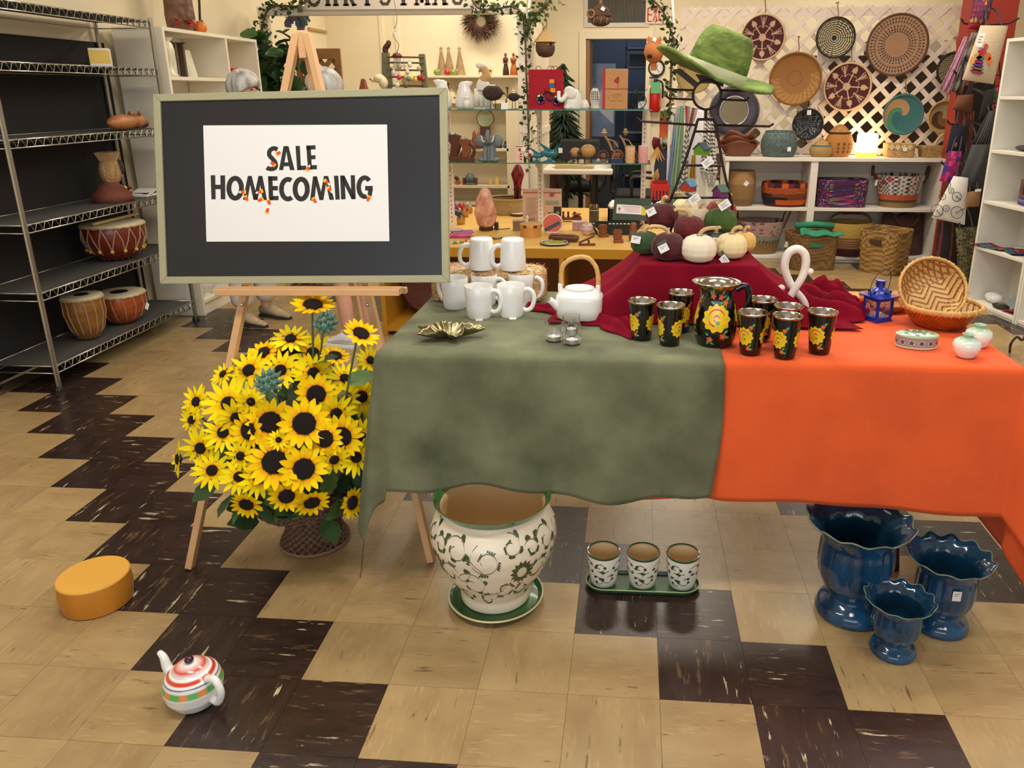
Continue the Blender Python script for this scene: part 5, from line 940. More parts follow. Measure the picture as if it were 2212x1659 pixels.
def rider(lab,px,Yv,hat,x0):
    t=T('bamboo_rider',lab,'figurine',mid(px,Yv)); 
    for x in (-.045,.045): ob('wheel',G().tube([(x+.033*cos(a),0,.035+.033*sin(a)) for a in [2*PI*i/22 for i in range(22)]],.004,6,True).lathe([(.03,0),(.03,.001)],18).tf(MX.Identity(4)) if False else G().tube([(x+.033*cos(a),0,.035+.033*sin(a)) for a in [2*PI*i/22 for i in range(22)]],.004,6,True),M('#6e4026',.5),t); ob('hub',G().ell((x,0,.035),(.02,.004,.02),10,6),M('#7c4a2c',.5),t)
    ob('rider_body',G().tube(bent([(.01,0,.075),(-.01,0,.12),(-.035,-.005,.16)],4),.007,6).tube([(.0,0,.08),(.03,0,.06),(.015,0,.02)],.005,6).tube([(-.02,0,.14),(.02,0,.13),(.05,0,.09)],.004,6),bam,t); ob('head',G().ell((x0,-.004,.172),(.012,.012,.013),10,7),bam,t); ob('hat',G().lathe([(.022,.178),(.021,.181),(.012,.183),(.011,.198),(0,.206)],16,c=(x0,-.004)),hatm,t)
rider('bamboo cyclist figure bending over, front one on the lower glass shelf',1318,5.06,1,-.04); rider('bamboo cyclist figure in a pale hat, rear one on the lower glass shelf',1350,5.12,1,.0)
t=T('navy_book','small navy-blue book lying on the lower glass shelf','book',mid(1330,4.97),.35); ob('cover',G().box(-.04,.04,-.03,.03,0,.003).box(-.04,.04,-.03,.03,.021,.024).box(-.04,-.037,-.03,.03,0,.024),M('#1d2348',.5),t); ob('page_block',G().box(-.037,.038,-.028,.028,.003,.021),M('#2e3862',.7),t)
for lab,px,c,h,dec in (('beige pillar candle with carved marks, lower glass shelf',1361,'#d8aa7c',.103,1),('pink marbled pillar candle at the right end of the lower glass shelf',1389,'#d89a98',.105,0)):
    t=T('pillar_candle',lab,'candle',mid(px,4.97)); pr=[(.029,0),(.030,.004),(.030,h-.004),(.028,h)]; ob('wax',G().lathe(pr,28,capt=True),M(c,.5,n=(20,.08)),t,smooth=40)
    if dec: ob('dark_rim',G().tube([(.0295*cos(a),.0295*sin(a),h-.001) for a in [2*PI*i/28 for i in range(28)]],.0016,5,True),M('#4a3c30',.5),t); f=onlathe(pr); d=Dec(f); [d.rib([(-PI/2-.1,.02+k*.026),(-PI/2+.05,.026+k*.026),(-PI/2+.1,.018+k*.026)],.0025,'#5a4634') for k in range(3)]; d.done('carved_marks',PV(.6),t)
# bench top goods
q=ben(1050,497); t=T('salt_lamp','pink salt rock lamp on a round dark wooden base','lamp',q); ob('wood_base',G().lathe([(.045,0),(.047,.003),(.046,.022),(.043,.025)],28,capt=True),M('#3c2018',.4),t,smooth=40)
R2=random.Random(3)
def rock(u,v):
    a=2*PI*u; z=.025+.255*v; r=float(np.interp(v,[0,.05,.2,.4,.6,.8,.92,.98,1],[.045,.058,.068,.070,.060,.045,.032,.018,.001])); k=1+.07*sin(a*3+v*7)+.05*sin(a*7-v*13)
    return (r*k*cos(a),r*k*.8*sin(a),z)
ob('salt_rock',G().sheet(rock,40,30),M('#dd8a68',.35,n=(14,.35),b=(40,.8),spec=.5,c2='#efb79a'),t,smooth=50); ob('power_cord',G().tube(bent([(.045,.01,.008),(.08,.02,.004),(.12,.03,.004),(.15,.06,.004)],5),.003,6),M('#141210',.5),t); ob('switch_plug',G().box(.055,.08,.0,.04,.001,.05),M('#20211f',.4),t,bev=.004)
q=ben(990,512); t=T('pouch_stack','small stack of pink and magenta cloth pouches on the bench','pouches',q,.1)
for k,(c,dx) in enumerate((('#b0457e',0),('#d05a94',.01),('#d8778c',.02),('#a86aa0',.03))): ob('pouch',G().cbox(dx,.0,.009*k,.13,.09,.0085),M(c,.8,n=(30,.15)),t,rot=(0,0,.12*k-.1),bev=.003)
ob('grey_pouch',G().ell((-.02,.02,.042),(.05,.035,.012),14,8),M('#c0b0a4',.8),t,smooth=180)
def fig(lab,px,py,c1,c2,k=1,nm='painted_animal',loc=None):
    t=T(nm,lab,'figurine',loc or ben(px,py),R.uniform(-.6,.6)); t.scale=(k,k,k); pf=lambda x,y,z:c1 if z>.045+.01*sin(x*200) else c2
    ob('body',G().lathe([(.022,0),(.026,.006),(.028,.03),(.024,.045),(.02,.06),(.012,.07)],18),PV(.15,coat=.5),t,paint=pf,smooth=180); ob('head',G().ell((-.018,-.008,.07),(.022,.018,.018),12,8),M(c1,.2,coat=.5),t,smooth=180)
    for s in (-1,1): ob('ear',G().ell((-.014+.014*s,-.006,.088),(.006,.004,.008),8,5),M(c2,.2),t)
fig('gold and navy painted cat figurine nearest the chalkboard on the bench',996,484,'#1c2250','#b8862a',1.1); fig('red and gold painted cat figurine on the bench',1004,468,'#a8242a','#c08a2e',1.15); fig('purple and blue painted cat figurine at the left of the bench',984,461,'#6a2a7a','#24306e',1.0); fig('silver and gold painted cat figurine at the back of the bench',1014,460,'#a8a498','#b8862a',.95)
t=T('fish_ornament','small green and white enamel fish ornament on the bench edge','ornament',ben(984,526),.5); ob('body',G().ell((0,0,.008),(.03,.012,.008),12,7),PV(.3,coat=.3),t,paint=lambda x,y,z:'#3f8a58' if int((x+.1)*90)%2 else '#e4e2d4',smooth=180); ob('tail',G().prism([(.025,-.002),(.05,-.014),(.05,.012)],.003,.009,'z'),M('#3f8a58',.4),t)
t=T('red_tag_box','tiny red and white matchbox-like card on the bench behind the left mug','card',ben(1014,521),.5); ob('card',G().box(-.025,.025,-.012,.012,0,.012),M('#c8524a',.5),t,bev=.001); ob('white_panel',G().box(-.018,.012,-.0125,-.012,.002,.010),M('#ece4d8',.5),t)
t=T('driftwood_chain','small brown wooden bead chain lying on the bench between the mugs','necklace',ben(1072,517)); 
for k in range(9): ob('bead',G().ell((-.05+.013*k,.012*sin(k*1.3),.006),.0065,8,5),M('#5a4028',.5),t)
t=T('bentwood_box','round bentwood box with a dark-banded lid on the bench','box',ben(1147,510)); k=.068; ob('box_body',G().lathe([(k,0),(k,.058)],36),M('#c58a48',.3,n=(10,.2,(1,1,.2)),coat=.2),t,smooth=40); lid_=ob('lid',G().lathe([(k*1.02,.058),(k*1.03,.060),(k*1.03,.078),(k*.98,.082),(0,.086)],36),M('#d09a54',.35,n=(12,.15)),t,smooth=40)
for a in (-2.2,-1.2,-.3,2.8): ob('dark_inlay',G().sheet(lambda u,v:(k*1.035*cos(a+.35*u),k*1.035*sin(a+.35*u),.060+.017*v),5,1),M('#5c2c14',.35),lid_)
t=T('stone_box','grey-brown square box with mottled lid behind the round wooden one','box',ben(1122,497),.05); ob('box_body',G().cbox(0,0,0,.08,.07,.062),M('#7a634c',.6,n=(20,.2)),t,bev=.002); ob('lid',G().cbox(0,0,.062,.084,.074,.008),M('#a8988a',.4,n=(40,.3)),t,bev=.002)
q=ben(1192,505); q.y+=.03; t=T('coral_disc','coral-red disc with a black stripe leaning upright on the bench','coaster',q,(-.35,0,.0)); ob('disc',G().prism([(.062*cos(rad(a)),max(0,.06+.062*sin(rad(a)))-.0) for a in range(0,360,12)],-.005,.005),M('#c2442e',.4,n=(20,.15)),t); ob('rim',G().tube([(.064*cos(rad(a)),0,max(.004,.06+.064*sin(rad(a)))) for a in range(0,360,12)],.006,6,True),M('#d8d0b8',.4),t); ob('black_stripe',G().box(-.05,.06,-.0065,-.0055,0,.022),M('#221c1a',.4),t,(0,0,.03),(0,-.5,0))
t=T('rosewood_box','long brown wooden pencil box with rounded end on the bench','box',ben(1218,521),-.16); ob('box_body',G().cbox(0,0,0,.185,.062,.038),M('#582e1c',.35,n=(10,.25,(.3,1,1))),t,bev=.012); ob('carved_lid',G().cbox(-.01,0,.038,.15,.048,.003),M('#6e3e28',.4,n=(60,.4)),t)
t=T('mosaic_plate','round black-rimmed plate with an olive yellow centre lying on the bench','plate',ben(1198,527)); k=.088; ob('plate',G().lathe([(.6*k,0),(k,.004),(1.02*k,.009),(.98*k,.011),(.7*k,.009)],40),M('#3a3c3c',.3,n=(60,.8)),t,smooth=40); ob('yellow_center',G().lathe([(.72*k,.0085),(.70*k,.0115),(0,.0115)],40),M('#b0a040',.3),t); ob('white_band',G().tube([(.9*k*cos(a),.9*k*sin(a),.0105) for a in [2*PI*i/40 for i in range(40)]],.003,5,True),M('#c8ccc6',.3),t)
t=T('wood_clamp','dark wooden hinged nutcracker lying on the bench','nutcracker',ben(1268,530),.1); ob('lower_arm',G().cbox(0,0,0,.10,.022,.011),wood,t,bev=.003); ob('upper_arm',G().cbox(0,0,0,.10,.022,.010),wood,t,(0,0,.032),(0,-.42,0),bev=.003); ob('screw',G().lathe([(.008,.01),(.008,.032)],10,c=(.01,0)),wood2,t)
for lab,px,py,rz in (('small brown wooden bear puzzle lying on its side on the bench',1302,512,.5),('small brown wooden bear puzzle standing on a block on the bench',1334,524,.1)):
    t=T('wooden_bear',lab,'figurine',ben(px,py),rz); ob('bear',G().prism([(-.02,.02),(.02,.02),(.03,.035),(.022,.05),(.03,.068),(.02,.08),(-.02,.08),(-.032,.062),(-.02,.05),(-.03,.035)],-.010,.010),wood2,t,bev=.003); ob('block',G().cbox(.005,0,0,.06,.035,.02),wood2,t,bev=.002)
t=T('wood_bottle','brown carved wooden bottle standing beside the pumpkins on the bench','bottle',ben(1367,520)); ob('body',G().lathe([(.022,0),(.026,.01),(.024,.07),(.020,.085),(.021,.105),(.014,.112)],20,capt=True),wood2,t,smooth=180)
t=T('soapstone_box','pink-grey square soapstone box on the bench','box',ben(1252,497),.1); ob('box_body',G().cbox(0,0,0,.095,.06,.052),M('#b08a84',.4,n=(30,.2)),t,bev=.003); ob('lid',G().cbox(0,0,.052,.10,.064,.008),M('#c0a09a',.4,n=(30,.2)),t,bev=.003)
t=T('apple_jar','pink-white apple-shaped soapstone jar with carved bands','jar',ben(1268,508)); pr=[(.018,0),(.032,.015),(.040,.04),(.038,.062),(.026,.074),(.008,.070)]; ob('jar_body',G().lathe(pr,28),M('#d6b4ac',.35,n=(12,.1)),t,smooth=180); d=Dec(onlathe(pr)); [d.rib([(2*PI*i/40,z+.003*(1 if i%2 else -1)) for i in range(40)],.002,'#6a4a48',0,True) for z in (.03,.06)]; d.done('carved_bands',PV(.5),t)
t=T('bamboo_pens','bundle of bark-covered pencils tied with string, standing on the bench','pencils',ben(1283,490)); 
for k in range(9):
    a=2*PI*k/8; r_=.023 if k<8 else 0; pc_=ob('pencil',G().lathe([(.010,0),(.010,.125),(.004,.150),(0,.155)],10,c=(r_*cos(a),r_*sin(a))),PV(.7,n=(30,.2)),t,paint=lambda x,y,z:'#5a4c38' if z<.126 else ('#dcc8a4' if z<.148 else ['#b03030','#d8b040','#2f6a3a'][k%3]))
for z in (.03,.115): ob('string',G().tube([(.034*cos(a),.034*sin(a),z) for a in [2*PI*i/20 for i in range(20)]],.002,5,True),M('#d8ccb0',.7),t)
t=T('toy_train','dark wooden toy with turned pegs on the bench behind the soapstone','toy',ben(1232,478)); ob('base',G().cbox(0,0,.012,.16,.05,.014),wood,t,bev=.002)
for x in (-.05,-.015,.03): ob('peg',G().lathe([(.010,.026),(.006,.05),(.009,.06),(.007,.068),(0,.07)],10,c=(x,.0)),wood,t)
for x in (-.06,.06): ob('wheel',G().prism([(x+.014*cos(a),.014+.014*sin(a)) for a in [2*PI*i/14 for i in range(14)]],-.03,-.024),wood2,t)
ob('spool',G().lathe([(.03,.026),(.034,.034),(.018,.04),(.034,.05),(.03,.056)],18,c=(.045,0),capt=True),wood2,t)
q=ben(1172,480); t=T('pink_booklet','pink open booklet with text and photo squares standing on the bench','book',q,(0,0,.03)); kk=S(q); w=42*kk; h=72*kk
ob('left_page',G().box(-w,0,-.004,.004,0,h),M('#e4c4b4',.75),t,rot=(0,0,.12)); ob('right_page',G().box(0,w,-.004,.004,0,h),M('#e6c6b6',.75),t,rot=(0,0,-.12)); d=Dec(lambda u,v,l=0:(u,-.0055-abs(u)*.12-l,v))
for s in (-1,1): d.rib([(s*.008,h*.88),(s*(w-.006),h*.88)],.008,'#c86a5c')
for k in range(12): d.rib([(-w*.82,h*.72-k*.0105),(-w*(.2+.1*(k%3)),h*.72-k*.0105)],.0025,'#9a8478')
for k in range(7): d.rib([(-w*.75+k*.008,.012),(-w*.75+k*.008,.03)],.003,'#6a6472')
d.blob(w*.5,h*.80,.016,.012,'#c84a52',0,12,6,.2,.0003); d.poly([(w*.3,h*.68),(w*.72,h*.68),(w*.72,h*.97),(w*.3,h*.97)],'#d2cabc'); d.blob(w*.5,h*.82,.02,.011,'#c8505a',0,12,0,0,.0006); d.poly([(w*.18,h*.52),(w*.85,h*.52),(w*.85,h*.64),(w*.18,h*.64)],'#a4aca0',.0004); d.poly([(w*.58,h*.2),(w*.97,h*.2),(w*.97,h*.48),(w*.58,h*.48)],'#3c3a38',.0004); d.poly([(w*.3,h*.04),(w*.72,h*.04),(w*.72,h*.30),(w*.3,h*.30)],'#4a4846',.0006); d.blob(w*.8,h*.3,.012,.010,'#a8a6a2',0,9,0,0,.001); d.done('print',PV(.7),t)
q=ben(1100,458); t=T('coil_basket','wide coiled grass basket at the back of the bench','basket',(q.x,5.85,BZ)); kk=S(V((0,5.8,.6))); r_=47*kk
ob('basket_body',G().lathe([(r_*.9+.006*(i%2),.006*i) for i in range(19)],48),M('#b39a66',.8,n=(60,.3,(1,1,4))),t,smooth=180); ob('rim',G().tube([((r_*.9+.004)*cos(a),(r_*.9+.004)*sin(a),.112) for a in [2*PI*i/40 for i in range(40)]],.008,6,True),M('#a58a58',.8),t)
t=T('umbrella','folded red and black umbrella standing in the coiled basket','umbrella',(Y(1118,430,5.85).x,5.83,BZ+.02),(0,.03,0)); ob('canopy',G().lathe([(.022,.0),(.026,.06),(.025,.17),(.03,.21),(.047,.27),(.03,.32),(.016,.34)],20,fr=lambda a,z,i:1+.08*sin(a*4)),PV(.7),t,paint=lambda x,y,z:'#b5172a' if (math.atan2(y,x)*4/PI+z*14)%2>1.25 else '#1a1618',smooth=180); ob('strap',G().tube([(.028*cos(a),.028*sin(a),.16) for a in [2*PI*i/20 for i in range(20)]],.006,5,True),M('#141214',.6),t)
t=T('wood_trivet','round dark wooden trivet with a carved top beside the booklet','trivet',ben(1119,466)); ob('disc',G().lathe([(.05,0),(.055,.012),(.055,.018)],28,capt=True),wood,t,smooth=40); ob('inlay',G().lathe([(.05,.0182),(.048,.0195),(.02,.0195),(.018,.0182)],28),M('#c8b8a4',.5,n=(50,.4)),t)
t=T('cloth_bird','small white cloth bird ornament behind the bentwood box','ornament',ben(1128,482)); ob('body',G().ell((0,0,.014),(.045,.02,.014),12,7).ell((.035,0,.035),(.012,.01,.02),8,6),M('#e4e0d0',.8),t,smooth=180)
q=ben(1368,492); t=T('sock_bin','black bin packed with rolled socks at the right of the bench','bin',(q.x+.02,5.55,BZ)); ob('bin_walls',G().box(-.2,.2,-.14,-.13,0,.10).box(-.2,.2,.13,.14,0,.13).box(-.2,-.19,-.14,.14,0,.11).box(.19,.2,-.14,.14,0,.11).box(-.2,.2,-.14,.14,0,.004),M('#171513',.6),t,smooth=0)
for k in range(20): x=-.17+.085*(k%5)+R.uniform(-.01,.01); y=-.10+.066*(k//5); one('rolled_sock','cream and black rolled sock in the black bin, %s row, %s from the left'%(('front','second','third','rear')[k//5],('first','second','third','fourth','fifth')[k%5]),'sock',G().tube([(0,-.028,0),(0,.03,.012)],.019,10),PV(.8),(q.x+.02+x,5.55+y,BZ+.098),R.uniform(-.5,.5),'rolled socks in the black bin',paint=lambda x,y,z:'#e6e0d2' if int((y+.1)*70)%3 else '#3a3a30',smooth=60)
q=ben(1366,488); t=T('green_signboard','dark green lid with a white and yellow printed label, propped up on the bench','sign',(q.x-.005,5.12,BZ+.07),(-.35,0,.02)); kk=S(V((0,5.12,.65))); w=40*kk; h=47*kk; ob('lid',G().prism([(-w*1.05,0),(w*.98,-.004),(w*1.05,h),(-w*.95,h)],-.004,.004),M('#3c4a3c',.7),t); d=Dec(planeXZ(0,-.004,0,.0006)); d.poly([(-w*.85,h*.30),(w*.5,h*.24),(w*.5,h*.66),(-w*.82,h*.72)],'#ece4e2'); d.poly([(w*.5,h*.22),(w*.92,h*.20),(w*.94,h*.60),(w*.5,h*.62)],'#d8c84a'); d.blob(w*.72,h*.58,.012,.010,'#3f7a84',0,14)
d.blob(-w*.68,h*.52,.010,.009,'#c8607a',0,12,5,.2,.0004); d.rib([(-w*.68,h*.5),(-w*.68,h*.36)],.004,'#c8607a',.0004)
for k in range(4): d.rib([(-w*.5+k*.006,h*(.62-.075*k)),(w*.42,h*(.585-.075*k))],.0035,'#d49aa8' if k else '#a86a80',.0004)
d.done('print',PV(.7),t)
q=ben(1330,512); t=T('open_box','open black box holding cream paper rolls in front of the green lid','box',(q.x+.01,5.0,BZ),.05); ob('box_walls',G().prism([(-.10,0),(.10,0),(.16,.07),(-.16,.07)],-.062,-.058).prism([(-.10,0),(.10,0),(.16,.07),(-.16,.07)],.058,.062).box(-.10,.10,-.06,.06,0,.004),M('#1b211c',.5),t); ob('side',G().prism([(-.06,0),(.06,0),(.06,.07),(-.06,.07)],-.002,.002,'x'),M('#1b211c',.5),t,(-.13,0,0),(0,-.70,0))
for k in range(6): ob('paper_roll',G().tube([(-.07+.026*k,-.04,.035),(-.05+.024*k,.04,.05)],.011,8),PV(.6),t,paint=lambda x,y,z:'#e8e4d2' if int((y+.1)*60)%3 else '#8a7a4a')
# ---------------------------------------------------------------- nook behind a white arbor, back door and what stands there
AY=6.62; cream=M('#ece4d4',.55); crw=M('#e9dcc4',.6)
ap=Y(1126,10,AY); az0=ap.z; aL=Y(568,15,AY).x; aR=ap.x
t=T('white_arbor','white timber arbor framing the nook, ivy along its beam','arbor',((aL+aR)/2,AY,0)); ox_=-(aL+aR)/2
for x in (aL,aR):
    ob('post',G().box(x-.035+ox_,x+.035+ox_,-.03,.03,0,az0),cream,t,bev=.004)
ob('beam',G().box(aL-.04+ox_,aR+.04+ox_,-.035,.035,az0-.07,az0+.0),cream,t,bev=.004)
# sign
sg0=Y(660,22,AY-.06); sg1=Y(1022,18,AY-.06); sw_=sg1.x-sg0.x; shh=.23
t=T('holiday_sign','long white board with dark serif letters reading CHRISTMAS above the nook','sign',(sg0.x,AY-.06,sg0.z)); ob('board',G().box(0,sw_,-.012,.012,0,shh),M('#cfc5b8',.6),t,bev=.002)
d=Dec(planeXZ(0,-.012,.028,.001)); bk_='#42372b'; hh=.175; wd=sw_/9.35
def ser(x,y,w=.05): d.rib([(x-w/2,y),(x+w/2,y)],.016,bk_)
def stem(x0,y0,x1,y1,w=.030): d.rib([(x0,y0),(x1,y1)],w,bk_)
def letter(c,x):
    if c=='C': d.rib([(x+.052+.05*cos(rad(a)),hh/2+hh*.46*sin(rad(a))) for a in range(45,316,15)],.028,bk_); stem(x+.09,hh*.14,x+.102,hh*.32,.02); stem(x+.09,hh*.86,x+.102,hh*.70,.02)
    if c=='H':
        for k in (.02,.085): stem(x+k,0,x+k,hh); ser(x+k,.008); ser(x+k,hh-.008)
        stem(x+.02,hh/2,x+.085,hh/2,.022)
    if c=='R': stem(x+.022,0,x+.022,hh); ser(x+.022,.008); ser(x+.022,hh-.008); d.rib([(x+.022,hh-.012),(x+.07,hh-.015),(x+.088,hh*.76),(x+.07,hh*.52),(x+.022,hh*.5)],.024,bk_); stem(x+.05,hh*.5,x+.088,0,.028); ser(x+.09,.008,.04)
    if c=='I': stem(x+.05,0,x+.05,hh); ser(x+.05,.008); ser(x+.05,hh-.008)
    if c=='S': d.rib([(x+.092,hh*.80),(x+.07,hh*.94),(x+.035,hh*.93),(x+.016,hh*.75),(x+.035,hh*.58),(x+.07,hh*.45),(x+.088,hh*.26),(x+.068,hh*.07),(x+.03,hh*.07),(x+.012,hh*.22)],.026,bk_)
    if c=='T': stem(x+.052,0,x+.052,hh); ser(x+.052,.008,.055); stem(x+.0,hh-.012,x+.104,hh-.012,.022); ser(x+.004,hh*.84,.01); ser(x+.1,hh*.84,.01)
    if c=='M': stem(x+.012,0,x+.018,hh,.022); stem(x+.10,0,x+.094,hh); stem(x+.018,hh,x+.056,.02,.028); stem(x+.094,hh,x+.056,.02,.02); ser(x+.012,.008,.045); ser(x+.10,.008,.05)
    if c=='A': stem(x+.012,0,x+.054,hh,.020); stem(x+.054,hh,x+.096,0,.032); stem(x+.028,hh*.35,x+.08,hh*.35,.018); ser(x+.012,.008,.045); ser(x+.096,.008,.05)
for i,c in enumerate('CHRISTMAS'): letter(c,.028+i*wd)
d.done('lettering',PV(.7),t)
# ivy
ivm=[M('#3f5226',.6,n=(20,.35)),M('#2f4220',.6,n=(20,.3)),M('#5f7440',.6,n=(20,.3))]
def ivy(name,lab,pts,n,spread,m,lsz=.03,cat='ivy',sr=.009):
    P=bent(pts,8); t=T(name,lab,cat,P[0]); P=[p-P[0] for p in P]; ob('vine',G().tube(P,sr,6),M('#5a4630',.8),t,smooth=180); g=G()
    for k in range(n):
        c=P[R.randrange(len(P))]+V((R.gauss(0,spread),R.gauss(0,spread*.6),R.gauss(0,spread))); q=Euler((R.uniform(-1.2,1.2),R.uniform(-1.2,1.2),R.uniform(0,6.28))).to_matrix(); L=lsz*1.3*R.uniform(.6,1.2)
        g.add([c+q@(V(p)*L) for p in ((0,0,0),(.35,-.42,.1),(.75,-.35,.06),(1.1,0,0),(.75,.35,.06),(.35,.42,.1))],[(0,1,2,3),(0,3,4,5)])
    ob('ivy_leaves',g,m,t,smooth=0)['kind']='stuff'; return t
A_=lambda x,y,Yv=AY-.09:Y(x,y,Yv)
ivy('ivy_garland','ivy garland hanging round the upper left corner of the white arbor',[A_(662,2),A_(640,14),A_(605,12),A_(580,20),A_(569,45),A_(566,70),A_(578,95)],150,.035,ivm[0])
ivy('ivy_garland','ivy garland at the upper right corner of the white arbor, running down its post',[A_(1020,0),A_(1035,18),A_(1070,20),A_(1105,14),A_(1128,30),A_(1133,65),A_(1136,110),A_(1137,160),A_(1140,220),A_(1142,290),A_(1140,345)],260,.038,ivm[0])
# metal arch
rx=Y(1449,200,AY).x; lx=Y(1142,110,AY).x; pk=2.72; t=T('garden_arch','white tubular garden arch with ivy and hanging birdhouses','arch',((lx+rx)/2,AY,0)); cx_=(rx-lx)/2
ob('arch_tube',G().tube([(-cx_,0,.0),(-cx_,0,1.0)]+[(-cx_*cos(rad(a)),0,1.95+(pk-1.95)*sin(rad(a))) for a in range(0,181,8)]+[(cx_,0,1.0),(cx_,0,0)],.012,8),M('#e8e6e0',.4),t,smooth=180)
B_=lambda x,y:Y(x,y,AY-.03)
ivy('arch_ivy','ivy climbing the left side of the garden arch',[B_(1200,-25),B_(1183,8),B_(1163,30),B_(1147,50),B_(1138,80)],150,.034,ivm[2])
ivy('arch_ivy','ivy climbing down the right side of the garden arch, beside the green hat',[B_(1400,-10),B_(1425,15),B_(1440,40),B_(1450,70),B_(1456,100),B_(1450,140),B_(1449,180),B_(1448,220),B_(1445,255)],230,.03,ivm[0])
wk=M('#8a6a44',.85,n=(50,.35,(1,1,4)),b=(90,1)); wkd=M('#54392a',.85,n=(50,.4,(1,1,4)),b=(90,1)); hk=M('#7a5a3c',.5,.5)
def hookg(z0,z1,w=.018): return G().tube(bent([(w*.6,0,z1-.02),(w,0,z1),(0,0,z1+.01),(-w*.8,0,z1-.02),(0,0,(z0+z1)/2),(w*.8,0,z0+.025),(0,0,z0),(-w,0,z0+.012),(-w,0,z0+.03)],5),.0035,6)
q=B_(1178,124); s=S(q); t=T('wicker_birdhouse','woven birdhouse with a cone roof hanging on a long hook from the arch','birdhouse',q); t.location.y=AY-.02
ob('nest',G().lathe([(.02,0),(.055,.012),(.075,.045),(.078,.075),(.074,.09)],32,fr=lambda a,z,i:1+.03*sin(a*20+i*PI)),wkd,t,smooth=180); ob('upper_wall',G().lathe([(.076,.088),(.074,.125)],32),wk,t); ob('roof',G().lathe([(.095,.115),(.088,.122),(.03,.195),(.022,.205),(.022,.225),(0,.228)],32,capb=True),M('#a58452',.8,n=(40,.3,(6,6,1))),t,smooth=50); ob('entrance',G().ell((.05,-.058,.10),(.010,.010,.013),10,7),M('#120c0a',.9),t); ob('hook',hookg(.228,.40),hk,t,smooth=180)
q=B_(1297,57); t=T('twig_birdhouse','dark twig house-shaped nest hanging in front of the air vent','birdhouse',q); t.location.y=AY-.02; ob('roof',G().prism([(-.085,.07),(.085,.07),(.06,.13),(0,.175),(-.055,.13)],-.05,.05),wkd,t,bev=.012); ob('nest_body',G().ell((0,0,.05),(.085,.055,.052),18,10),wkd,t,smooth=180); ob('ring',G().tube([(-.075+.028*cos(a),-.05,.09+.028*sin(a)) for a in [2*PI*i/18 for i in range(18)]],.007,6,True),wk,t,smooth=180); ob('rope',G().tube([(0,0,.17),(0,0,.42)],.012,6),wk,t)
for x in (-.055,.0,.05): ob('twig_loop',G().tube(bent([(x,-.055,.02),(x+.006,-.062,.045),(x+.01,-.058,.06)],3),.004,5),wk,t)
tagcard(t,(.02,-.056,.125),.03,.026,(0,.5,0),0)
q=B_(1412,138); t=T('terracotta_birdhouse','orange terracotta cat-faced birdhouse hanging from the arch by a cord','birdhouse',q); t.location.y=AY-.02; tc_=M('#b0693a',.7,n=(14,.15)); ob('globe',G().lathe([(.02,0),(.062,.035),(.082,.085),(.07,.14),(.05,.165),(.055,.19),(.05,.195)],28),tc_,t,smooth=180); ob('spout',G().lathe([(.022,-.05),(.024,.02)],16),tc_,t); ob('entrance',G().ell((-.035,-.066,.055),(.022,.016,.016),12,7),M('#1c0f0a',.9),t)
for x in (-.045,.045): ob('ear',G().lathe([(.022,.175),(.0,.215)],12,c=(x,0)),tc_,t)
ob('cord',G().tube([(0,0,.195),(0,0,.42)],.002,5),M('#c0b090',.7),t); tagcard(t,(-.0,-.056,.18),.03,.028,(0,.4,0),0)
# divider panel
x_=aR+.06; e1=X(1192,68,x_+.0); yend=max(AY+.3,min(8.0,e1.y)); t=T('picket_divider','white slatted divider panel running back from the arbor post','divider',(x_,(AY+yend)/2,0)); ny=13
for k in range(ny): y=AY+.04+(yend-AY-.04)*k/(ny-1)-(AY+yend)/2; ob('slat',G().box(-.008,.008,y-.022,y+.022,.05,2.02),crw,t)
for z in (.3,1.1,1.85): ob('rail',G().box(.008,.022,AY-(AY+yend)/2,yend-(AY+yend)/2,z-.03,z+.03),crw,t)
# nook shelves
NY=8.1; shz=[Y(1000,y,NY).z for y in (163,217,320,400)]; nx0=Y(852,163,NY).x; nx1=Y(1118,163,NY).x; ncx=Y(1098,300,NY).x; ncl=Y(905,300,NY).x
one('wall_shelf','long cream wall shelf in the nook carrying three cone trees','shelf',G().box(nx0,nx1,NY-.0,8.4,shz[0]-.022,shz[0]),trimm,bev=.003)
t=T('nook_shelf_unit','cream open shelving unit against the nook wall','shelf unit',((ncl+ncx)/2,8.25,0)); o_=-(ncl+ncx)/2
for z in shz[1:]: ob('shelf',G().box(ncl+o_,ncx+o_,NY-8.25,.14,z-.03,z),trimm,t,bev=.002)
ob('shelf',G().box(ncl+o_,ncx+o_,NY-8.25,.14,.30,.33),trimm,t)
for x in (ncl,ncx-.02): ob('side_panel',G().box(x+o_,x+.02+o_,NY-8.25,.14,0,shz[1]),trimm,t)
ob('face_panel',G().box(ncx+o_,nx1+o_,NY-8.25,NY-8.25+.02,0,shz[1]+.02),trimm,t)
for px in (823,857): g=G().box(Y(px,60,8.39).x-.02,Y(px,60,8.39).x+.02,8.385,8.4,0,2.9); st('trim_%d'%(2 if px<830 else 3),g,trimm)
a,b=X(668,61,-3.2),X(788,86,-3.2); st('trim_4',G().box(-3.22,-3.195,a.y,min(b.y,8.38),(a.z+b.z)/2-.012,(a.z+b.z)/2+.012),M('#b8925c',.5))
NP=lambda px,z,Yv=8.2:V((Y(px,200,Yv).x,Yv,z+.0006))
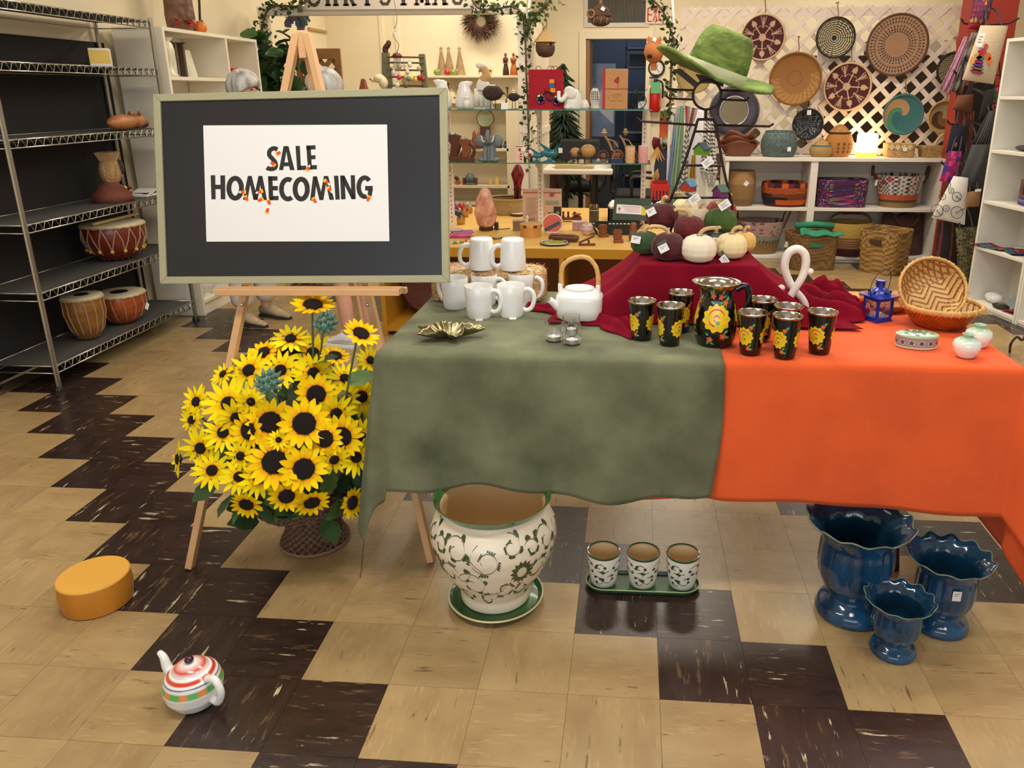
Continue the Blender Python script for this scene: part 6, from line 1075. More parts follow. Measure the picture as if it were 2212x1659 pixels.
for lab,px in (('burlap cone tree with a star, left of three',957),('burlap cone tree with a star, middle of three',973),('burlap cone tree with a star, right of three',996)):
    t=T('cone_tree',lab,'tree ornament',NP(px,shz[0],8.24),0,'burlap cone trees'); ob('cone',G().lathe([(.058,0),(.055,.01),(.012,.235),(0,.24)],24),M('#a88a62',.85,n=(50,.25),b=(120,.8)),t,smooth=50); ob('star',G().prism([((.03 if k%2==0 else .012)*cos(PI/2+k*PI/5),.258+(.03 if k%2==0 else .012)*sin(PI/2+k*PI/5)) for k in range(10)],-.004,.004),M('#a8946c',.6),t)
    for k in range(3): ob('button',G().ell((-.02+.02*k,-.045+.012*k,.05+.035*k),(.009,.004,.009),8,5),M('#e2d6bc',.6),t)
for lab,px,c in (('small green glass ball at the left of the cone trees',945,'#7c9a2a'),('small red glass ball between the cone trees',968,'#c41f24'),('small green glass ball right of the red one',981,'#86a02c')): t=T('glass_ball',lab,'ornament',NP(px,shz[0],8.15)); ob('ball',G().ell((0,0,.030),.030,14,9),M(c,.15,coat=.6),t,smooth=180); ob('cap',G().lathe([(.008,.058),(.007,.066)],10,capt=True),M('#c8c0a0',.3,.8),t)
t=T('deer_picture','small frameless picture of dark animals on the nook wall shelf','picture',NP(1049,shz[0],8.2),(-.12,0,0)); ob('panel',G().box(-.085,.085,-.004,.004,0,.085),M('#e2d2b0',.6),t); d=Dec(planeXZ(0,-.004,0)); [d.blob(x,.045,.022,.012,'#5a5346',.1) or d.rib([(x-.015,.035),(x-.018,.01)],.005,'#5a5346') or d.rib([(x+.015,.035),(x+.016,.01)],.005,'#5a5346') for x in (-.045,.005,.05)]; d.done('print',PV(.7),t)
for lab,px,c1,c2,k in (('slim dark brown carved woman figure on the nook wall shelf',1094,'#5a2a20','#4a2018',1),('orange carved woman figure at the end of the nook wall shelf',1111,'#b05a30','#c06a2c',1.2)):
    t=T('carved_woman',lab,'figurine',NP(px,shz[0],8.18)); ob('skirt',G().lathe([(.034*k,0),(.03*k,.05),(.016*k,.12)],18),M(c2,.5),t,smooth=180); ob('torso',G().lathe([(.016*k,.118),(.026*k,.145),(.024*k,.165),(.008,.18)],16),M(c1,.5),t,smooth=180); ob('head',G().ell((0,0,.198),(.014,.014,.018),10,8),M('#8a5238',.5),t,smooth=180); ob('arms',G().tube([(-.024*k,0,.16),(-.02,-.02,.12),(.0,-.028,.115),(.02,-.02,.12),(.024*k,0,.16)],.006,6),M('#8a5238',.5),t)
for lab,px,zi,f_ in (('cream teapot with brown leaf print on the nook shelf',976,1,0),('second patterned cream jar on the nook shelf',1012,1,1)):
    t=T('patterned_pot',lab,'pot',NP(px,shz[zi],8.2)); pr=[(.05,0),(.058,.02),(.06,.05),(.045,.085),(.02,.10),(.01,.115)]; ob('body',G().lathe(pr,24),M('#e4d2a8',.3),t,smooth=180); d=Dec(onlathe(pr)); [d.blob(k*.9,.025+.03*(k%2),.012,.010,'#7a5a30',k,10,3,.3,0,18) for k in range(7)]; d.done('leaf_print',PV(.4),t)
for lab,px,h in (('tall dark candlestick at the left on the lower nook shelf',968,.17),('short dark candlestick in the middle of the lower nook shelf',991,.13),('dark candlestick at the right of the lower nook shelf',1096,.13)): t=T('candlestick',lab,'candlestick',NP(px,shz[1],8.3)); ob('stick',G().lathe([(.03,0),(.012,.012),(.008,h*.5),(.010,h-.02),(.022,h)],14,capt=True),M('#6a4c30',.4),t,smooth=50)
t=T('angel_figure','small cream angel figure on the nook shelf near the arbor post','figurine',NP(1109,shz[1],8.15)); ob('gown',G().lathe([(.04,0),(.02,.06),(.01,.08)],14),M('#efe2c0',.6),t); ob('head',G().ell((0,0,.092),.014,10,7),M('#e8d2b0',.6),t)
t=T('speckled_plate','round green speckled plate standing upright on the nook shelf','plate',NP(1045,shz[2],8.22),(-.12,0,0)); pz=Y(1045,256,8.2).z-shz[2]; r_=Y(1063,256,8.2).x-Y(1045,256,8.2).x; ob('plate',G().lathe([(r_,.0),(r_*.98,.008),(r_*.8,.002),(0,0)],40).rot((PI/2,0,0)).mv(0,0,pz),M('#a8b088',.3,n=(60,.25)),t,smooth=40); ob('rim',G().tube([(r_*cos(a),-.004,pz+r_*sin(a)) for a in [2*PI*i/40 for i in range(40)]],.005,6,True),M('#4a5238',.4),t); ob('plate_stand',G().box(-.05,.05,-.03,.03,0,pz-r_+.005),wood,t)
for lab,px,c,k in (('carved wooden owl-like figure, left of two by the plate',1021,'#8a4c28',1),('carved wooden figure with a tag, right of two by the plate',1031,'#96562e',.95)): t=T('wood_figure',lab,'figurine',NP(px,shz[2],8.12)); t.scale=(k,k,k); ob('body',G().lathe([(.034,0),(.04,.03),(.028,.09),(.018,.12),(.02,.14),(.008,.165),(.004,.18)],18),M(c,.45,n=(14,.2)),t,smooth=180); ob('base',G().lathe([(.04,0),(.038,.012)],18,capt=True),M('#5a2e18',.5),t)
one('red_glass_ball','shiny red glass ball in front of the speckled plate','ornament',G().ell((0,0,.033),.033,14,9),M('#d81a16',.12,coat=.6),NP(1043,shz[2],8.1),smooth=180)
for k,(lab,px,c1,c2) in enumerate((('tiny orange painted doll on the nook shelf',1060,'#c85a24','#8a2c18'),('tiny green painted doll on the nook shelf',1068,'#3f5a2a','#b8a040'),('tiny red-haired navy doll on the nook shelf',1077,'#1f2454','#b8342a'),('tiny blue painted doll at the end of the nook shelf',1089,'#2a4a8a','#3a5a44'))): t=T('peg_doll',lab,'doll',NP(px,shz[2],8.13)); ob('body',G().lathe([(.02,0),(.024,.02),(.014,.045)],14,capt=True),M(c1,.4),t,smooth=180); ob('head',G().ell((0,0,.058),(.016,.014,.016),10,7),M(c2,.4),t,smooth=180)
t=T('dome_ornament','teal dome ornament flanked by brown blocks on the lowest nook shelf','ornament',NP(1008,shz[3],8.15)); ob('dome',G().lathe([(.05,.02),(.052,.07),(.04,.10),(.02,.118),(0,.12)],20),M('#5a7472',.4),t,smooth=180); ob('bookends',G().box(-.075,-.05,-.03,.03,0,.07).box(.05,.075,-.03,.03,0,.07),M('#6b3e22',.5),t)
fig('small brown and orange bird ornament at the left of the lowest nook shelf',980,388,'#3a1c10','#c0642a',loc=NP(980,shz[3],8.15))
for lab,px,c1,c2 in (('tiny purple-labelled bottle on the lowest nook shelf',1053,'#7a6a88','#d8a86a'),('tiny white and yellow bottle at the end of the lowest nook shelf',1068,'#5a5488','#e6c060')): t=T('small_bottle',lab,'bottle',NP(px,shz[3],8.15)); ob('bottle',G().lathe([(.022,0),(.024,.05),(.014,.06),(.013,.085)],16,capt=True),PV(.4),t,paint=lambda x,y,z:c1 if .012<z<.05 else c2,smooth=50)
# green bottles and tan angel behind the glass shelf, wreath
t=T('twig_wreath','brushy brown twig wreath hanging on the nook wall','wreath',(Y(1039,46,8.33).x,8.33,Y(1039,46,8.33).z)); kk=S(V(t.location))*1.12; g=G()
for k in range(520):
    a=R.uniform(0,6.28); r0=R.uniform(.27,.5)*38*kk; L=R.uniform(.35,.75)*38*kk; b=a+R.uniform(.2,.9); p0=V((r0*cos(a),R.uniform(-.05,.02),r0*sin(a))); p1=p0+V((cos(b)*L,R.uniform(-.04,.0),sin(b)*L)); g.tube([p0,p0.lerp(p1,.5)+V((0,-.01,0)),p1],[.004,.0032,.001],3)
ob('twigs',g,M('#5c3c2e',.8,n=(10,.4)),t,smooth=180)['kind']='stuff'; ob('inner_ring',G().tube([(.31*38*kk*cos(a),-.01,.31*38*kk*sin(a)) for a in [2*PI*i/28 for i in range(28)]],.016,6,True),M('#6a4a38',.8),t)
# trellis, potted ivy, hanging houses
ty=7.3; q=Y(705,150,ty); t=T('brown_trellis','brown wooden lattice trellis with a flat top behind the easel','trellis',(q.x,ty,0)); w=Y(737,150,ty).x-Y(640,150,ty).x; zt_=Y(705,105,ty).z; br=M('#8a6038',.6,n=(10,.15)); x1=Y(738,150,ty).x-q.x; x0=x1-w
ob('top_rail',G().box(x0,x1,-.015,.015,zt_-.09,zt_),br,t)
for x in (x0,x1-.05): ob('stile',G().box(x,x+.05,-.015,.015,0,zt_-.09),br,t)
for k in range(-3,9):
    for s in (1,-1):
        zb=zt_-1.0+k*.14; pts=[]
        for zc in (zb,zb+w*1.0): pass
        a=V((x0+.03,.0 if s>0 else .012,zb if s>0 else zb+w)); b=V((x1-.03,.0 if s>0 else .012,zb+w if s>0 else zb))
        def clip(a,b):
            lo,hi=.1,zt_-.07; d_=b-a; t0,t1=0,1
            for v0,dv,L,H in ((a.z,d_.z,lo,hi),):
                ta,tb=sorted(((L-v0)/dv,(H-v0)/dv)); t0,t1=max(t0,ta),min(t1,tb)
            return (a+d_*t0,a+d_*t1) if t1>t0+.02 else None
        c=clip(a,b)
        if c:
            n_=(c[1]-c[0]).normalized().cross(V((0,1,0)))*.021; f=V((0,.005,0)); ob('lattice_strip',G().add([c[0]-n_-f,c[0]+n_-f,c[0]+n_+f,c[0]-n_+f,c[1]-n_-f,c[1]+n_-f,c[1]+n_+f,c[1]-n_+f],[(0,1,2,3),(7,6,5,4),(0,4,5,1),(1,5,6,2),(2,6,7,3),(3,7,4,0)]),br,t,smooth=0)
py=6.33; q=Y(613,300,py); t=T('leafy_plant','tall dark green large-leaved plant behind the shoppers','plant',(q.x,py,0)); ob('planter',G().lathe([(.13,0),(.17,.3),(.18,.32)],24,capt=True),M('#6e4a30',.7),t); zc=Y(610,140,py).z
for k in range(3): ob('cane',G().tube([(-.03+.03*k,0,.3),(-.08+.08*k,0,1.0),(-.15+.15*k,0,zc)],.010,6),M('#4c3a24',.8),t)
Lf=[leafm(.15,.06,M('#2c4c24',.45,n=(12,.3))),leafm(.14,.055,M('#3d6630',.45,n=(12,.3))),leafm(.13,.055,M('#243f20',.45,n=(12,.3)))]; kk=S(q)
for k in range(110): a=R.uniform(0,6.28); f=R.random(); ob('leaf',Lf[k%3],None,t,(max(-.12,R.gauss(0,.10))+(.05-.1*R.random()),R.gauss(0,.09),zc-.55+.80*f),(R.uniform(-1,1),R.uniform(-.3,1.1),a))
q=Y(640,66,6.75); t=T('hanging_houses','cluster of small painted wooden houses hanging in front of the nook','ornament',q); g=G()
for k in range(22): x,z=R.uniform(-.10,.09),R.uniform(0,.12); c=R.choice(['#4a6a6a','#3f5a8c','#a05a48','#c89a40','#6a8a6a','#7a4a3a']); s_=.02; g.add([(x-s_,-.02+.002*k,z),(x+s_,-.02+.002*k,z),(x+s_,-.02+.002*k,z+.035),(x,-.02+.002*k,z+.065),(x-s_,-.02+.002*k,z+.035)]+[(x-s_,.0+.002*k,z),(x+s_,.0+.002*k,z),(x+s_,.0+.002*k,z+.035),(x,.0+.002*k,z+.065),(x-s_,.0+.002*k,z+.035)],[(0,1,2,3,4),(9,8,7,6,5),(0,5,6,1),(1,6,7,2),(2,7,8,3),(3,8,9,4),(4,9,5,0)],c)
ob('painted_houses',g,PV(.6),t,smooth=0)['kind']='stuff'; ob('hanging_wire',G().tube([(0,0,.1),(0,.0,.95)],.002,5),M('#6a5a40',.6),t)
# ornament ladder
ly=6.35; q=Y(870,203,ly); t=T('ornament_ladder','olive green ladder rack hung with small ornaments above the chalkboard','rack',(q.x,ly,0)); ol=M('#6a6c50',.6,n=(14,.12)); L0=Y(835,203,ly); L1=Y(833,114,ly); R0=Y(920,203,ly); R1=Y(911,117,ly); dx=-q.x
def post(nm,a,b,w): 
    a=V((a.x+dx-(b.x-a.x)*a.z/(b.z-a.z),-.0,0)) ; return ob(nm,G().tube([a,(b.x+dx,0,b.z)],w,4),ol,t,smooth=0)
post('post',L0,L1,.036); post('post',R0,R1,.03); ob('rear_post',G().tube([(L0.x+dx-.05,.25,0),(L0.x+dx-.02,.2,L1.z-.1)],.02,4),ol,t,smooth=0)
for y in (123,135,151,166,185): a=Y(836,y,ly-.02); b=Y(915,y+1,ly-.02); ob('rung',G().tube([(a.x+dx,-.02,a.z),(b.x+dx,-.02,b.z)],.008,6),M('#5c5038',.6),t)
orn=['#c83a70','#e0c050','#4a8ab8','#d8c860','#8a1c22','#a8242c','#e8e0d0','#b8b0a0','#c0a890','#d8d0c0','#7a5a40','#e0d8c8']
for k,(x,y,c,nm) in enumerate(((862,167,orn[0],'magenta and white'),(876,165,orn[1],'yellow round'),(883,170,orn[2],'pale blue'),(889,168,orn[3],'yellow oval'),(898,172,orn[1],'golden oval'),(906,168,orn[4],'dark red'),(913,170,orn[5],'red'),(851,146,orn[6],'white diamond'),(863,143,orn[8],'beige oval'),(873,143,orn[7],'grey card-like'),(880,156,orn[9],'pale pearl'),(850,157,orn[6],'cream beaded'),(885,140,orn[6],'small white'),(858,184,orn[11],'cream bird-like'),(877,184,orn[10],'brown wire'),(905,148,orn[7],'grey leaf'))):
    p=Y(x,y,ly-.045); r_=5.2*S(p); o_=T('hanging_ornament','%s ornament hanging on the olive ladder rack, %s rung'%(nm,'upper' if y<160 else 'third' if y<178 else 'lower'),'ornament',p,R.uniform(-.5,.5),'ornaments on the ladder rack'); ob('bauble',G().ell((0,0,0),(r_,r_*.7,r_*1.15),10,7) if k not in (7,9) else G().prism([(0,-r_*1.3),(r_,0),(0,r_*1.3),(-r_,0)],-.003,.003),M(c,.3,coat=.3),o_,smooth=60); ob('thread',G().tube([(0,0,r_),(0,.02,r_+.035)],.0012,4),M('#8a7a60',.7),o_)
t=T('white_star','white star ornament standing at the foot of the ladder rack view','ornament',Y(850,199,ly-.05)); ob('star',G().prism([((.04 if k%2==0 else .016)*cos(PI/2+k*PI/5),.0+(.04 if k%2==0 else .016)*sin(PI/2+k*PI/5)) for k in range(10)],-.008,.008),por,t); ob('thread',G().tube([(0,0,.03),(0,.03,.1)],.0012,4),M('#8a7a60',.7),t)
t=T('carved_figure','dark brown carved figure perched on top of the ladder rack','figurine',(L1.x,ly,L1.z)); ob('body',G().tube(bent([(0,0,0),(.0,0,.03),(.02,0,.055),(.035,0,.075)],4),[.022]*9+[.02,.02,.018,.016],10),M('#4a2416',.5),t,smooth=180); ob('head',G().ell((.03,0,.075),(.02,.016,.018),10,7),M('#3a1a10',.5),t,smooth=180)
q=Y(858,125,ly-.04); t=T('wind_chime','maroon wind chime with silver tubes hanging by a chain','wind chime',(q.x,q.y,q.z)); ob('dome',G().lathe([(.045,0),(.03,.03),(.0,.04)],18),M('#5c1c1c',.4),t,smooth=180); ob('chain',G().tube(bent([(0,0,.04),(.02,0,.10),(-.02,0,.16),(0,0,.22),(.02,0,.30),(0,0,.45)],4),.003,5),M('#a88a58',.4,.6),t,smooth=180)
for k in range(5): ob('tube',G().lathe([(.004,-.10),(.004,0)],8,c=(-.024+.012*k,0),capt=True),M('#c8c8c4',.25,.9),t)
tagcard(t,(.0,-.004,.19),.03,.035,lines=2)
t=T('polar_bear_head','cream carved polar bear figure at the left of the ladder rack','figurine',Y(820,170,ly-.02)); ob('head',G().ell((0,0,0),(.05,.04,.035),14,9).ell((-.045,0,-.01),(.03,.022,.018),10,7).ell((.03,0,-.03),(.04,.04,.05),12,8),M('#e6d8b4',.6),t,smooth=180); ob('nose',G().ell((-.073,-.004,-.004),.008,8,5),M('#1c1410',.4),t); ob('wall_peg',G().tube([(.02,0,-.05),(.05,.0,-.055)],.01,6),ol,t)
one('brick_cone','small red-brown brick-patterned cone behind the board, right of the seated head','ornament',G().lathe([(.055,0),(.05,.005),(.018,.12),(.01,.125)],4),M('#8a4a30',.7,n=(40,.4)),Y(787,204,6.6),.6,smooth=0)
# far right of the nook: fir, vent, exit sign, clock, extinguisher
fy=8.95; q=Y(1222,250,fy); t=T('artificial_fir','slim artificial fir tree beside the back door','tree',(q.x-.02,fy,0)); ztop=Y(1217,140,fy).z; ob('trunk',G().tube([(0,0,0),(0,0,ztop-.1)],.02,8),M('#4a3826',.8),t); g=G()
for k in range(620):
    f=R.random()**.7; z=ztop-(ztop-.35)*f; rr=(.03+.20*f)*R.uniform(.4,1); a=R.uniform(0,6.28); p=V((rr*cos(a),rr*sin(a),z-.12*rr)); g.tube([V((0,0,z+.03)).lerp(p,.35),p,p*1.0+V((.10*cos(a),.1*sin(a),-.06))],[.012,.017,.002],4)
ob('needles',g,M('#2c3f2a',.8,n=(20,.35)),t,smooth=180)['kind']='stuff'
va,vb=Y(1270,-2,DW),Y(1394,49,DW); t=T('air_vent','large wall air vent with dark vertical louvres above the back door','vent',((va.x+vb.x)/2,DW,vb.z)); w=(vb.x-va.x)/2; ob('vent_frame',G().box(-w-.04,w+.04,-.02,0,-.045,0).box(-w-.04,-w,-.02,0,0,.45).box(w,w+.04,-.02,0,0,.45).box(-w-.04,w+.04,-.02,0,.45,.49),M('#d8d0c4',.5),t); ob('dark_duct',G().box(-w,w,-.004,-.001,0,.45),M('#0d0c0c',.8),t); g=G()
for k in range(42): x=-w+(k+.5)*2*w/42; g.box(x-.003,x+.003,-.016,-.005,0,.45)
ob('louvres',g,M('#8a8478',.5),t,smooth=0)['kind']='stuff'
p0,p1=Y(1394,52,DW),Y(1442,8,DW); t=T('exit_sign','white exit sign with tall red letters above the clock','sign',((p0.x+p1.x)/2,DW,p0.z)); w=(p1.x-p0.x)/2; h=p1.z-p0.z; ob('sign_panel',G().box(-w,w,-.03,0,0,h),M('#e6dcc4',.5),t,bev=.003); d=Dec(planeXZ(0,-.03,0)); rd='#e0402a'; a=h*.12; b=h*.78; u=w*.17
for P in ([(-w*.78,a),(-w*.78,b)],): d.rib(P,u*.8,rd)
for y in (a,(a+b)/2,b): d.rib([(-w*.78,y),(-w*.38,y)],u*.75,rd)
d.rib([(-w*.28,a),(w*.08,b)],u*.8,rd); d.rib([(-w*.28,b),(w*.08,a)],u*.8,rd,.0004); d.rib([(w*.25,a),(w*.25,b)],u*.8,rd); d.rib([(w*.42,b),(w*.88,b)],u*.75,rd); d.rib([(w*.65,a),(w*.65,b)],u*.8,rd); d.done('lettering',PV(.5),t)
q=Y(1418,147,DW); r_=18*S(q); t=T('wall_clock','round wall clock with a black rim and white face','clock',(q.x,DW,q.z)); ob('rim',G().tube([(r_*.9*cos(a),-.02,r_*.9*sin(a)) for a in [2*PI*i/40 for i in range(40)]],r_*.13,8,True),M('#1c1b1b',.4),t,smooth=180); ob('face',G().lathe([(r_*.85,0),(r_*.85,.012),(0,.012)],32).rot((PI/2,0,0)),M('#e6e6e2',.5),t)
d=Dec(planeXZ(0,-.013,0)); d.rib([(0,0),(r_*.35,-r_*.5)],r_*.06,'#3a3a3a'); d.rib([(0,0),(r_*.12,r_*.4)],r_*.08,'#3a3a3a'); d.rib([(0,0),(-r_*.45,-r_*.25)],r_*.03,'#6a6a6a')
for k in range(12): a=k*PI/6; d.rib([(r_*.66*cos(a),r_*.66*sin(a)),(r_*.76*cos(a),r_*.76*sin(a))],r_*.05,'#7a7a7a')
d.done('hands',PV(.5),t)
q=Y(1414,242,DW-.10); kk=S(q); t=T('fire_extinguisher','red fire extinguisher with a green tag mounted on the back wall','fire extinguisher',q); h=58*kk; ob('cylinder',G().lathe([(.055,0),(.062,.01),(.062,h*.82),(.04,h*.95),(.022,h)],24),PV(.3,coat=.3),t,paint=lambda x,y,z:'#e8e4de' if h*.38<z<h*.66 else '#c01a18',smooth=50); ob('valve',G().lathe([(.022,h),(.02,h+.05)],12,capt=True).box(-.07,.03,-.012,.012,h+.055,h+.075).box(-.06,.05,-.012,.012,h+.085,h+.10),M('#1a1818',.4),t); ob('hose',G().tube(bent([(.02,0,h+.04),(.08,0,h),(.085,0,h*.5)],4),.012,6),M('#151414',.5),t,smooth=180); ob('green_tag',G().box(-.05,.055,-.068,-.065,h*.66,h*1.05),M('#5cae78',.6),t); ob('bracket',G().box(-.03,.03,.05,.09,h*.4,h*.55),M('#3a3434',.5),t)
# dark office behind the door
area('back_room_fill',(0,10.3,2.7),.9,.4,9,COOL)  # added fill light to brighten the room behind the door, no fixture modelled
t=T('storage_rack','dark metal storage rack with boxes in the room behind the door','storage rack',(-.02,10.6,0)); dk=M('#40454e',.6)
for z in (.4,.95,1.45,1.75,1.98): ob('shelf',G().box(-.10,.85,-.2,.2,z-.02,z),M('#7c8694',.5),t)
for x in (-.10,.83): ob('upright',G().box(x,x+.02,-.2,-.18,0,2.1),dk,t)
for k,(x,z,w,h,c) in enumerate(((.2,.95,.25,.3,'#2c2f38'),(.55,1.45,.3,.2,'#1c1e24'),(.15,1.75,.3,.15,'#4a5060'),(.1,.4,.3,.4,'#30442c'))): one('storage_carton','dark carton on the back room rack, %s'%('lower middle shelf','third shelf right','second shelf left','bottom shelf')[k],'box',G().cbox(0,0,0,w,.3,h),M(c,.7),(-.02+x-.05,10.6,z+.001))
q=Y(1302,195,10.0); t=T('wrapped_panel','pale blue wrapped panel with a white diamond leaning in the back room','panel',(q.x-.02,10.2,0)); ob('panel',G().box(-.17,.17,-.02,.02,.9,1.78),M('#6f83a8',.3,n=(4,.35),coat=.4),t); ob('diamond',G().prism([(.15,1.05),(.15,1.7),(-.12,1.3)],-.026,-.021),M('#c8d0e4',.5),t); ob('prop_board',G().box(-.15,.15,-.02,.02,0,.9),M('#3c4048',.7),t)
# folding desk and chairs
p=Z(1240,366,.74); dy_=p.y; dx0=Z(1164,372,.74).x; dx1=Z(1322,372,.74).x; t=T('white_desk','white plastic folding table behind the glass shelves','table',((dx0+dx1)/2,dy_+.35,0)); w=(dx1-dx0)/2; ob('table_top',G().box(-w,w,-.35,.35,.69,.74),M('#eee8da',.45),t,bev=.012); bl_=M('#24231f',.5)
for s in (-1,1):
    for y in (-.25,.25): ob('leg',G().tube([(s*(w-.18),y,0),(s*(w-.18),y,.69)],.018,8),bl_,t)
    ob('leg_brace',G().tube([(s*(w-.18),-.25,.12),(s*(w-.18),.25,.12)],.012,6).tube([(s*(w-.18),-.25,.2),(s*.1,-.0,.6)],.010,6),bl_,t)
one('letter_tray','shallow tray with a yellow paper on the white folding table','tray',G().cbox(0,0,0,.36,.2,.03),M('#cbb98a',.6),(p.x,dy_+.12,.741)); one('flat_bowl','flat tan bowl at the left end of the white folding table','bowl',G().lathe([(.10,0),(.16,.03),(.165,.035),(.12,.02),(0,.015)],28),M('#d2b07a',.5),(dx0+.25,dy_+.2,.741),smooth=50)
def chair(lab,x,y,rz):
    t=T('office_chair',lab,'chair',(x,y,0),rz); bm_=M('#16151a',.7); ob('seat',G().cbox(0,0,.43,.46,.44,.08),bm_,t,bev=.03); ob('backrest',G().cbox(0,.22,.62,.42,.06,.36),bm_,t,bev=.03); ob('back_stem',G().tube([(0,.1,.43),(0,.25,.5),(0,.25,.65)],.02,6),bl_,t); ob('column',G().lathe([(.025,.1),(.025,.43)],12),bl_,t)
    for k in range(5): a=2*PI*k/5; l_=ob('leg',G().tube([(0,0,.10),(.26*cos(a),.26*sin(a),.065)],.016,6),bl_,t); ob('caster',G().ell((.26*cos(a),.26*sin(a),.028),.028,8,6),bl_,l_)
    for s in (-1,1): ob('armrest',G().tube(bent([(s*.22,.05,.45),(s*.27,.05,.55),(s*.27,.05,.66),(s*.27,-.15,.66)],4),.015,6),bl_,t,smooth=180)
chair('black office chair with its back to the glass shelf, behind the white desk',Y(1245,320,dy_+.98).x+.05,dy_+.98,PI); chair('black office chair to the right of the white desk, turned sideways',Y(1375,420,7.7).x,7.75,PI/2)
t=T('open_cabinet','dark brown open cabinet standing behind the white desk','cabinet',(Y(1195,400,dy_+.95).x-.06,dy_+1.0,0)); ob('panel',G().box(-.12,-.04,-.2,.2,0,.66),M('#4a2416',.6),t); ob('panel',G().box(.04,.12,-.2,.2,0,.66),M('#4a2416',.6),t); ob('top',G().box(-.13,.13,-.2,.2,.66,.68),M('#3a1c10',.6),t)
# ---------------------------------------------------------------- right side: lattice wall, basket shelves, bags, bookcase
LY=7.30; lm=M('#e6d6c8',.55); lx0=Y(1468,100,LY).x; lx2=Y(2132,100,LY).x; lx1=Y(1781,100,LY).x; lz0,lz1=.905,Y(1600,15,LY).z
def lattice(lab,x0,x1):
    t=T('lattice_panel',lab,'lattice',((x0+x1)/2,LY,lz0)); w=x1-x0; H=lz1-lz0; ox=-w/2; p=.168; hw=.0195
    def strip(a,b,y):
        n_=(b-a).normalized().cross(V((0,1,0)))*hw; f=V((0,.004,0)); o=V((ox,y,0)); a=a+o; b=b+o
        ob('slat',G().add([a-n_-f,a+n_-f,a+n_+f,a-n_+f,b-n_-f,b+n_-f,b+n_+f,b-n_+f],[(0,1,2,3),(7,6,5,4),(0,4,5,1),(1,5,6,2),(2,6,7,3),(3,7,4,0)]),lm,t,smooth=0)
    k=-H
    while k<w:
        u0,u1=max(0,k),min(w,k+H)
        if u1-u0>.06: strip(V((u0,0,u0-k)),V((u1,0,u1-k)),-.004); strip(V((w-u0,0,u0-k)),V((w-u1,0,u1-k)),.004)
        k+=p
    ob('top_rail',G().box(ox,ox+w,.008,.02,H-.075,H-.005),lm,t); ob('bottom_rail',G().box(ox,ox+w,.008,.02,0,.05),lm,t)
    for x in (ox,ox+w-.05): ob('stile',G().box(x,x+.05,.008,.02,.05,H-.075),lm,t)
lattice('left white garden lattice panel behind the basket shelves',lx0,lx1-.002); lattice('right white garden lattice panel behind the basket shelves',lx1+.002,lx2)
for lab,x0,x1,y0,z1,c in (('tall dark brown cabinet behind the right lattice panel',1.72,3.3,8.15,1.78,'#3a2a20'),('low brown chest behind the left lattice panel',.62,1.3,8.3,1.08,'#5c4a38')):
    t=T('storage_cabinet',lab,'cabinet',((x0+x1)/2,y0,0)); w=(x1-x0)/2; cm=M(c,.6,n=(5,.2,(1,1,.2))); ob('carcass',G().box(-w,w,0,.5,0,z1),cm,t,bev=.005)
    for k in range(2): dr_o=ob('door',G().box(-w+.02+k*w,-.02+k*w,-.02,0,.06,z1-.05),cm,t,bev=.004); ob('door_knob',G().ell((-.06+k*.12,-.032,z1*.55),.016,8,6),M('#8a7a60',.4,.6),dr_o)
for k,(x,z,c,lab) in enumerate(((2.0,1.782,'#d8d4cc','white box on top of the cabinet behind the lattice, left'),(2.45,1.782,'#2a2624','black box on top of the cabinet behind the lattice, middle'),(2.9,1.782,'#c8c0b0','pale box on top of the cabinet behind the lattice, right'))): one('storage_box',lab,'box',G().cbox(0,0,0,.3,.25,.14),M(c,.7),(x,8.35,z),bev=.003)
# shelf unit
SY0,SY1=6.85,7.24; sx0,sx1=.80,Y(2045,345,SY0).x; sdv=Y(1760,360,SY0).x; t=T('basket_shelf_unit','low white two-bay shelving unit full of baskets','shelf unit',((sx0+sx1)/2,7.05,0)); ox=-(sx0+sx1)/2; wl_=M('#e9e2d6',.5); st_z=[Y(1700,553,SY0).z,Y(1700,449,SY0).z,Y(1700,341,SY0).z]
def bb(nm,a,b,z0,z1,y0=SY0,y1=SY1): return ob(nm,G().box(a+ox,b+ox,y0-7.05,y1-7.05,z0,z1),wl_,t,bev=.0015)
bb('top_board',sx0-.01,sx1+.01,st_z[2]-.028,st_z[2],SY0-.01)
for a,b in ((sx0,sx0+.03),(sdv-.03,sdv+.03),(sx1-.03,sx1)): bb('side_panel' if b!=sdv+.03 else 'divider',a,b,0,st_z[2]-.028)
for a,b in ((sx0+.03,sdv-.03),(sdv+.03,sx1-.03)):
    for z in st_z[:2]: bb('shelf',a,b,z-.026,z,SY0+.003)
    bb('plinth',a,b,0,st_z[0]-.026,SY0+.02,SY0+.035)
bb('back_panel',sx0+.03,sx1-.03,.0,st_z[2]-.03,SY1-.008,SY1-.002)
Q=lambda px,k,Yv=7.02:V((Y(px,400,Yv).x,Yv,st_z[k]+.0008)); k7=S(V((1.8,7.0,.6)))
def coil(r,h,prof=None,rows=18,n=48,amp=.02,sy=1,tw=24):
    prof=prof or (lambda f:1); g=G(); P=[]
    for i in range(rows*2+1): f=i/(rows*2); P.append((r*prof(f)*(1+(amp if i%2 else 0)),h*f))
    P+=[(r*prof(1)*.94,h*.995),(r*prof(.5)*.92,h*.5),(r*prof(0)*.85,.012),(0,.010)]
    return g.lathe(P,n,sy=sy,fr=lambda a,z,i:1+.008*sin(a*tw+PI*(i//2%2)))
def bask(nm,lab,loc,g,mat,paint=None,rz=0,parts=(),cat='basket'):
    t=T(nm,lab,cat,loc,rz); ob('basket_body',g,mat,t,paint=paint,smooth=60)
    for n_,gg,m_ in parts: ob(n_,gg,m_,t,smooth=180)
    return t
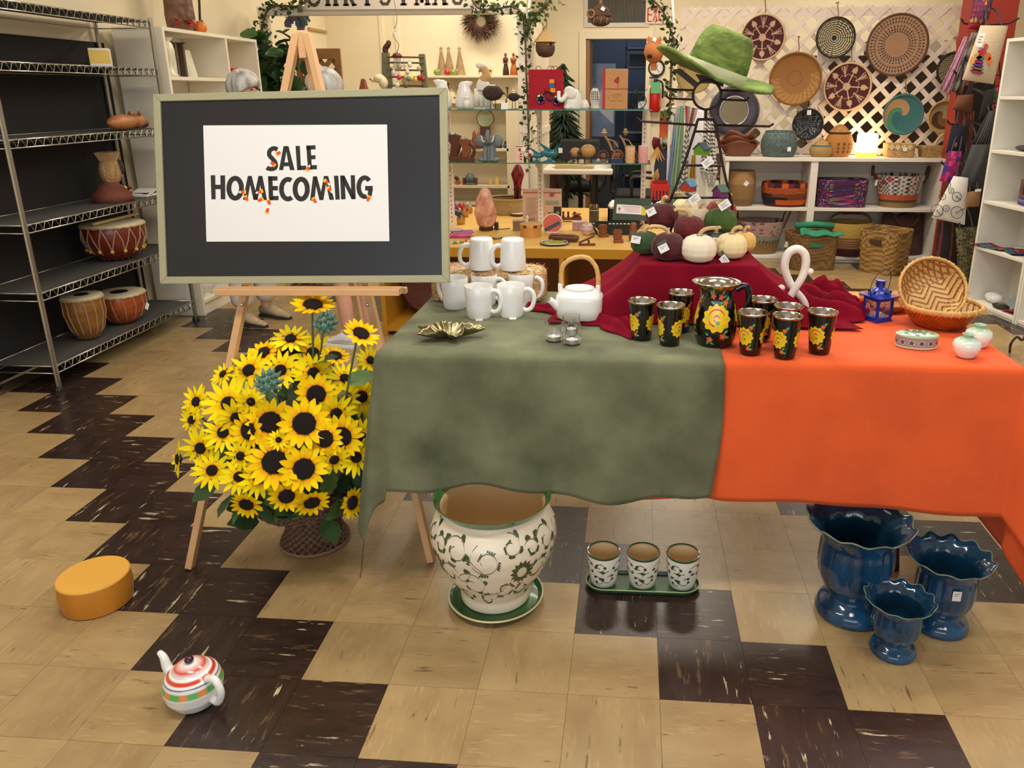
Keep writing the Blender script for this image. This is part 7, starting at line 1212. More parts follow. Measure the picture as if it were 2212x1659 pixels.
wv=PV(.8,b=(120,.6)); hdl=M('#4a3424',.7)
# top row
t=T('wavy_bowl','nest of brown wavy-edged carved bowls at the left of the shelf top','bowl',Q(1590,2)); bm_=M('#6e3a22',.4,n=(12,.2))
for k,s in enumerate((1,.84,.7)): ob('bowl',G().sheet(lambda u,v:((.10+.07*v)*s*cos(2*PI*u)*1.0,(.05+.05*v)*s*sin(2*PI*u),.012*k+.115*v+ .022*v*sin(2*PI*u*3+k)+(.03*k if v>.5 else 0)),44,8).sheet(lambda u,v:((.10*v)*s*cos(2*PI*u),(.05*v)*s*sin(2*PI*u),.012*k+.001),44,2),bm_,t,smooth=180,solid=.008)
t=bask('rope_basket','round grey-teal rope basket on the shelf top',Q(1676,2),coil(.152,.215,lambda f:.80+.22*sin(PI*min(1,f*1.05+.02))**.7,22),M('#5a6a68',.8,n=(70,.5)),None); tagcard(t,(.06,-.155,.07),.03,.035,lines=0)
t=bask('small_lidded_basket','small tan round basket with a blue band near the salt lamp',Q(1767,2),coil(.10,.10,lambda f:.6+.42*sin(PI*(.12+f*.75)),12),wv,lambda x,y,z:'#3f5a62' if .085<z<.10 else '#a98a52'); ob('lid',G().lathe([(.075,.10),(.05,.125),(.02,.135),(.018,.15),(0,.155)],28),M('#b09058',.8,n=(50,.3)),t,smooth=50)
t=bask('tall_lidded_basket','bulbous orange-tan lidded basket with dark lines, left of the glowing lamp',Q(1803,2,7.05),coil(.118,.195,lambda f:.55+.47*sin(PI*(.14+f*.72)),20),wv,lambda x,y,z:'#4a2c1c' if (.03<z<.12 and (math.atan2(y,x)*30/PI)%2<.7 and (z*40)%1.3<.9) else '#b5793c'); ob('lid',G().lathe([(.085,.19),(.092,.20),(.06,.235),(.035,.26),(.01,.27)],28),M('#b07a40',.8,n=(50,.3)),t,smooth=50); ob('dark_collar',G().tube([(.088*cos(a),.088*sin(a),.197) for a in [2*PI*i/30 for i in range(30)]],.010,6,True),M('#2c1a14',.8),t)
one('white_feathers','white feather bunch tucked behind the small blue-banded basket','feathers',G().sheet(lambda u,v:(.02+.07*v+(u-.5)*.05*sin(PI*v),.01*sin(u*20),.22*v),10,10),M('#e8e4dc',.9),Q(1778,2,7.15),smooth=180)
q=Q(1863,2,7.0); t=T('glowing_lamp','glowing square salt-crystal lamp on the shelf top','lamp',q,.12); sl_=M('#ffe3b0',.4,emit=5.0); ob('salt_block',G().cbox(0,0,.035,.155,.12,.165),sl_,t,bev=.022); ob('amber_base',G().cbox(0,0,0,.15,.115,.04),M('#ffb347',.4,emit=1.4),t,bev=.01); ob('power_cord',G().tube(bent([(.07,.02,.01),(.12,.03,.006),(.18,.05,.01),(.20,.12,.005)],4),.004,6),M('#3a2e28',.6),t)
pl=bpy.data.lights.new('salt_glow','POINT'); pl.energy=5; pl.color=(1,.66,.32); pl.shadow_soft_size=.09; po=bpy.data.objects.new('salt_glow',pl); COL.objects.link(po); po.location=q+V((0,.09,.12))
def boxb(w,d,h,fl=1.0):
    g=G(); rows=30; NN=96
    for i in range(rows+1):
        f=i/rows; k=(1-(1-fl)*(1-f)); b=.004*(i%2)
        for j in range(NN):
            a=2*PI*j/NN; e=.35; sg=lambda q:(1 if q>=0 else -1)*abs(q)**e; g.v.append(((w/2*k+b)*sg(cos(a)),(d/2*k+b)*sg(sin(a)),h*f))
    m=len(g.v)
    for i in range(rows+1):
        f=1-i/rows; k=(1-(1-fl)*(1-f))*.93
        for j in range(NN): a=2*PI*j/NN; sg=lambda q:(1 if q>=0 else -1)*abs(q)**.35; g.v.append((w/2*k*sg(cos(a)),d/2*k*sg(sin(a)),max(.01,h*f-.003)))
    g.f=[(i*NN+j,i*NN+(j+1)%NN,(i+1)*NN+(j+1)%NN,(i+1)*NN+j) for i in range(2*rows+1) for j in range(NN)]; g.f.append(tuple(range(NN-1,-1,-1))); g.f.append(tuple((2*rows+1)*NN+j for j in range(NN))); return g
t=bask('palm_tray_basket','small square palm-leaf basket right of the glowing lamp',Q(1932,2),boxb(.24,.18,.115,.93),M('#b89868',.8,n=(50,.35))); tagcard(t,(.02,-.10,.07),.03,.03)
for k in range(4): ob('palm_diamond',G().prism([(-.03,0),(0,.025),(.03,0),(0,-.025)],-.004,.0),M('#d2b888',.8),t,(-.09+.05*k,-.089,.088))
t=bask('boat_basket','shallow palm basket with a looped handle at the right of the shelf top',Q(2012,2),boxb(.29,.17,.095,.86),M('#b2925e',.8,n=(50,.35)),None,0,(('handle',G().tube(bent([(-.02,0,.09),(.0,0,.15),(.045,0,.19),(.085,0,.17),(.10,0,.10),(.105,0,.09)],5),.011,8),M('#c8ac78',.8)),))
# middle row
t=bask('tall_seagrass_basket','tall tan seagrass basket with a darker lower half, middle shelf left',Q(1600,1),coil(.125,.30,lambda f:.80+.22*sin(PI*(.1+f*.75)),26),wv,lambda x,y,z:'#7e5f40' if z<.06 else ('#957248' if z<.185 else '#a78354')); tagcard(t,(.03,-.128,.20),.035,.04,(0,.6,0),1)
def op(x,y,z):
    a=math.atan2(y,x); 
    if z>.165: return '#2a1218' if int(a*3)%3==0 else ('#c85a20' if int(a*3)%3==1 else '#6a1a2a')
    if z>.115: return '#c8601f' if (a*24/PI+z*120)%2<1 else '#7a2c18'
    if z>.085: return '#7e3a1c' if abs(a+1.4)<1.0 else '#3c1420'
    if z>.062: return '#15131c' if sin(a*2+.5)>-.4 else '#7e3a1c'
    if z>.02: return '#cf5c18' if sin(a*2+.8)<.55 else '#17131a'
    return '#5a1428'
t=bask('orange_bowl_basket','wide orange, black and burgundy woven bowl basket on the middle shelf',Q(1698,1),coil(.208,.205,lambda f:.72+.29*sin(PI*min(.62,.14+f*.5)),24,72,.006,.78),wv,op)
def pp_(x,y,z):
    h=(sin(x*913+z*1371)*43758)%1; r=int(z*100)%2; return ['#b8a0b4','#3a4a8a','#c83a60','#8a8a50'][int(h*40)%4] if h>.80 else ('#541450' if r else '#3a1038')
t=bask('purple_basket','deep purple recycled-cloth rectangular basket on the middle shelf',Q(1815,1),boxb(.44,.26,.235,.95),PV(.7,b=(60,.8)),pp_)
def tp_(x,y,z):
    a=math.atan2(y,x)
    if z>.115: 
        c=((a*22/PI+int(z*55)*.5)%1); h=(sin(int(a*22/PI)*91.7+int(z*55)*37.1)*999)%1
        return '#2a2220' if c<.35 else ('#c84a4a' if h>.85 else '#cfc6bc')
    if z>.065: return '#c0562e'
    if z>.045: return '#4a4030'
    return '#8a6e40'
t=bask('handled_basket','black, white and orange woven basket with leather handles, middle shelf right',Q(1942,1),coil(.205,.275,lambda f:.70+.31*f,26,72,.008,.8),PV(.8,b=(90,.6)),tp_)
for s in (-1,1): ob('leather_handle',G().tube(bent([(s*.20,-.02,.20),(s*.225,-.02,.27),(s*.238,-.01,.31),(s*.236,.0,.345),(s*.232,.02,.31),(s*.225,.03,.26)],4),.014,8,flat=.5),hdl,t,smooth=180)
tagcard(t,(-.215,-.06,.21),.02,.05,(0,.1,0),0)
# bottom row
def pk(x,y,z):
    a=math.atan2(y,x); h=(sin(int(a*26/PI)*12.9+int(z*70)*78.2)*4375)%1
    if z>.165: return '#b89a92' if h<.75 else ('#6a3a3a' if h<.88 else '#c87a78')
    if z>.125: return '#8a9280'
    if z>.10: return '#3a3026' if (a*30/PI+z*40)%2<1 else '#a08a60'
    return '#8c6e44'
t=bask('pink_handled_basket','pinkish woven basket with tan loop handles on the bottom shelf',Q(1648,0),coil(.215,.29,lambda f:.72+.29*f,26,72,.008,.78),PV(.8,b=(90,.6)),pk)
for s in (-1,1): ob('leather_handle',G().tube(bent([(s*.20,-.02,.22),(s*.23,-.02,.30),(s*.255,-.01,.37),(s*.22,.0,.38),(s*.20,.02,.30)],4),.013,8,flat=.5),M('#6e5232',.7),t,smooth=180)
def yb(x,y,z): return '#4a1a24' if z<.07 else ('#7a4a3a' if z<.17 and (int(z*90)+int(math.atan2(y,x)*20))%2 else '#a07a48' if z<.17 else '#b09040')
t=bask('yellow_handled_basket','yellow and maroon striped basket with a red-wrapped arched handle, bottom shelf',Q(1845,0,6.98),coil(.20,.29,lambda f:.80+.22*sin(PI*(.1+f*.6)),26,72,.006,.8),PV(.8,b=(90,.6)),yb,0,(('handle',G().tube(bent([(-.19,0,.28),(-.15,0,.34),(-.07,0,.37),(.07,0,.37),(.15,0,.34),(.19,0,.28)],5),.010,8),M('#6a5230',.7)),('handle_wrap',G().tube(bent([(-.075,0,.368),(0,0,.373),(.075,0,.368)],5),.018,8),M('#7a2c1c',.6))))
t=T('felt_bag','dark brown soft felt bag with a leather strap at the right of the bottom shelf','bag',Q(1960,0,7.03)); fm=M('#4c302a',.9,n=(30,.2)); ob('bag_body',G().sheet(lambda u,v:((.20-.02*v)*(2*u-1),-.10*sin(PI*u)**.5*(1-.6*v),.36*v+.015*sin(u*12)*v),24,12).sheet(lambda u,v:((.20-.02*v)*(1-2*u),.08*sin(PI*u)**.5*(1-.6*v),.36*v-.015*sin(u*12)*v),24,12),fm,t,smooth=180); ob('strap',G().tube(bent([(-.10,-.07,.36),(-.05,-.085,.28),(.06,-.09,.27),(.12,-.07,.37)],5),.010,6,flat=.5),M('#6e4634',.6),t,smooth=180)
# floor baskets
def wpt(c1,c2,f): return lambda x,y,z:c1 if (int(z*f+.5*int((x+y)*f*.7%2))+int((x+5)*f*.5)+int((y+5)*f*.5))%2 else c2
def wick(nm,lab,a,b,h,depth,m,rz=0,fl=.93,paint=None):
    c=(a+b)/2; d=b-a; t=T(nm,lab,'basket',(c.x,c.y+depth/2,0),math.atan2(d.y,d.x)+rz); ob('basket_body',boxb(d.length,depth,h,fl),m,t,paint=paint,smooth=60); return t,d.length
t,w=wick('wicker_hamper','square wicker hamper with a green cloth folded over it, on the floor by the shelves',Z(1703,585,0),Z(1806,585,0),.31,.30,PV(.8,b=(120,.6)),paint=wpt('#8f6d40','#6a4c2a',70)); gc=M('#2f8a68',.85,n=(20,.2))
ob('folded_cloth',G().sheet(lambda u,v:(-.14+.36*u,-.17+.04*v+.01*sin(u*9),.30+.055*v*(1-.6*u)+.008*sin(u*14)),16,6),gc,t,smooth=180,solid=.006); ob('rolled_cloth',G().tube([(-.12,.08,.345),(.05,.07,.355),(.20,.06,.345)],.028,10),gc,t,smooth=180); ob('handle_slot',G().box(-.05,.06,-.155,-.150,.20,.235),M('#2f7a5c',.85),t); tagcard(t,(-.21,-.02,.20),.03,.05,(0,.2,0),0)
t,w=wick('seagrass_basket','golden square braided seagrass basket standing on the floor by the shelves',Z(1878,588,0),Z(1962,603,0),.36,.34,PV(.8,b=(120,.6)),.0,.90,wpt('#b48c50','#7a5a2c',48)); ob('handle_slot',G().box(-.05,.05,-.178,-.172,.25,.29),M('#4a3018',.9),t)
# woven discs hung on the lattice
def disc(nm,lab,px,py,rp,pf,dep=.045,nr=64,nt=240,sq=1.0,hook=True,tilt=(0,0),Yv=7.235):
    q=Y(px,py,Yv); r=rp*S(q); t=T(nm,lab,'wall basket',q,(tilt[0],0,tilt[1]),'woven plates on the lattice'); g=G(); rr=[i/nr for i in range(nr+1)]
    for i in rr:
        for j in range(nt): a=2*PI*j/nt; g.v.append((r*i*cos(a)*sq,dep*(1-i*i)-dep+(.0025*(int(i*nr)%2)),r*i*sin(a)))
    g.f=[(i*nt+j,i*nt+(j+1)%nt,(i+1)*nt+(j+1)%nt,(i+1)*nt+j) for i in range(nr) for j in range(nt)]
    ob('woven_face',g,PV(.8,b=(140,.4)),t,paint=lambda x,y,z:pf(min(1,math.hypot(x/sq,z)/r),math.atan2(z,x/sq)),smooth=180)
    ob('rim',G().tube([(r*cos(a)*sq,-dep,r*sin(a)) for a in [2*PI*j/64 for j in range(64)]],.009,6,True),M(pf(1.0,0),.8),t,smooth=180)
    if hook: ob('hook',G().tube(bent([(-.012,-dep*.6,r+.015),(0,-dep*.6,r-.005),(.010,-dep*.5,r+.03),(.0,-.01,r+.10),(.008,.0,r+.125),(-.004,.045,r+.12)],4),.005,6),M('#8a6440',.5),t,smooth=180)
    return t
def snow(rot):
    def f(i,a):
        if i>.955: return '#c8a884'
        a=a+rot; k=int(round(a/(PI/5))); dv=abs(a-k*PI/5)*i; od=k%2; tan='#c2a286'
        if i<.17: return tan
        if i<.9 and dv<.026 and (not od or i>.42): return tan
        if not od and .62<i<.88 and dv<.11*min(1,(.88-i)/.10) : return tan
        if od and .55<i<.92 and abs(dv-(i-.5)*.30)<.032 and int(i*26)%2: return tan
        if abs(i-.46-.06*abs(sin(a*5)))<.022 and int(a*22)%2: return tan
        return '#47141a'
    return f
def zig(i,a):
    if i>.96: return '#2a2018'
    if i<.12: return '#1f2038'
    k=(a*14/PI+ (1 if int(i*12)%2 else 0))%2; s=(i*9+.35*abs((a*11/PI)%2-1))%1; return '#1c1914' if s<.45 else ('#c8b894' if (a*11/PI)%1>.14 else '#1c1914')
def brn(i,a):
    if i>.96: return '#5c3a26'
    if .72<i<.94 or .42<i<.66:
        m=26 if i>.7 else 18; c=(i-.72)/.22 if i>.7 else (i-.42)/.24; u=(a*m/PI)%1; row=int(c*(2 if i>.7 else 3)); return '#452f22' if abs(u-.5)<.40*(1-((c*(2 if i>.7 else 3))%1)) else '#a8866a'
    return '#a07c60'
def teal(i,a):
    s=(a/(2*PI)+1.15-.55*i)%1
    if i>.955: return '#3f6a70'
    return '#b08c62' if s<.26 and i>.05 else ('#4a8a6a' if s<.42 else '#35686c')
def swirl(i,a):
    s=(a/(2*PI)+.9-.6*i)%1
    if i>.8: return '#b8965c'
    return '#5a3a2c' if s<.3 and i>.3 else ('#8a6232' if s<.65 else '#b8a074')
def tanc(i,a):
    if i>.96: return '#8a5c2a'
    if i>.62: return '#b0824a' if (int(a*12+ (3 if i>.8 else 0))+int(i*9))%3 and a<.3 else '#9a6a34'
    return '#8c5c30' if .25<i<.3 else '#9a6a3a'
disc('woven_plate','burgundy woven plate with a cream snowflake, upper left one',1647,81,46,snow(.3),.03); disc('woven_plate','burgundy woven plate with a cream snowflake, lower right one',1829,187,49,snow(.05),.03,tilt=(.1,0))
disc('woven_plate','plain golden-brown coiled bowl basket hung beside the hat',1717,169,53,tanc,.06,tilt=(.12,-.1)); disc('woven_plate','round black and cream zigzag basket hung at the top',1802,82,40,zig,.05); disc('woven_plate','largest hung tray, tan with two rings of dark triangles',1937,97,62,brn,.03,tilt=(.1,-.08),hook=False)
disc('woven_plate','teal, green and tan spiral plate low on the right lattice',1947,247,41,teal,.05); disc('woven_plate','brown and straw swirl plate low at the right edge of the lattice',2035,252,33,swirl,.05); disc('woven_plate','black and cream zigzag plate half hidden behind the pink scarf',2056,150,34,zig,.04)
t=disc('woven_plate','black coiled bowl with pale flecks and a tag on the left lattice',1742,268,31,lambda i,a:'#1c2028' if (sin(int(i*14)*7.3+int(a*20)*3.1)*99)%1<.8 else '#8a8a80',.06); tagcard(t,(.0,-.07,.10),.035,.04)
disc('woven_plate','straw-coloured disc behind the wire figure head',1499,161,37,lambda i,a:'#b09a62' if int(i*16)%2 else '#a48c54',.04,hook=False)
q=Y(1585,240,7.268); r=54*S(q); t=T('woven_mirror','round mirror in a wide grey woven wire frame on the lattice','mirror',q); g=G()
for k in range(96): a=2*PI*k/96; b=a+.22; c=a-.22; g.tube([(r*.56*cos(a),-.02,r*.56*sin(a)),(r*.8*cos(b),-.04,r*.8*sin(b)),(r*cos(a+.3),-.03,r*sin(a+.3))],.0045,4); g.tube([(r*.56*cos(a),-.026,r*.56*sin(a)),(r*.8*cos(c),-.046,r*.8*sin(c)),(r*cos(a-.3),-.035,r*sin(a-.3))],.0045,4)
ob('woven_frame',g,M('#55505c',.5,n=(8,.3)),t,smooth=180)['kind']='stuff'; ob('backing',G().lathe([(r*.95,0),(r*.9,.004),(0,.004)],48).rot((PI/2,0,0)),M('#4a4450',.7),t); ob('mirror_glass',G().lathe([(r*.56,.02),(r*.56,.026),(0,.026)],48).rot((PI/2,0,0)),M('#c8c8c8',.03,1),t,smooth=30); ob('silver_rim',G().tube([(r*.56*cos(a),-.03,r*.56*sin(a)) for a in [2*PI*i/48 for i in range(48)]],.010,6,True),M('#a8a8b0',.3,.7),t,smooth=180)
# ---- hanging bags on a stand in front of a red column
c0,c1=Y(2096,40,6.75).x,Y(2197,40,6.75).x; st('wall_column',G().box(c0,c1,6.75,6.95,0,2.9),M('#9a2f22',.6))
bgx=Y(2098,300,6.15).x; t=T('bag_stand','dark upright bag stand hidden behind the hanging bags','stand',(bgx,6.3,0)); ob('pole',G().tube([(0,0,.02),(0,0,2.35)],.02,8),steel,t); ob('base',G().lathe([(.2,0),(.2,.012),(.03,.03)],24),steel,t)
for z in (1.9,1.55,1.2,.9):
    for s in (-1,1): ob('arm',G().tube([(0,0,z),(s*.16,-.12,z+.01),(s*.2,-.16,z+.04)],.007,6),steel,t)
def bag(nm,lab,c,Yv,pf,bul=.035,cat='bag',fold=0,nu=26,nv=26,strap=None,frill=0,mat=None):
    P=[Y(*p,Yv) for p in c]; o=(P[0]+P[1])/2; t=T(nm,lab,cat,o,0,'bags and scarves on the stand')          # corners TL,TR,BR,BL
    def f(u,v,s):
        p=P[0].lerp(P[1],u).lerp(P[3].lerp(P[2],u),v)-o; b=(sin(PI*u)**.6)*(sin(PI*min(1,.15+v*.85))**.5)*bul+fold*sin(u*5*PI+v*2)*(.3+.7*v); p.y+=-s*(abs(b) if s<0 else b); 
        if frill and v>.97: p.z+=.012*sin(u*30)
        return p
    g=G().sheet(lambda u,v:f(u,v,1),nu,nv); n=len(g.v); g.sheet(lambda u,v:f(1-u,v,-.6),nu,nv); cols=[]
    for k in range(2):
        for j in range(nv+1):
            for i in range(nu+1): cols.append(lin(pf(i/nu if not k else 1-i/nu,j/nv)))
    g.c=cols; ob('bag_body' if cat=='bag' else 'cloth',g,mat or PV(.85,b=(120,.3)),t,smooth=180)
    if cat=='bag' and not strap:
        for e_ in (.2,.8): a=P[0].lerp(P[1],e_)-o; h_=V((bgx,6.3,P[0].z+.16))-o; ob('strap',G().tube(bent([a+V((0,.0,-.01)),a.lerp(h_,.35)+V((0,0,.05)),h_],5),.006,6),M('#2a2022',.7),t,smooth=180)
    if strap: ob('strap',G().tube(bent([Y(*p,Yv+.02)-o for p in strap],6),.009,6,flat=.5),M('#2a2022',.7),t,smooth=180)
    return t
def flor(u,v,cs,k=7): 
    i,j=int(u*k),int(v*k); h=(sin(i*12.9+j*78.2)*4375.5)%1; du,dv=u*k-i-.5,v*k-j-.5; return cs[1+int(h*(len(cs)-1))%(len(cs)-1)] if du*du+dv*dv<.10+.14*h else cs[0]
bag('dark_bag','long black bag hanging at the back of the stand',[(2066,190),(2150,170),(2142,600),(2048,590)],6.42,lambda u,v:'#1a1416',.03); bag('floral_bag','large red and purple floral bag at the top of the stand',[(2108,-20),(2150,-25),(2130,68),(2090,62)],6.15,lambda u,v:'#9a1428' if v>.86 else flor(u,v,['#4a1840','#8a2038','#3a3a70','#a87a30','#6a1c3a']),.06)
bag('tote_bag','cream tote bag with a colourful patchwork hen, tag hanging from it',[(2118,55),(2178,56),(2146,182),(2078,172)],5.95,lambda u,v:'#cbb79c',.03)
T_=bpy.data.objects['tote_bag']; dq=Dec(lambda u,v,l=0:Y(u,v,5.915-l)-T_.location)
for (x,y,a,b,c) in ((2122,112,9,9,'#b8384a'),(2130,100,5,6,'#c04a4a'),(2112,122,9,6,'#d8a040'),(2135,122,7,8,'#d8642c'),(2118,126,9,6,'#4a6a30'),(2115,134,10,5,'#8a2070'),(2113,141,12,5,'#5a2a80'),(2111,148,14,5,'#5a6a34'),(2110,155,15,5,'#8a2048'),(2100,132,5,9,'#e0a050'),(2138,132,5,9,'#d87030')): dq.blob(x,y,a,b,c,.2,12,6,.1)
dq.blob(2117,105,3.2,3.2,'#ece8e0',0,10,0,0,.002); dq.blob(2117,105,1.4,1.4,'#20202a',0,8,0,0,.004); dq.done('patchwork_hen',PV(.8),T_); tagcard(T_,Y(2118,86,5.90)-T_.location,.045,.09,(0,.15,0),3)
bag('knit_scarf','lilac-pink knitted scarf hanging at the left of the stand',[(2083,78),(2095,80),(2052,205),(2030,192)],6.2,lambda u,v:'#a8788c' if (int(u*20)+int(v*60))%3 else '#8c5c74',.02,'scarf',.01)
bag('knit_scarf','grey, brown and orange knitted scarf next to the pink one',[(2098,70),(2118,72),(2078,208),(2054,196)],6.15,lambda u,v:'#6a665c' if (sin(v*22+u*4)>.1) else ('#8a4a30' if u>.6 else '#4a3c34'),.03,'scarf',.012)
bag('suede_pouch','brown suede saddle pouch below the scarves',[(2068,206),(2104,203),(2099,247),(2057,236)],6.1,lambda u,v:'#6a3c24',.04,strap=[(2072,206),(2086,120),(2100,206)])
bag('flower_bag','black bag with red and orange embroidered roses',[(2128,195),(2166,182),(2165,252),(2112,262)],5.95,lambda u,v:'#141014' if u<.45 or v>.85 else flor(u,v,['#181418','#b8343c','#d85a34','#3c5a34','#a02848'],6),.04,strap=[(2130,196),(2150,90),(2163,184)])
bag('tassel_bag','dark red fringed woven bag behind the navy one',[(2068,240),(2106,240),(2098,330),(2062,320)],6.25,lambda u,v:'#5a2420' if int(u*14)%2 else '#7a3c34',.02,fold=.01)
bag('navy_bag','small navy blue bag with a pocket hanging in the middle of the stand',[(2056,270),(2090,272),(2084,335),(2043,330)],6.05,lambda u,v:'#17182c' if not(.3<u<.45 and .6<v<.75) else '#8a6a58',.03)
bag('brown_bag','narrow dark brown bag hanging behind the striped one',[(2082,330),(2106,325),(2086,425),(2062,415)],6.0,lambda u,v:'#2c1614',.03)
bag('plaid_pouch','bright pink and purple plaid pouch with a leather strip',[(2049,326),(2078,327),(2066,397),(2029,391)],5.9,lambda u,v:'#5a2c24' if .24<v<.29 else (lambda a,b:['#b81a5a','#6a2a70','#d03a7a','#8a1a4a','#3a2a80'][(a*2+b*3)%5 if b%2 else (a+1)%3])(int(u*5),int(v*6)),.02)
bag('striped_bag','charcoal bag with pale pinstripes and gathered base',[(2100,312),(2150,310),(2130,412),(2066,402)],5.85,lambda u,v:'#3f4242' if (u*13)%1<.62 else ('#131314' if (u*13)%1<.85 else '#8a8c8c'),.06,fold=.008); bag('striped_bag','folded upper flap of striped charcoal cloth above the pinstriped bag',[(2134,240),(2152,238),(2148,314),(2098,312)],5.88,lambda u,v:'#1d1d1e' if (u*9)%1<.7 else '#6a6a6a',.03)
def bike(u,v): return '#e6e2da'
bag('bicycle_tote','white tote printed with black bicycles',[(2060,380),(2092,384),(2084,486),(2012,470)],5.8,bike,.04); T_=bpy.data.objects['bicycle_tote']; dq=Dec(lambda u,v,l=0:Y(u,v,5.755-l)-T_.location)
for x,y,r_ in ((2048,399,6),(2036,425,7),(2067,425,10),(2044,450,7),(2067,459,13),(2024,455,13),(2055,412,6)):
    dq.rib(arc(x,y,r_,0,360,18),1.2,'#2a2826')
    for k in range(5): a=k*PI/5; dq.rib([(x-r_*cos(a),y-r_*sin(a)),(x+r_*cos(a),y+r_*sin(a))],.4,'#6a6864')
for P in ([(2067,459),(2084,450)],[(2036,425),(2042,408),(2048,399)],[(2036,425),(2030,412),(2044,408)],[(2024,455),(2034,466),(2038,460)],[(2067,425),(2075,432)]): dq.rib(P,1.3,'#2a2826')
dq.done('bicycle_print',PV(.8),T_)
bag('tan_pouch','tan corduroy pouch at the right of the bicycle tote',[(2090,415),(2120,409),(2115,446),(2086,448)],5.72,lambda u,v:'#9a7250' if (u*14+v*5)%1<.7 else '#7a5438',.02); tagcard(bpy.data.objects['tan_pouch'],Y(2113,411,5.68)-bpy.data.objects['tan_pouch'].location,.04,.018,(0,-.1,0),0)
bag('red_striped_bag','black bag with dull red stripes hanging near the floor',[(2028,478),(2072,482),(2072,600),(2016,590)],6.0,lambda u,v:'#6a2c26' if .22<(u*2.2+v*.25)%1<.42 else '#181619',.05)
bag('paisley_tote','olive green paisley printed tote low at the end of the stand',[(2064,492),(2112,490),(2100,608),(2070,600)],5.75,lambda u,v:'#6e6a44' if sin(u*26+3*sin(v*22))*sin(v*40+2*sin(u*18))>-.1 else '#2c2a1c',.03,nu=60,nv=80)
# ---- right white bookcases
b0=V((2.392,5.519,0)); b1=V((2.495,5.005,0)); bd=(b1-b0).normalized(); ba=math.atan2(bd.y,bd.x); zt_=Y(2175,84,5.519).z
shy=[Y(2110,645,5.519).z,Y(2118,530,5.519).z,Y(2125,432,5.519).z,Y(2145,323,5.519).z,Y(2160,208,5.519).z]
def rcase(lab,o,W):
    t=T('right_bookcase',lab,'bookcase',o,ba); D=.32; wm=M('#e6e2d6',.5)      # local x along the front, y into the case
    for x in (0,W-.02): ob('side_panel',G().box(x,x+.02,0,D,0,zt_-.02),wm,t,bev=.0015)
    ob('top_panel',G().box(0,W,0,D,zt_-.02,zt_),wm,t,bev=.0015); ob('back_panel',G().box(.02,W-.02,D-.008,D,0,zt_-.02),wm,t); ob('plinth',G().box(.02,W-.02,.01,.025,0,shy[0]-.02),wm,t)
    for z in shy: ob('shelf',G().box(.02,W-.02,.002,D-.009,z-.02,z),wm,t,bev=.001)
    return t
Wc=(b1-b0).length
rcase('white bookcase at the right edge holding textiles and purses',b0,Wc); rcase('second white bookcase continuing out of frame at the right edge',b1+bd*.004,.8)
mR=MX.Rotation(ba,3,'Z'); RB=lambda x,y,k:b0+mR@V((x,y,shy[k]+.0008))
t=T('black_hat','black brimmed hat standing on edge on the top shelf at the right edge','hat',RB(.40,.16,4),(0,0,ba)); ob('brim',G().ell((0,0,.11),(.10,.02,.11),20,12),M('#151316',.8),t,smooth=180); ob('crown',G().ell((.05,.03,.10),(.07,.06,.08),16,10),M('#22303c',.8),t,smooth=180)
t=T('beaded_purse','black sequined purse on the fourth shelf at the right edge','purse',RB(.36,.15,3),ba); ob('purse_body',G().ell((0,0,.07),(.07,.03,.07),16,10),M('#1c1b20',.25,n=(90,.8)),t,smooth=180); t=T('grey_pouch','flat grey-black pouch lying on the fourth bookcase shelf','pouch',RB(.2,.13,3),ba); ob('pouch',G().ell((0,0,.02),(.10,.06,.02),16,8),M('#3a3a38',.7,n=(30,.3)),t,smooth=180)
t=T('striped_purse','purple striped woven purse with a brown leather tab','purse',RB(.33,.12,2),(0,0,ba)); ob('purse_body',G().sheet(lambda u,v:(-.13+.26*u,-.04*sin(PI*u)*(1-.5*v),.16*v),16,16).sheet(lambda u,v:(.13-.26*u,.04*sin(PI*u)*(1-.5*v),.16*v),16,16),PV(.8),t,paint=lambda x,y,z:'#7a4a34' if z>.125 else ['#2c2460','#44307a','#5a4a88','#8a80a8'][int(z*120)%4],smooth=180); ob('leather_tab',G().tube(bent([(-.03,-.045,.15),(-.035,-.055,.08),(0,-.058,.06),(.035,-.055,.08),(.03,-.045,.15)],4),.010,6,flat=.5),M('#6a3a26',.6),t,smooth=180)
tx=lambda u,v:flor(u,v,['#2a1f4a','#a82438','#c84a2c','#2f6a4a','#3a5a9a'],5)
for lab,x,y,k,w,h,rz,dz in (('folded embroidered textile sticking out of the second shelf, green corner',.10,.06,1,.26,.02,.2,0),('red embroidered textile leaning against the bookcase side',.36,.20,1,.10,.2,0,0),('orange-backed embroidered textile lying beneath the others',.30,.10,1,.2,.018,-.3,0)):
    c=RB(x,y,k); one('woven_textile',lab,'textile',G().sheet(lambda u,v:(w*(u-.5),(-.06+.12*v) if h<.1 else .05*v,(.008+.006*sin(u*8)) if h<.1 else h*v),18,14),PV(.9),c,ba+rz,'embroidered textiles in the right bookcase',paint=lambda x_,y_,z_:tx((x_+.15)*4,(y_+z_+.1)*6),smooth=180,solid=.008)
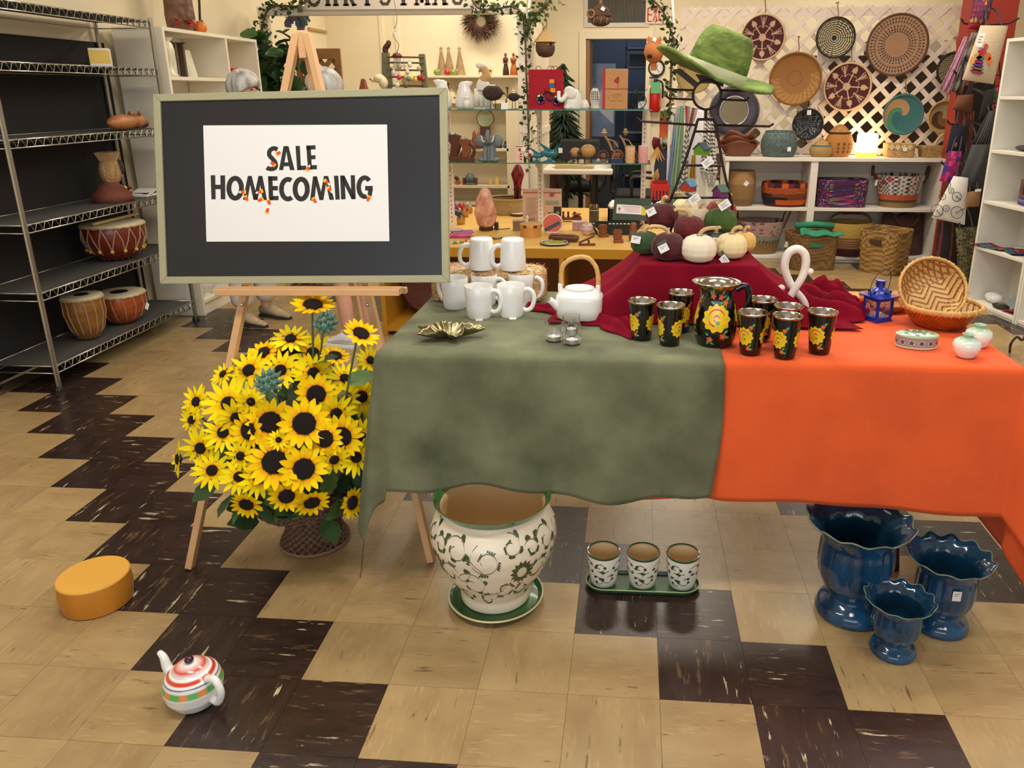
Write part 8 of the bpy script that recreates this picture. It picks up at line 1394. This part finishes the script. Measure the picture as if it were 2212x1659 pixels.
one('white_net_bag','white net bag with red trim on the bottom bookcase shelf','bag',G().ell((0,0,.035),(.08,.05,.035),16,8),M('#e4e2e0',.8,n=(60,.2)),RB(.13,.12,0),ba,smooth=180); one('blue_net','crumpled pale blue-grey netting on the bottom bookcase shelf','cloth',G().sheet(lambda u,v:(.16*(u-.5),.10*(v-.5),.09*sin(PI*u)*sin(PI*v)+.02*sin(u*9)*sin(v*7)*sin(PI*u)),16,12),M('#8fa3a3',.8),RB(.27,.20,0),ba,smooth=180); one('black_pouch','small black pouch with a gold motif on the bottom bookcase shelf','pouch',G().ell((0,0,.016),(.07,.045,.016),16,7),PV(.6),RB(.28,.07,0),ba,smooth=180,paint=lambda x,y,z:'#8a7a3a' if x*x+y*y<.0004 else '#161618'); one('red_cloth_corner','folded red cloth on the bottom bookcase shelf','cloth',G().sheet(lambda u,v:(.16*(u-.5),.14*(v-.5),.008+.03*(1-v)*u),10,8),M('#a01a2c',.85),RB(.42,.10,0),ba,smooth=180,solid=.006)
one('black_cable','black cable curving down to the floor at the right edge','cable',G().tube(bent([Z(2181,760,.006),Y(2184,742,4.3),Y(2196,728,4.4),Y(2216,716,4.5),b1+V((.0,-.06,.55))],8),.007,8),M('#18181a',.5),(0,0,0),smooth=180)
# ---- scarf stand, straw doll, red crate
sy_=6.38; q=Y(1500,240,sy_); t=T('scarf_stand','white scarf stand with a tall white panel, hung with striped scarves','stand',(q.x,sy_+.05,0)); ob('white_panel',G().prism([(Y(1487,y,sy_).x-q.x if x<0 else Y(1521,y,sy_).x-q.x,Y(1500,y,sy_).z) for x,y in ((-1,440),(1,440),(1,236),(-1,236))],-.01,.01),M('#ecebf0',.6),t,bev=.01); ob('crossbar',G().tube([(Y(1452,232,sy_).x-q.x,0,Y(1452,232,sy_).z),(Y(1530,236,sy_).x-q.x,0,Y(1530,236,sy_).z)],.010,8),M('#c8c4bc',.4),t); ob('pole',G().tube([(0,.03,0),(0,.03,Y(1500,234,sy_).z)],.016,8),M('#c8c4bc',.4),t); ob('base',G().lathe([(.17,0),(.17,.01),(.03,.025)],24),M('#c8c4bc',.4),t)
def scarf(lab,c,dy,pf,fold=.018): return bag('hanging_scarf',lab,c,sy_-dy,pf,.012,'scarf',fold,24,48)
bw_=lambda u,v:'#1a1a1a' if (v*15+.22*sin(u*9))%1<.42 else '#dcdad2'
scarf('sky blue scarf at the left of the scarf stand',[(1456,250),(1467,240),(1452,440),(1437,440)],.0,lambda u,v:'#7d9cc8'); scarf('pale grey-blue scarf beside the sky blue one',[(1460,230),(1468,229),(1464,330),(1454,330)],.01,lambda u,v:'#b4bdb8'); scarf('soft green long scarf on the scarf stand',[(1468,228),(1479,229),(1470,442),(1443,445)],.03,lambda u,v:'#7f9c82' if int(u*6)%2 else '#8fac90',.022)
scarf('multicoloured scarf draped over the crossbar behind the panel',[(1480,228),(1508,234),(1500,262),(1482,300)],.02,lambda u,v:['#3a3f50','#a8242c','#3f8a90','#c87a9a','#d8b060'][int(u*9+v*3)%5]); scarf('black and white striped scarf left of the white panel',[(1482,270),(1489,268),(1484,440),(1460,438)],.05,bw_); scarf('black and white striped scarf right of the white panel',[(1524,240),(1540,255),(1551,375),(1512,372)],.05,bw_,.025); scarf('short black and white striped scarf below the others on the right',[(1513,372),(1549,374),(1545,402),(1524,400)],.045,bw_); scarf('mustard yellow scarf low behind the white panel',[(1494,335),(1503,335),(1503,385),(1489,385)],.06,lambda u,v:'#a8862c'); scarf('white and cream scarf hanging lowest, beside the pumpkins',[(1500,380),(1552,390),(1560,460),(1505,458)],.03,lambda u,v:'#d9d6cc')
dy=6.85; q=Y(1432,395,dy); t=T('straw_doll','straw-handed scarecrow doll in a striped knit hat and checked sleeves','doll',(q.x,dy,0)); zz_=lambda y:Y(1432,y,dy).z; kk=S(q)
ob('striped_hat',G().lathe([(13*kk,zz_(318)),(11*kk,zz_(285)),(12*kk,zz_(262)),(11*kk,zz_(245)),(12*kk,zz_(240)),(0,zz_(239))],24),PV(.9,b=(100,.6)),t,paint=lambda x,y,z:['#6a7a30','#a83a28','#4a6a34','#b8962c','#3f5a2c','#c05a3a'][int(z*16)%6],smooth=60); ob('face',G().ell((0,-.01,zz_(308)),(13*kk,12*kk,18*kk),14,9),M('#c88a64',.8),t,smooth=180)
ob('body',G().lathe([(20*kk,zz_(395)),(20*kk,zz_(360)),(14*kk,zz_(322))],20,capb=True),M('#2c3448',.85),t,smooth=60); ob('leg',G().tube([(-.03,0,.0),(-.03,0,zz_(392))],.035,8),M('#2c3448',.85),t); ob('leg',G().tube([(.05,0,.0),(.05,0,zz_(392))],.035,8),M('#2c3448',.85),t)
ob('red_sleeve',G().tube(bent([(-10*kk,0,zz_(328)),(-18*kk,-.04,zz_(310)),(-16*kk,-.05,zz_(298))],4),.035,8),M('#6a1c24',.9,n=(60,.4)),t,smooth=180); ob('checked_sleeve',G().tube(bent([(10*kk,0,zz_(322)),(0,-.06,zz_(308)),(-8*kk,-.08,zz_(304))],4),.035,8),PV(.9),t,paint=lambda x,y,z:'#2a2826' if (int(x*90)+int(z*90))%2 else '#b8b4a4',smooth=180)
for (a,b) in ((-14,330),(-8,372)):
    g=G()
    for k in range(14): x=a*kk+.004*(k-7); g.tube([(a*kk,-.06,zz_(b-14)),(x*1.0+.006*(k-7),-.07,zz_(b+10+k%3*4))],.004,4)
    ob('straw_hand',g,M('#c89a58',.8),t,smooth=0)['kind']='stuff'
one('red_post','narrow dark red wooden post beside the straw doll','post',G().box(-.05,.05,-.03,.03,0,Y(1440,312,7.0).z),M('#8a1f1a',.5),(Y(1436,350,7.0).x,7.05,0),bev=.004)
q=Y(1424,440,6.45); t=T('red_crate','red plastic crate with slotted sides right of the glass shelves','crate',(q.x,6.45,0)); zt2=Y(1424,394,6.45).z; w=15*S(q)*1.3; rm=M('#b8201c',.4)
for z0,z1 in ((zt2-.05,zt2),(zt2-.32,zt2-.28)): ob('band',G().box(-w,w,-.15,-.14,z0,z1).box(-w,w,.14,.15,z0,z1).box(-w,-w+.01,-.14,.14,z0,z1).box(w-.01,w,-.14,.14,z0,z1),rm,t)
for k in range(6): x=-w+.008+(2*w-.016)*k/5; ob('slat',G().box(x-.008,x+.008,-.15,-.14,zt2-.28,zt2-.05),rm,t)
ob('crate_floor',G().box(-w,w,-.15,.15,zt2-.33,zt2-.32),rm,t); ob('stand_box',G().box(-w,w,-.15,.15,0,zt2-.33),M('#5a2018',.6),t)
# ---- wire figure with the green hat
fy=2.615; wr_=M('#2e1a14',.45,.3); F=lambda x,y,dy=0:V((Y(x,y,fy).x,fy+dy,Y(x,y,fy).z)); fo=V((Y(1512,520,fy).x,fy,RZ+.004)); f_=lambda x,y,dy=0:F(x,y,dy)-fo
t=T('wire_figure','dark wire garden figure standing among the pumpkins, wearing the green hat','figure',fo); kk=S(fo+V((0,0,.2)))
ob('head_ring',G().tube([f_(1527,205)+V((29*kk*cos(a),0,29*kk*sin(a))) for a in [2*PI*i/40 for i in range(40)]],.0042,8,True),wr_,t,smooth=180)
for y,x0,x1 in ((193,1440,1610),(213,1440,1612)):
    ob('hair_bar',G().tube([f_(x0-2,y-7),f_(x0+5,y),f_(1498,y+2)],.0038,6),wr_,t); ob('hair_bar',G().tube([f_(1556,y+2),f_(x1,y+4),f_(x1+5,y-3)],.0038,6),wr_,t)
ob('neck',G().tube([f_(1525,234),f_(1524,259)],.005,8),wr_,t); ob('arm',G().tube([f_(1376,254),f_(1384,262),f_(1501,270)],.0042,6),wr_,t); ob('arm',G().tube([f_(1546,270),f_(1662,273),f_(1671,267)],.0042,6),wr_,t)
ob('dress_frame',G().tube(bent([f_(1449,430),f_(1475,362),f_(1500,285),f_(1507,260),f_(1513,258),f_(1538,258),f_(1543,262),f_(1549,285),f_(1562,360),f_(1578,428)],4),.0046,8),wr_,t,smooth=180)
for a,b in (((1498,284),(1548,284)),((1474,357),(1562,358)),((1450,427),(1577,427))): ob('crossbar',G().tube([f_(*a),f_(*b)],.0042,6),wr_,t)
zb=RZ+.004-fo.z
def foot(P,lo): ob('leg',G().tube(bent(P,5),.0046,8),wr_,t,smooth=180)
a=f_(1449,430); foot([a,f_(1440,448),f_(1462,466),V((f_(1448,500).x,-.02,.06)),V((f_(1446,540).x,-.03,zb+.005))],0); a=f_(1578,428); foot([a,f_(1582,452),f_(1570,464),V((f_(1570,500).x,-.02,.06)),V((f_(1572,545).x,-.03,zb+.005))],0)
for P in ([(1452,150),(1470,148),(1512,182),(1502,190)],[(1502,160),(1565,168),(1562,188),(1538,180),(1515,180)]): ob('hair_plate',G().prism([(f_(*p).x,f_(*p).z) for p in P],-.003,.003),M('#3a241c',.6),t)
hg=M('#587026',.95,n=(14,.42,(1,1,2.5)),b=(60,.9),c2='#84994a'); hc=F(1541,166); hr=134*S(hc); hh=104*S(hc)
th=T('green_hat','lime green felt hat with a pale ribbon, tilted on the wire figure','hat',hc,(.07,.345,0)); e=lambda a:1+.02*sin(a*3)+.012*sin(a*11)
ob('brim',G().sheet(lambda u,v:((hr*(.44+.56*v))*cos(2*PI*u)*e(2*PI*u),(hr*(.44+.50*v))*sin(2*PI*u)*e(2*PI*u)*.88,.012*sin(2*PI*u*2)*v+.028*v*v*abs(cos(2*PI*u))),72,12),hg,th,smooth=180,solid=.010)
cp_=[(.50,0),(.50,.14),(.485,.35),(.455,.62),(.40,.82),(.32,.93),(.18,.95),(0,.90)]; ob('crown',G().lathe([(r*hr,z*hh) for r,z in cp_],56,capb=False,sy=.85,fr=lambda a,z,i:1+.015*sin(a*5+z*30)),hg,th,smooth=180); ob('ribbon',G().lathe([(.512*hr,.015*hh),(.515*hr,.10*hh),(.508*hr,.22*hh),(.495*hr,.225*hh)],56,capb=False,sy=.86),M('#b9b791',.8,n=(12,.12)),th,smooth=180)
hcol=(('green birdhouse ornament with a blue roof hanging on the wire figure','#5c8a1c','#2c4458',1514,322,'#22354a'),('red birdhouse ornament with a light blue roof hanging low on the wire figure','#a83a28','#4a82b0',1486,400,'#222c34'),('purple birdhouse ornament with a green roof hanging low on the wire figure','#7a2a72','#2f5a40',1554,412,'#e0c030'))
for lab,c,rc,x,y,hcx in hcol:
    q=F(x,y,-.035); s=13*kk; t=T('birdhouse_ornament',lab,'ornament',q,.25 if x!=1554 else 0,'birdhouse ornaments on the wire figure'); ob('house',G().prism([(-s,-s*.8),(s,-s*.8),(s,s*.1),(0,s*.9),(-s,s*.1)],-s*.8,s*.8,'x'),M(c,.5),t,rot=(0,0,.6)); ob('roof',G().prism([(-s*1.15,-.02*s),(0,s*.98),(s*1.15,-.02*s),(s*1.15,s*.14),(0,s*1.2),(-s*1.15,s*.14)],-s*.95,s*.95,'x'),M(rc,.5),t,rot=(0,0,.6)); hl=ob('entry_hole',G().ell((s*.82*sin(.6)*-1*0+s*.48,-s*.68,s*.05),(s*.17,s*.17,s*.2),8,6),M(hcx,.5),t)
    ob('hanging_loop',G().tube(bent([(0,0,s),(.004,.015,s+.02),(0,.034,s+.03)],4),.0012,5),M('#c8b048',.6),t); tagcard(t,(.012,-.028,-s*1.9),.038,.026,(0,-.6,0),3)
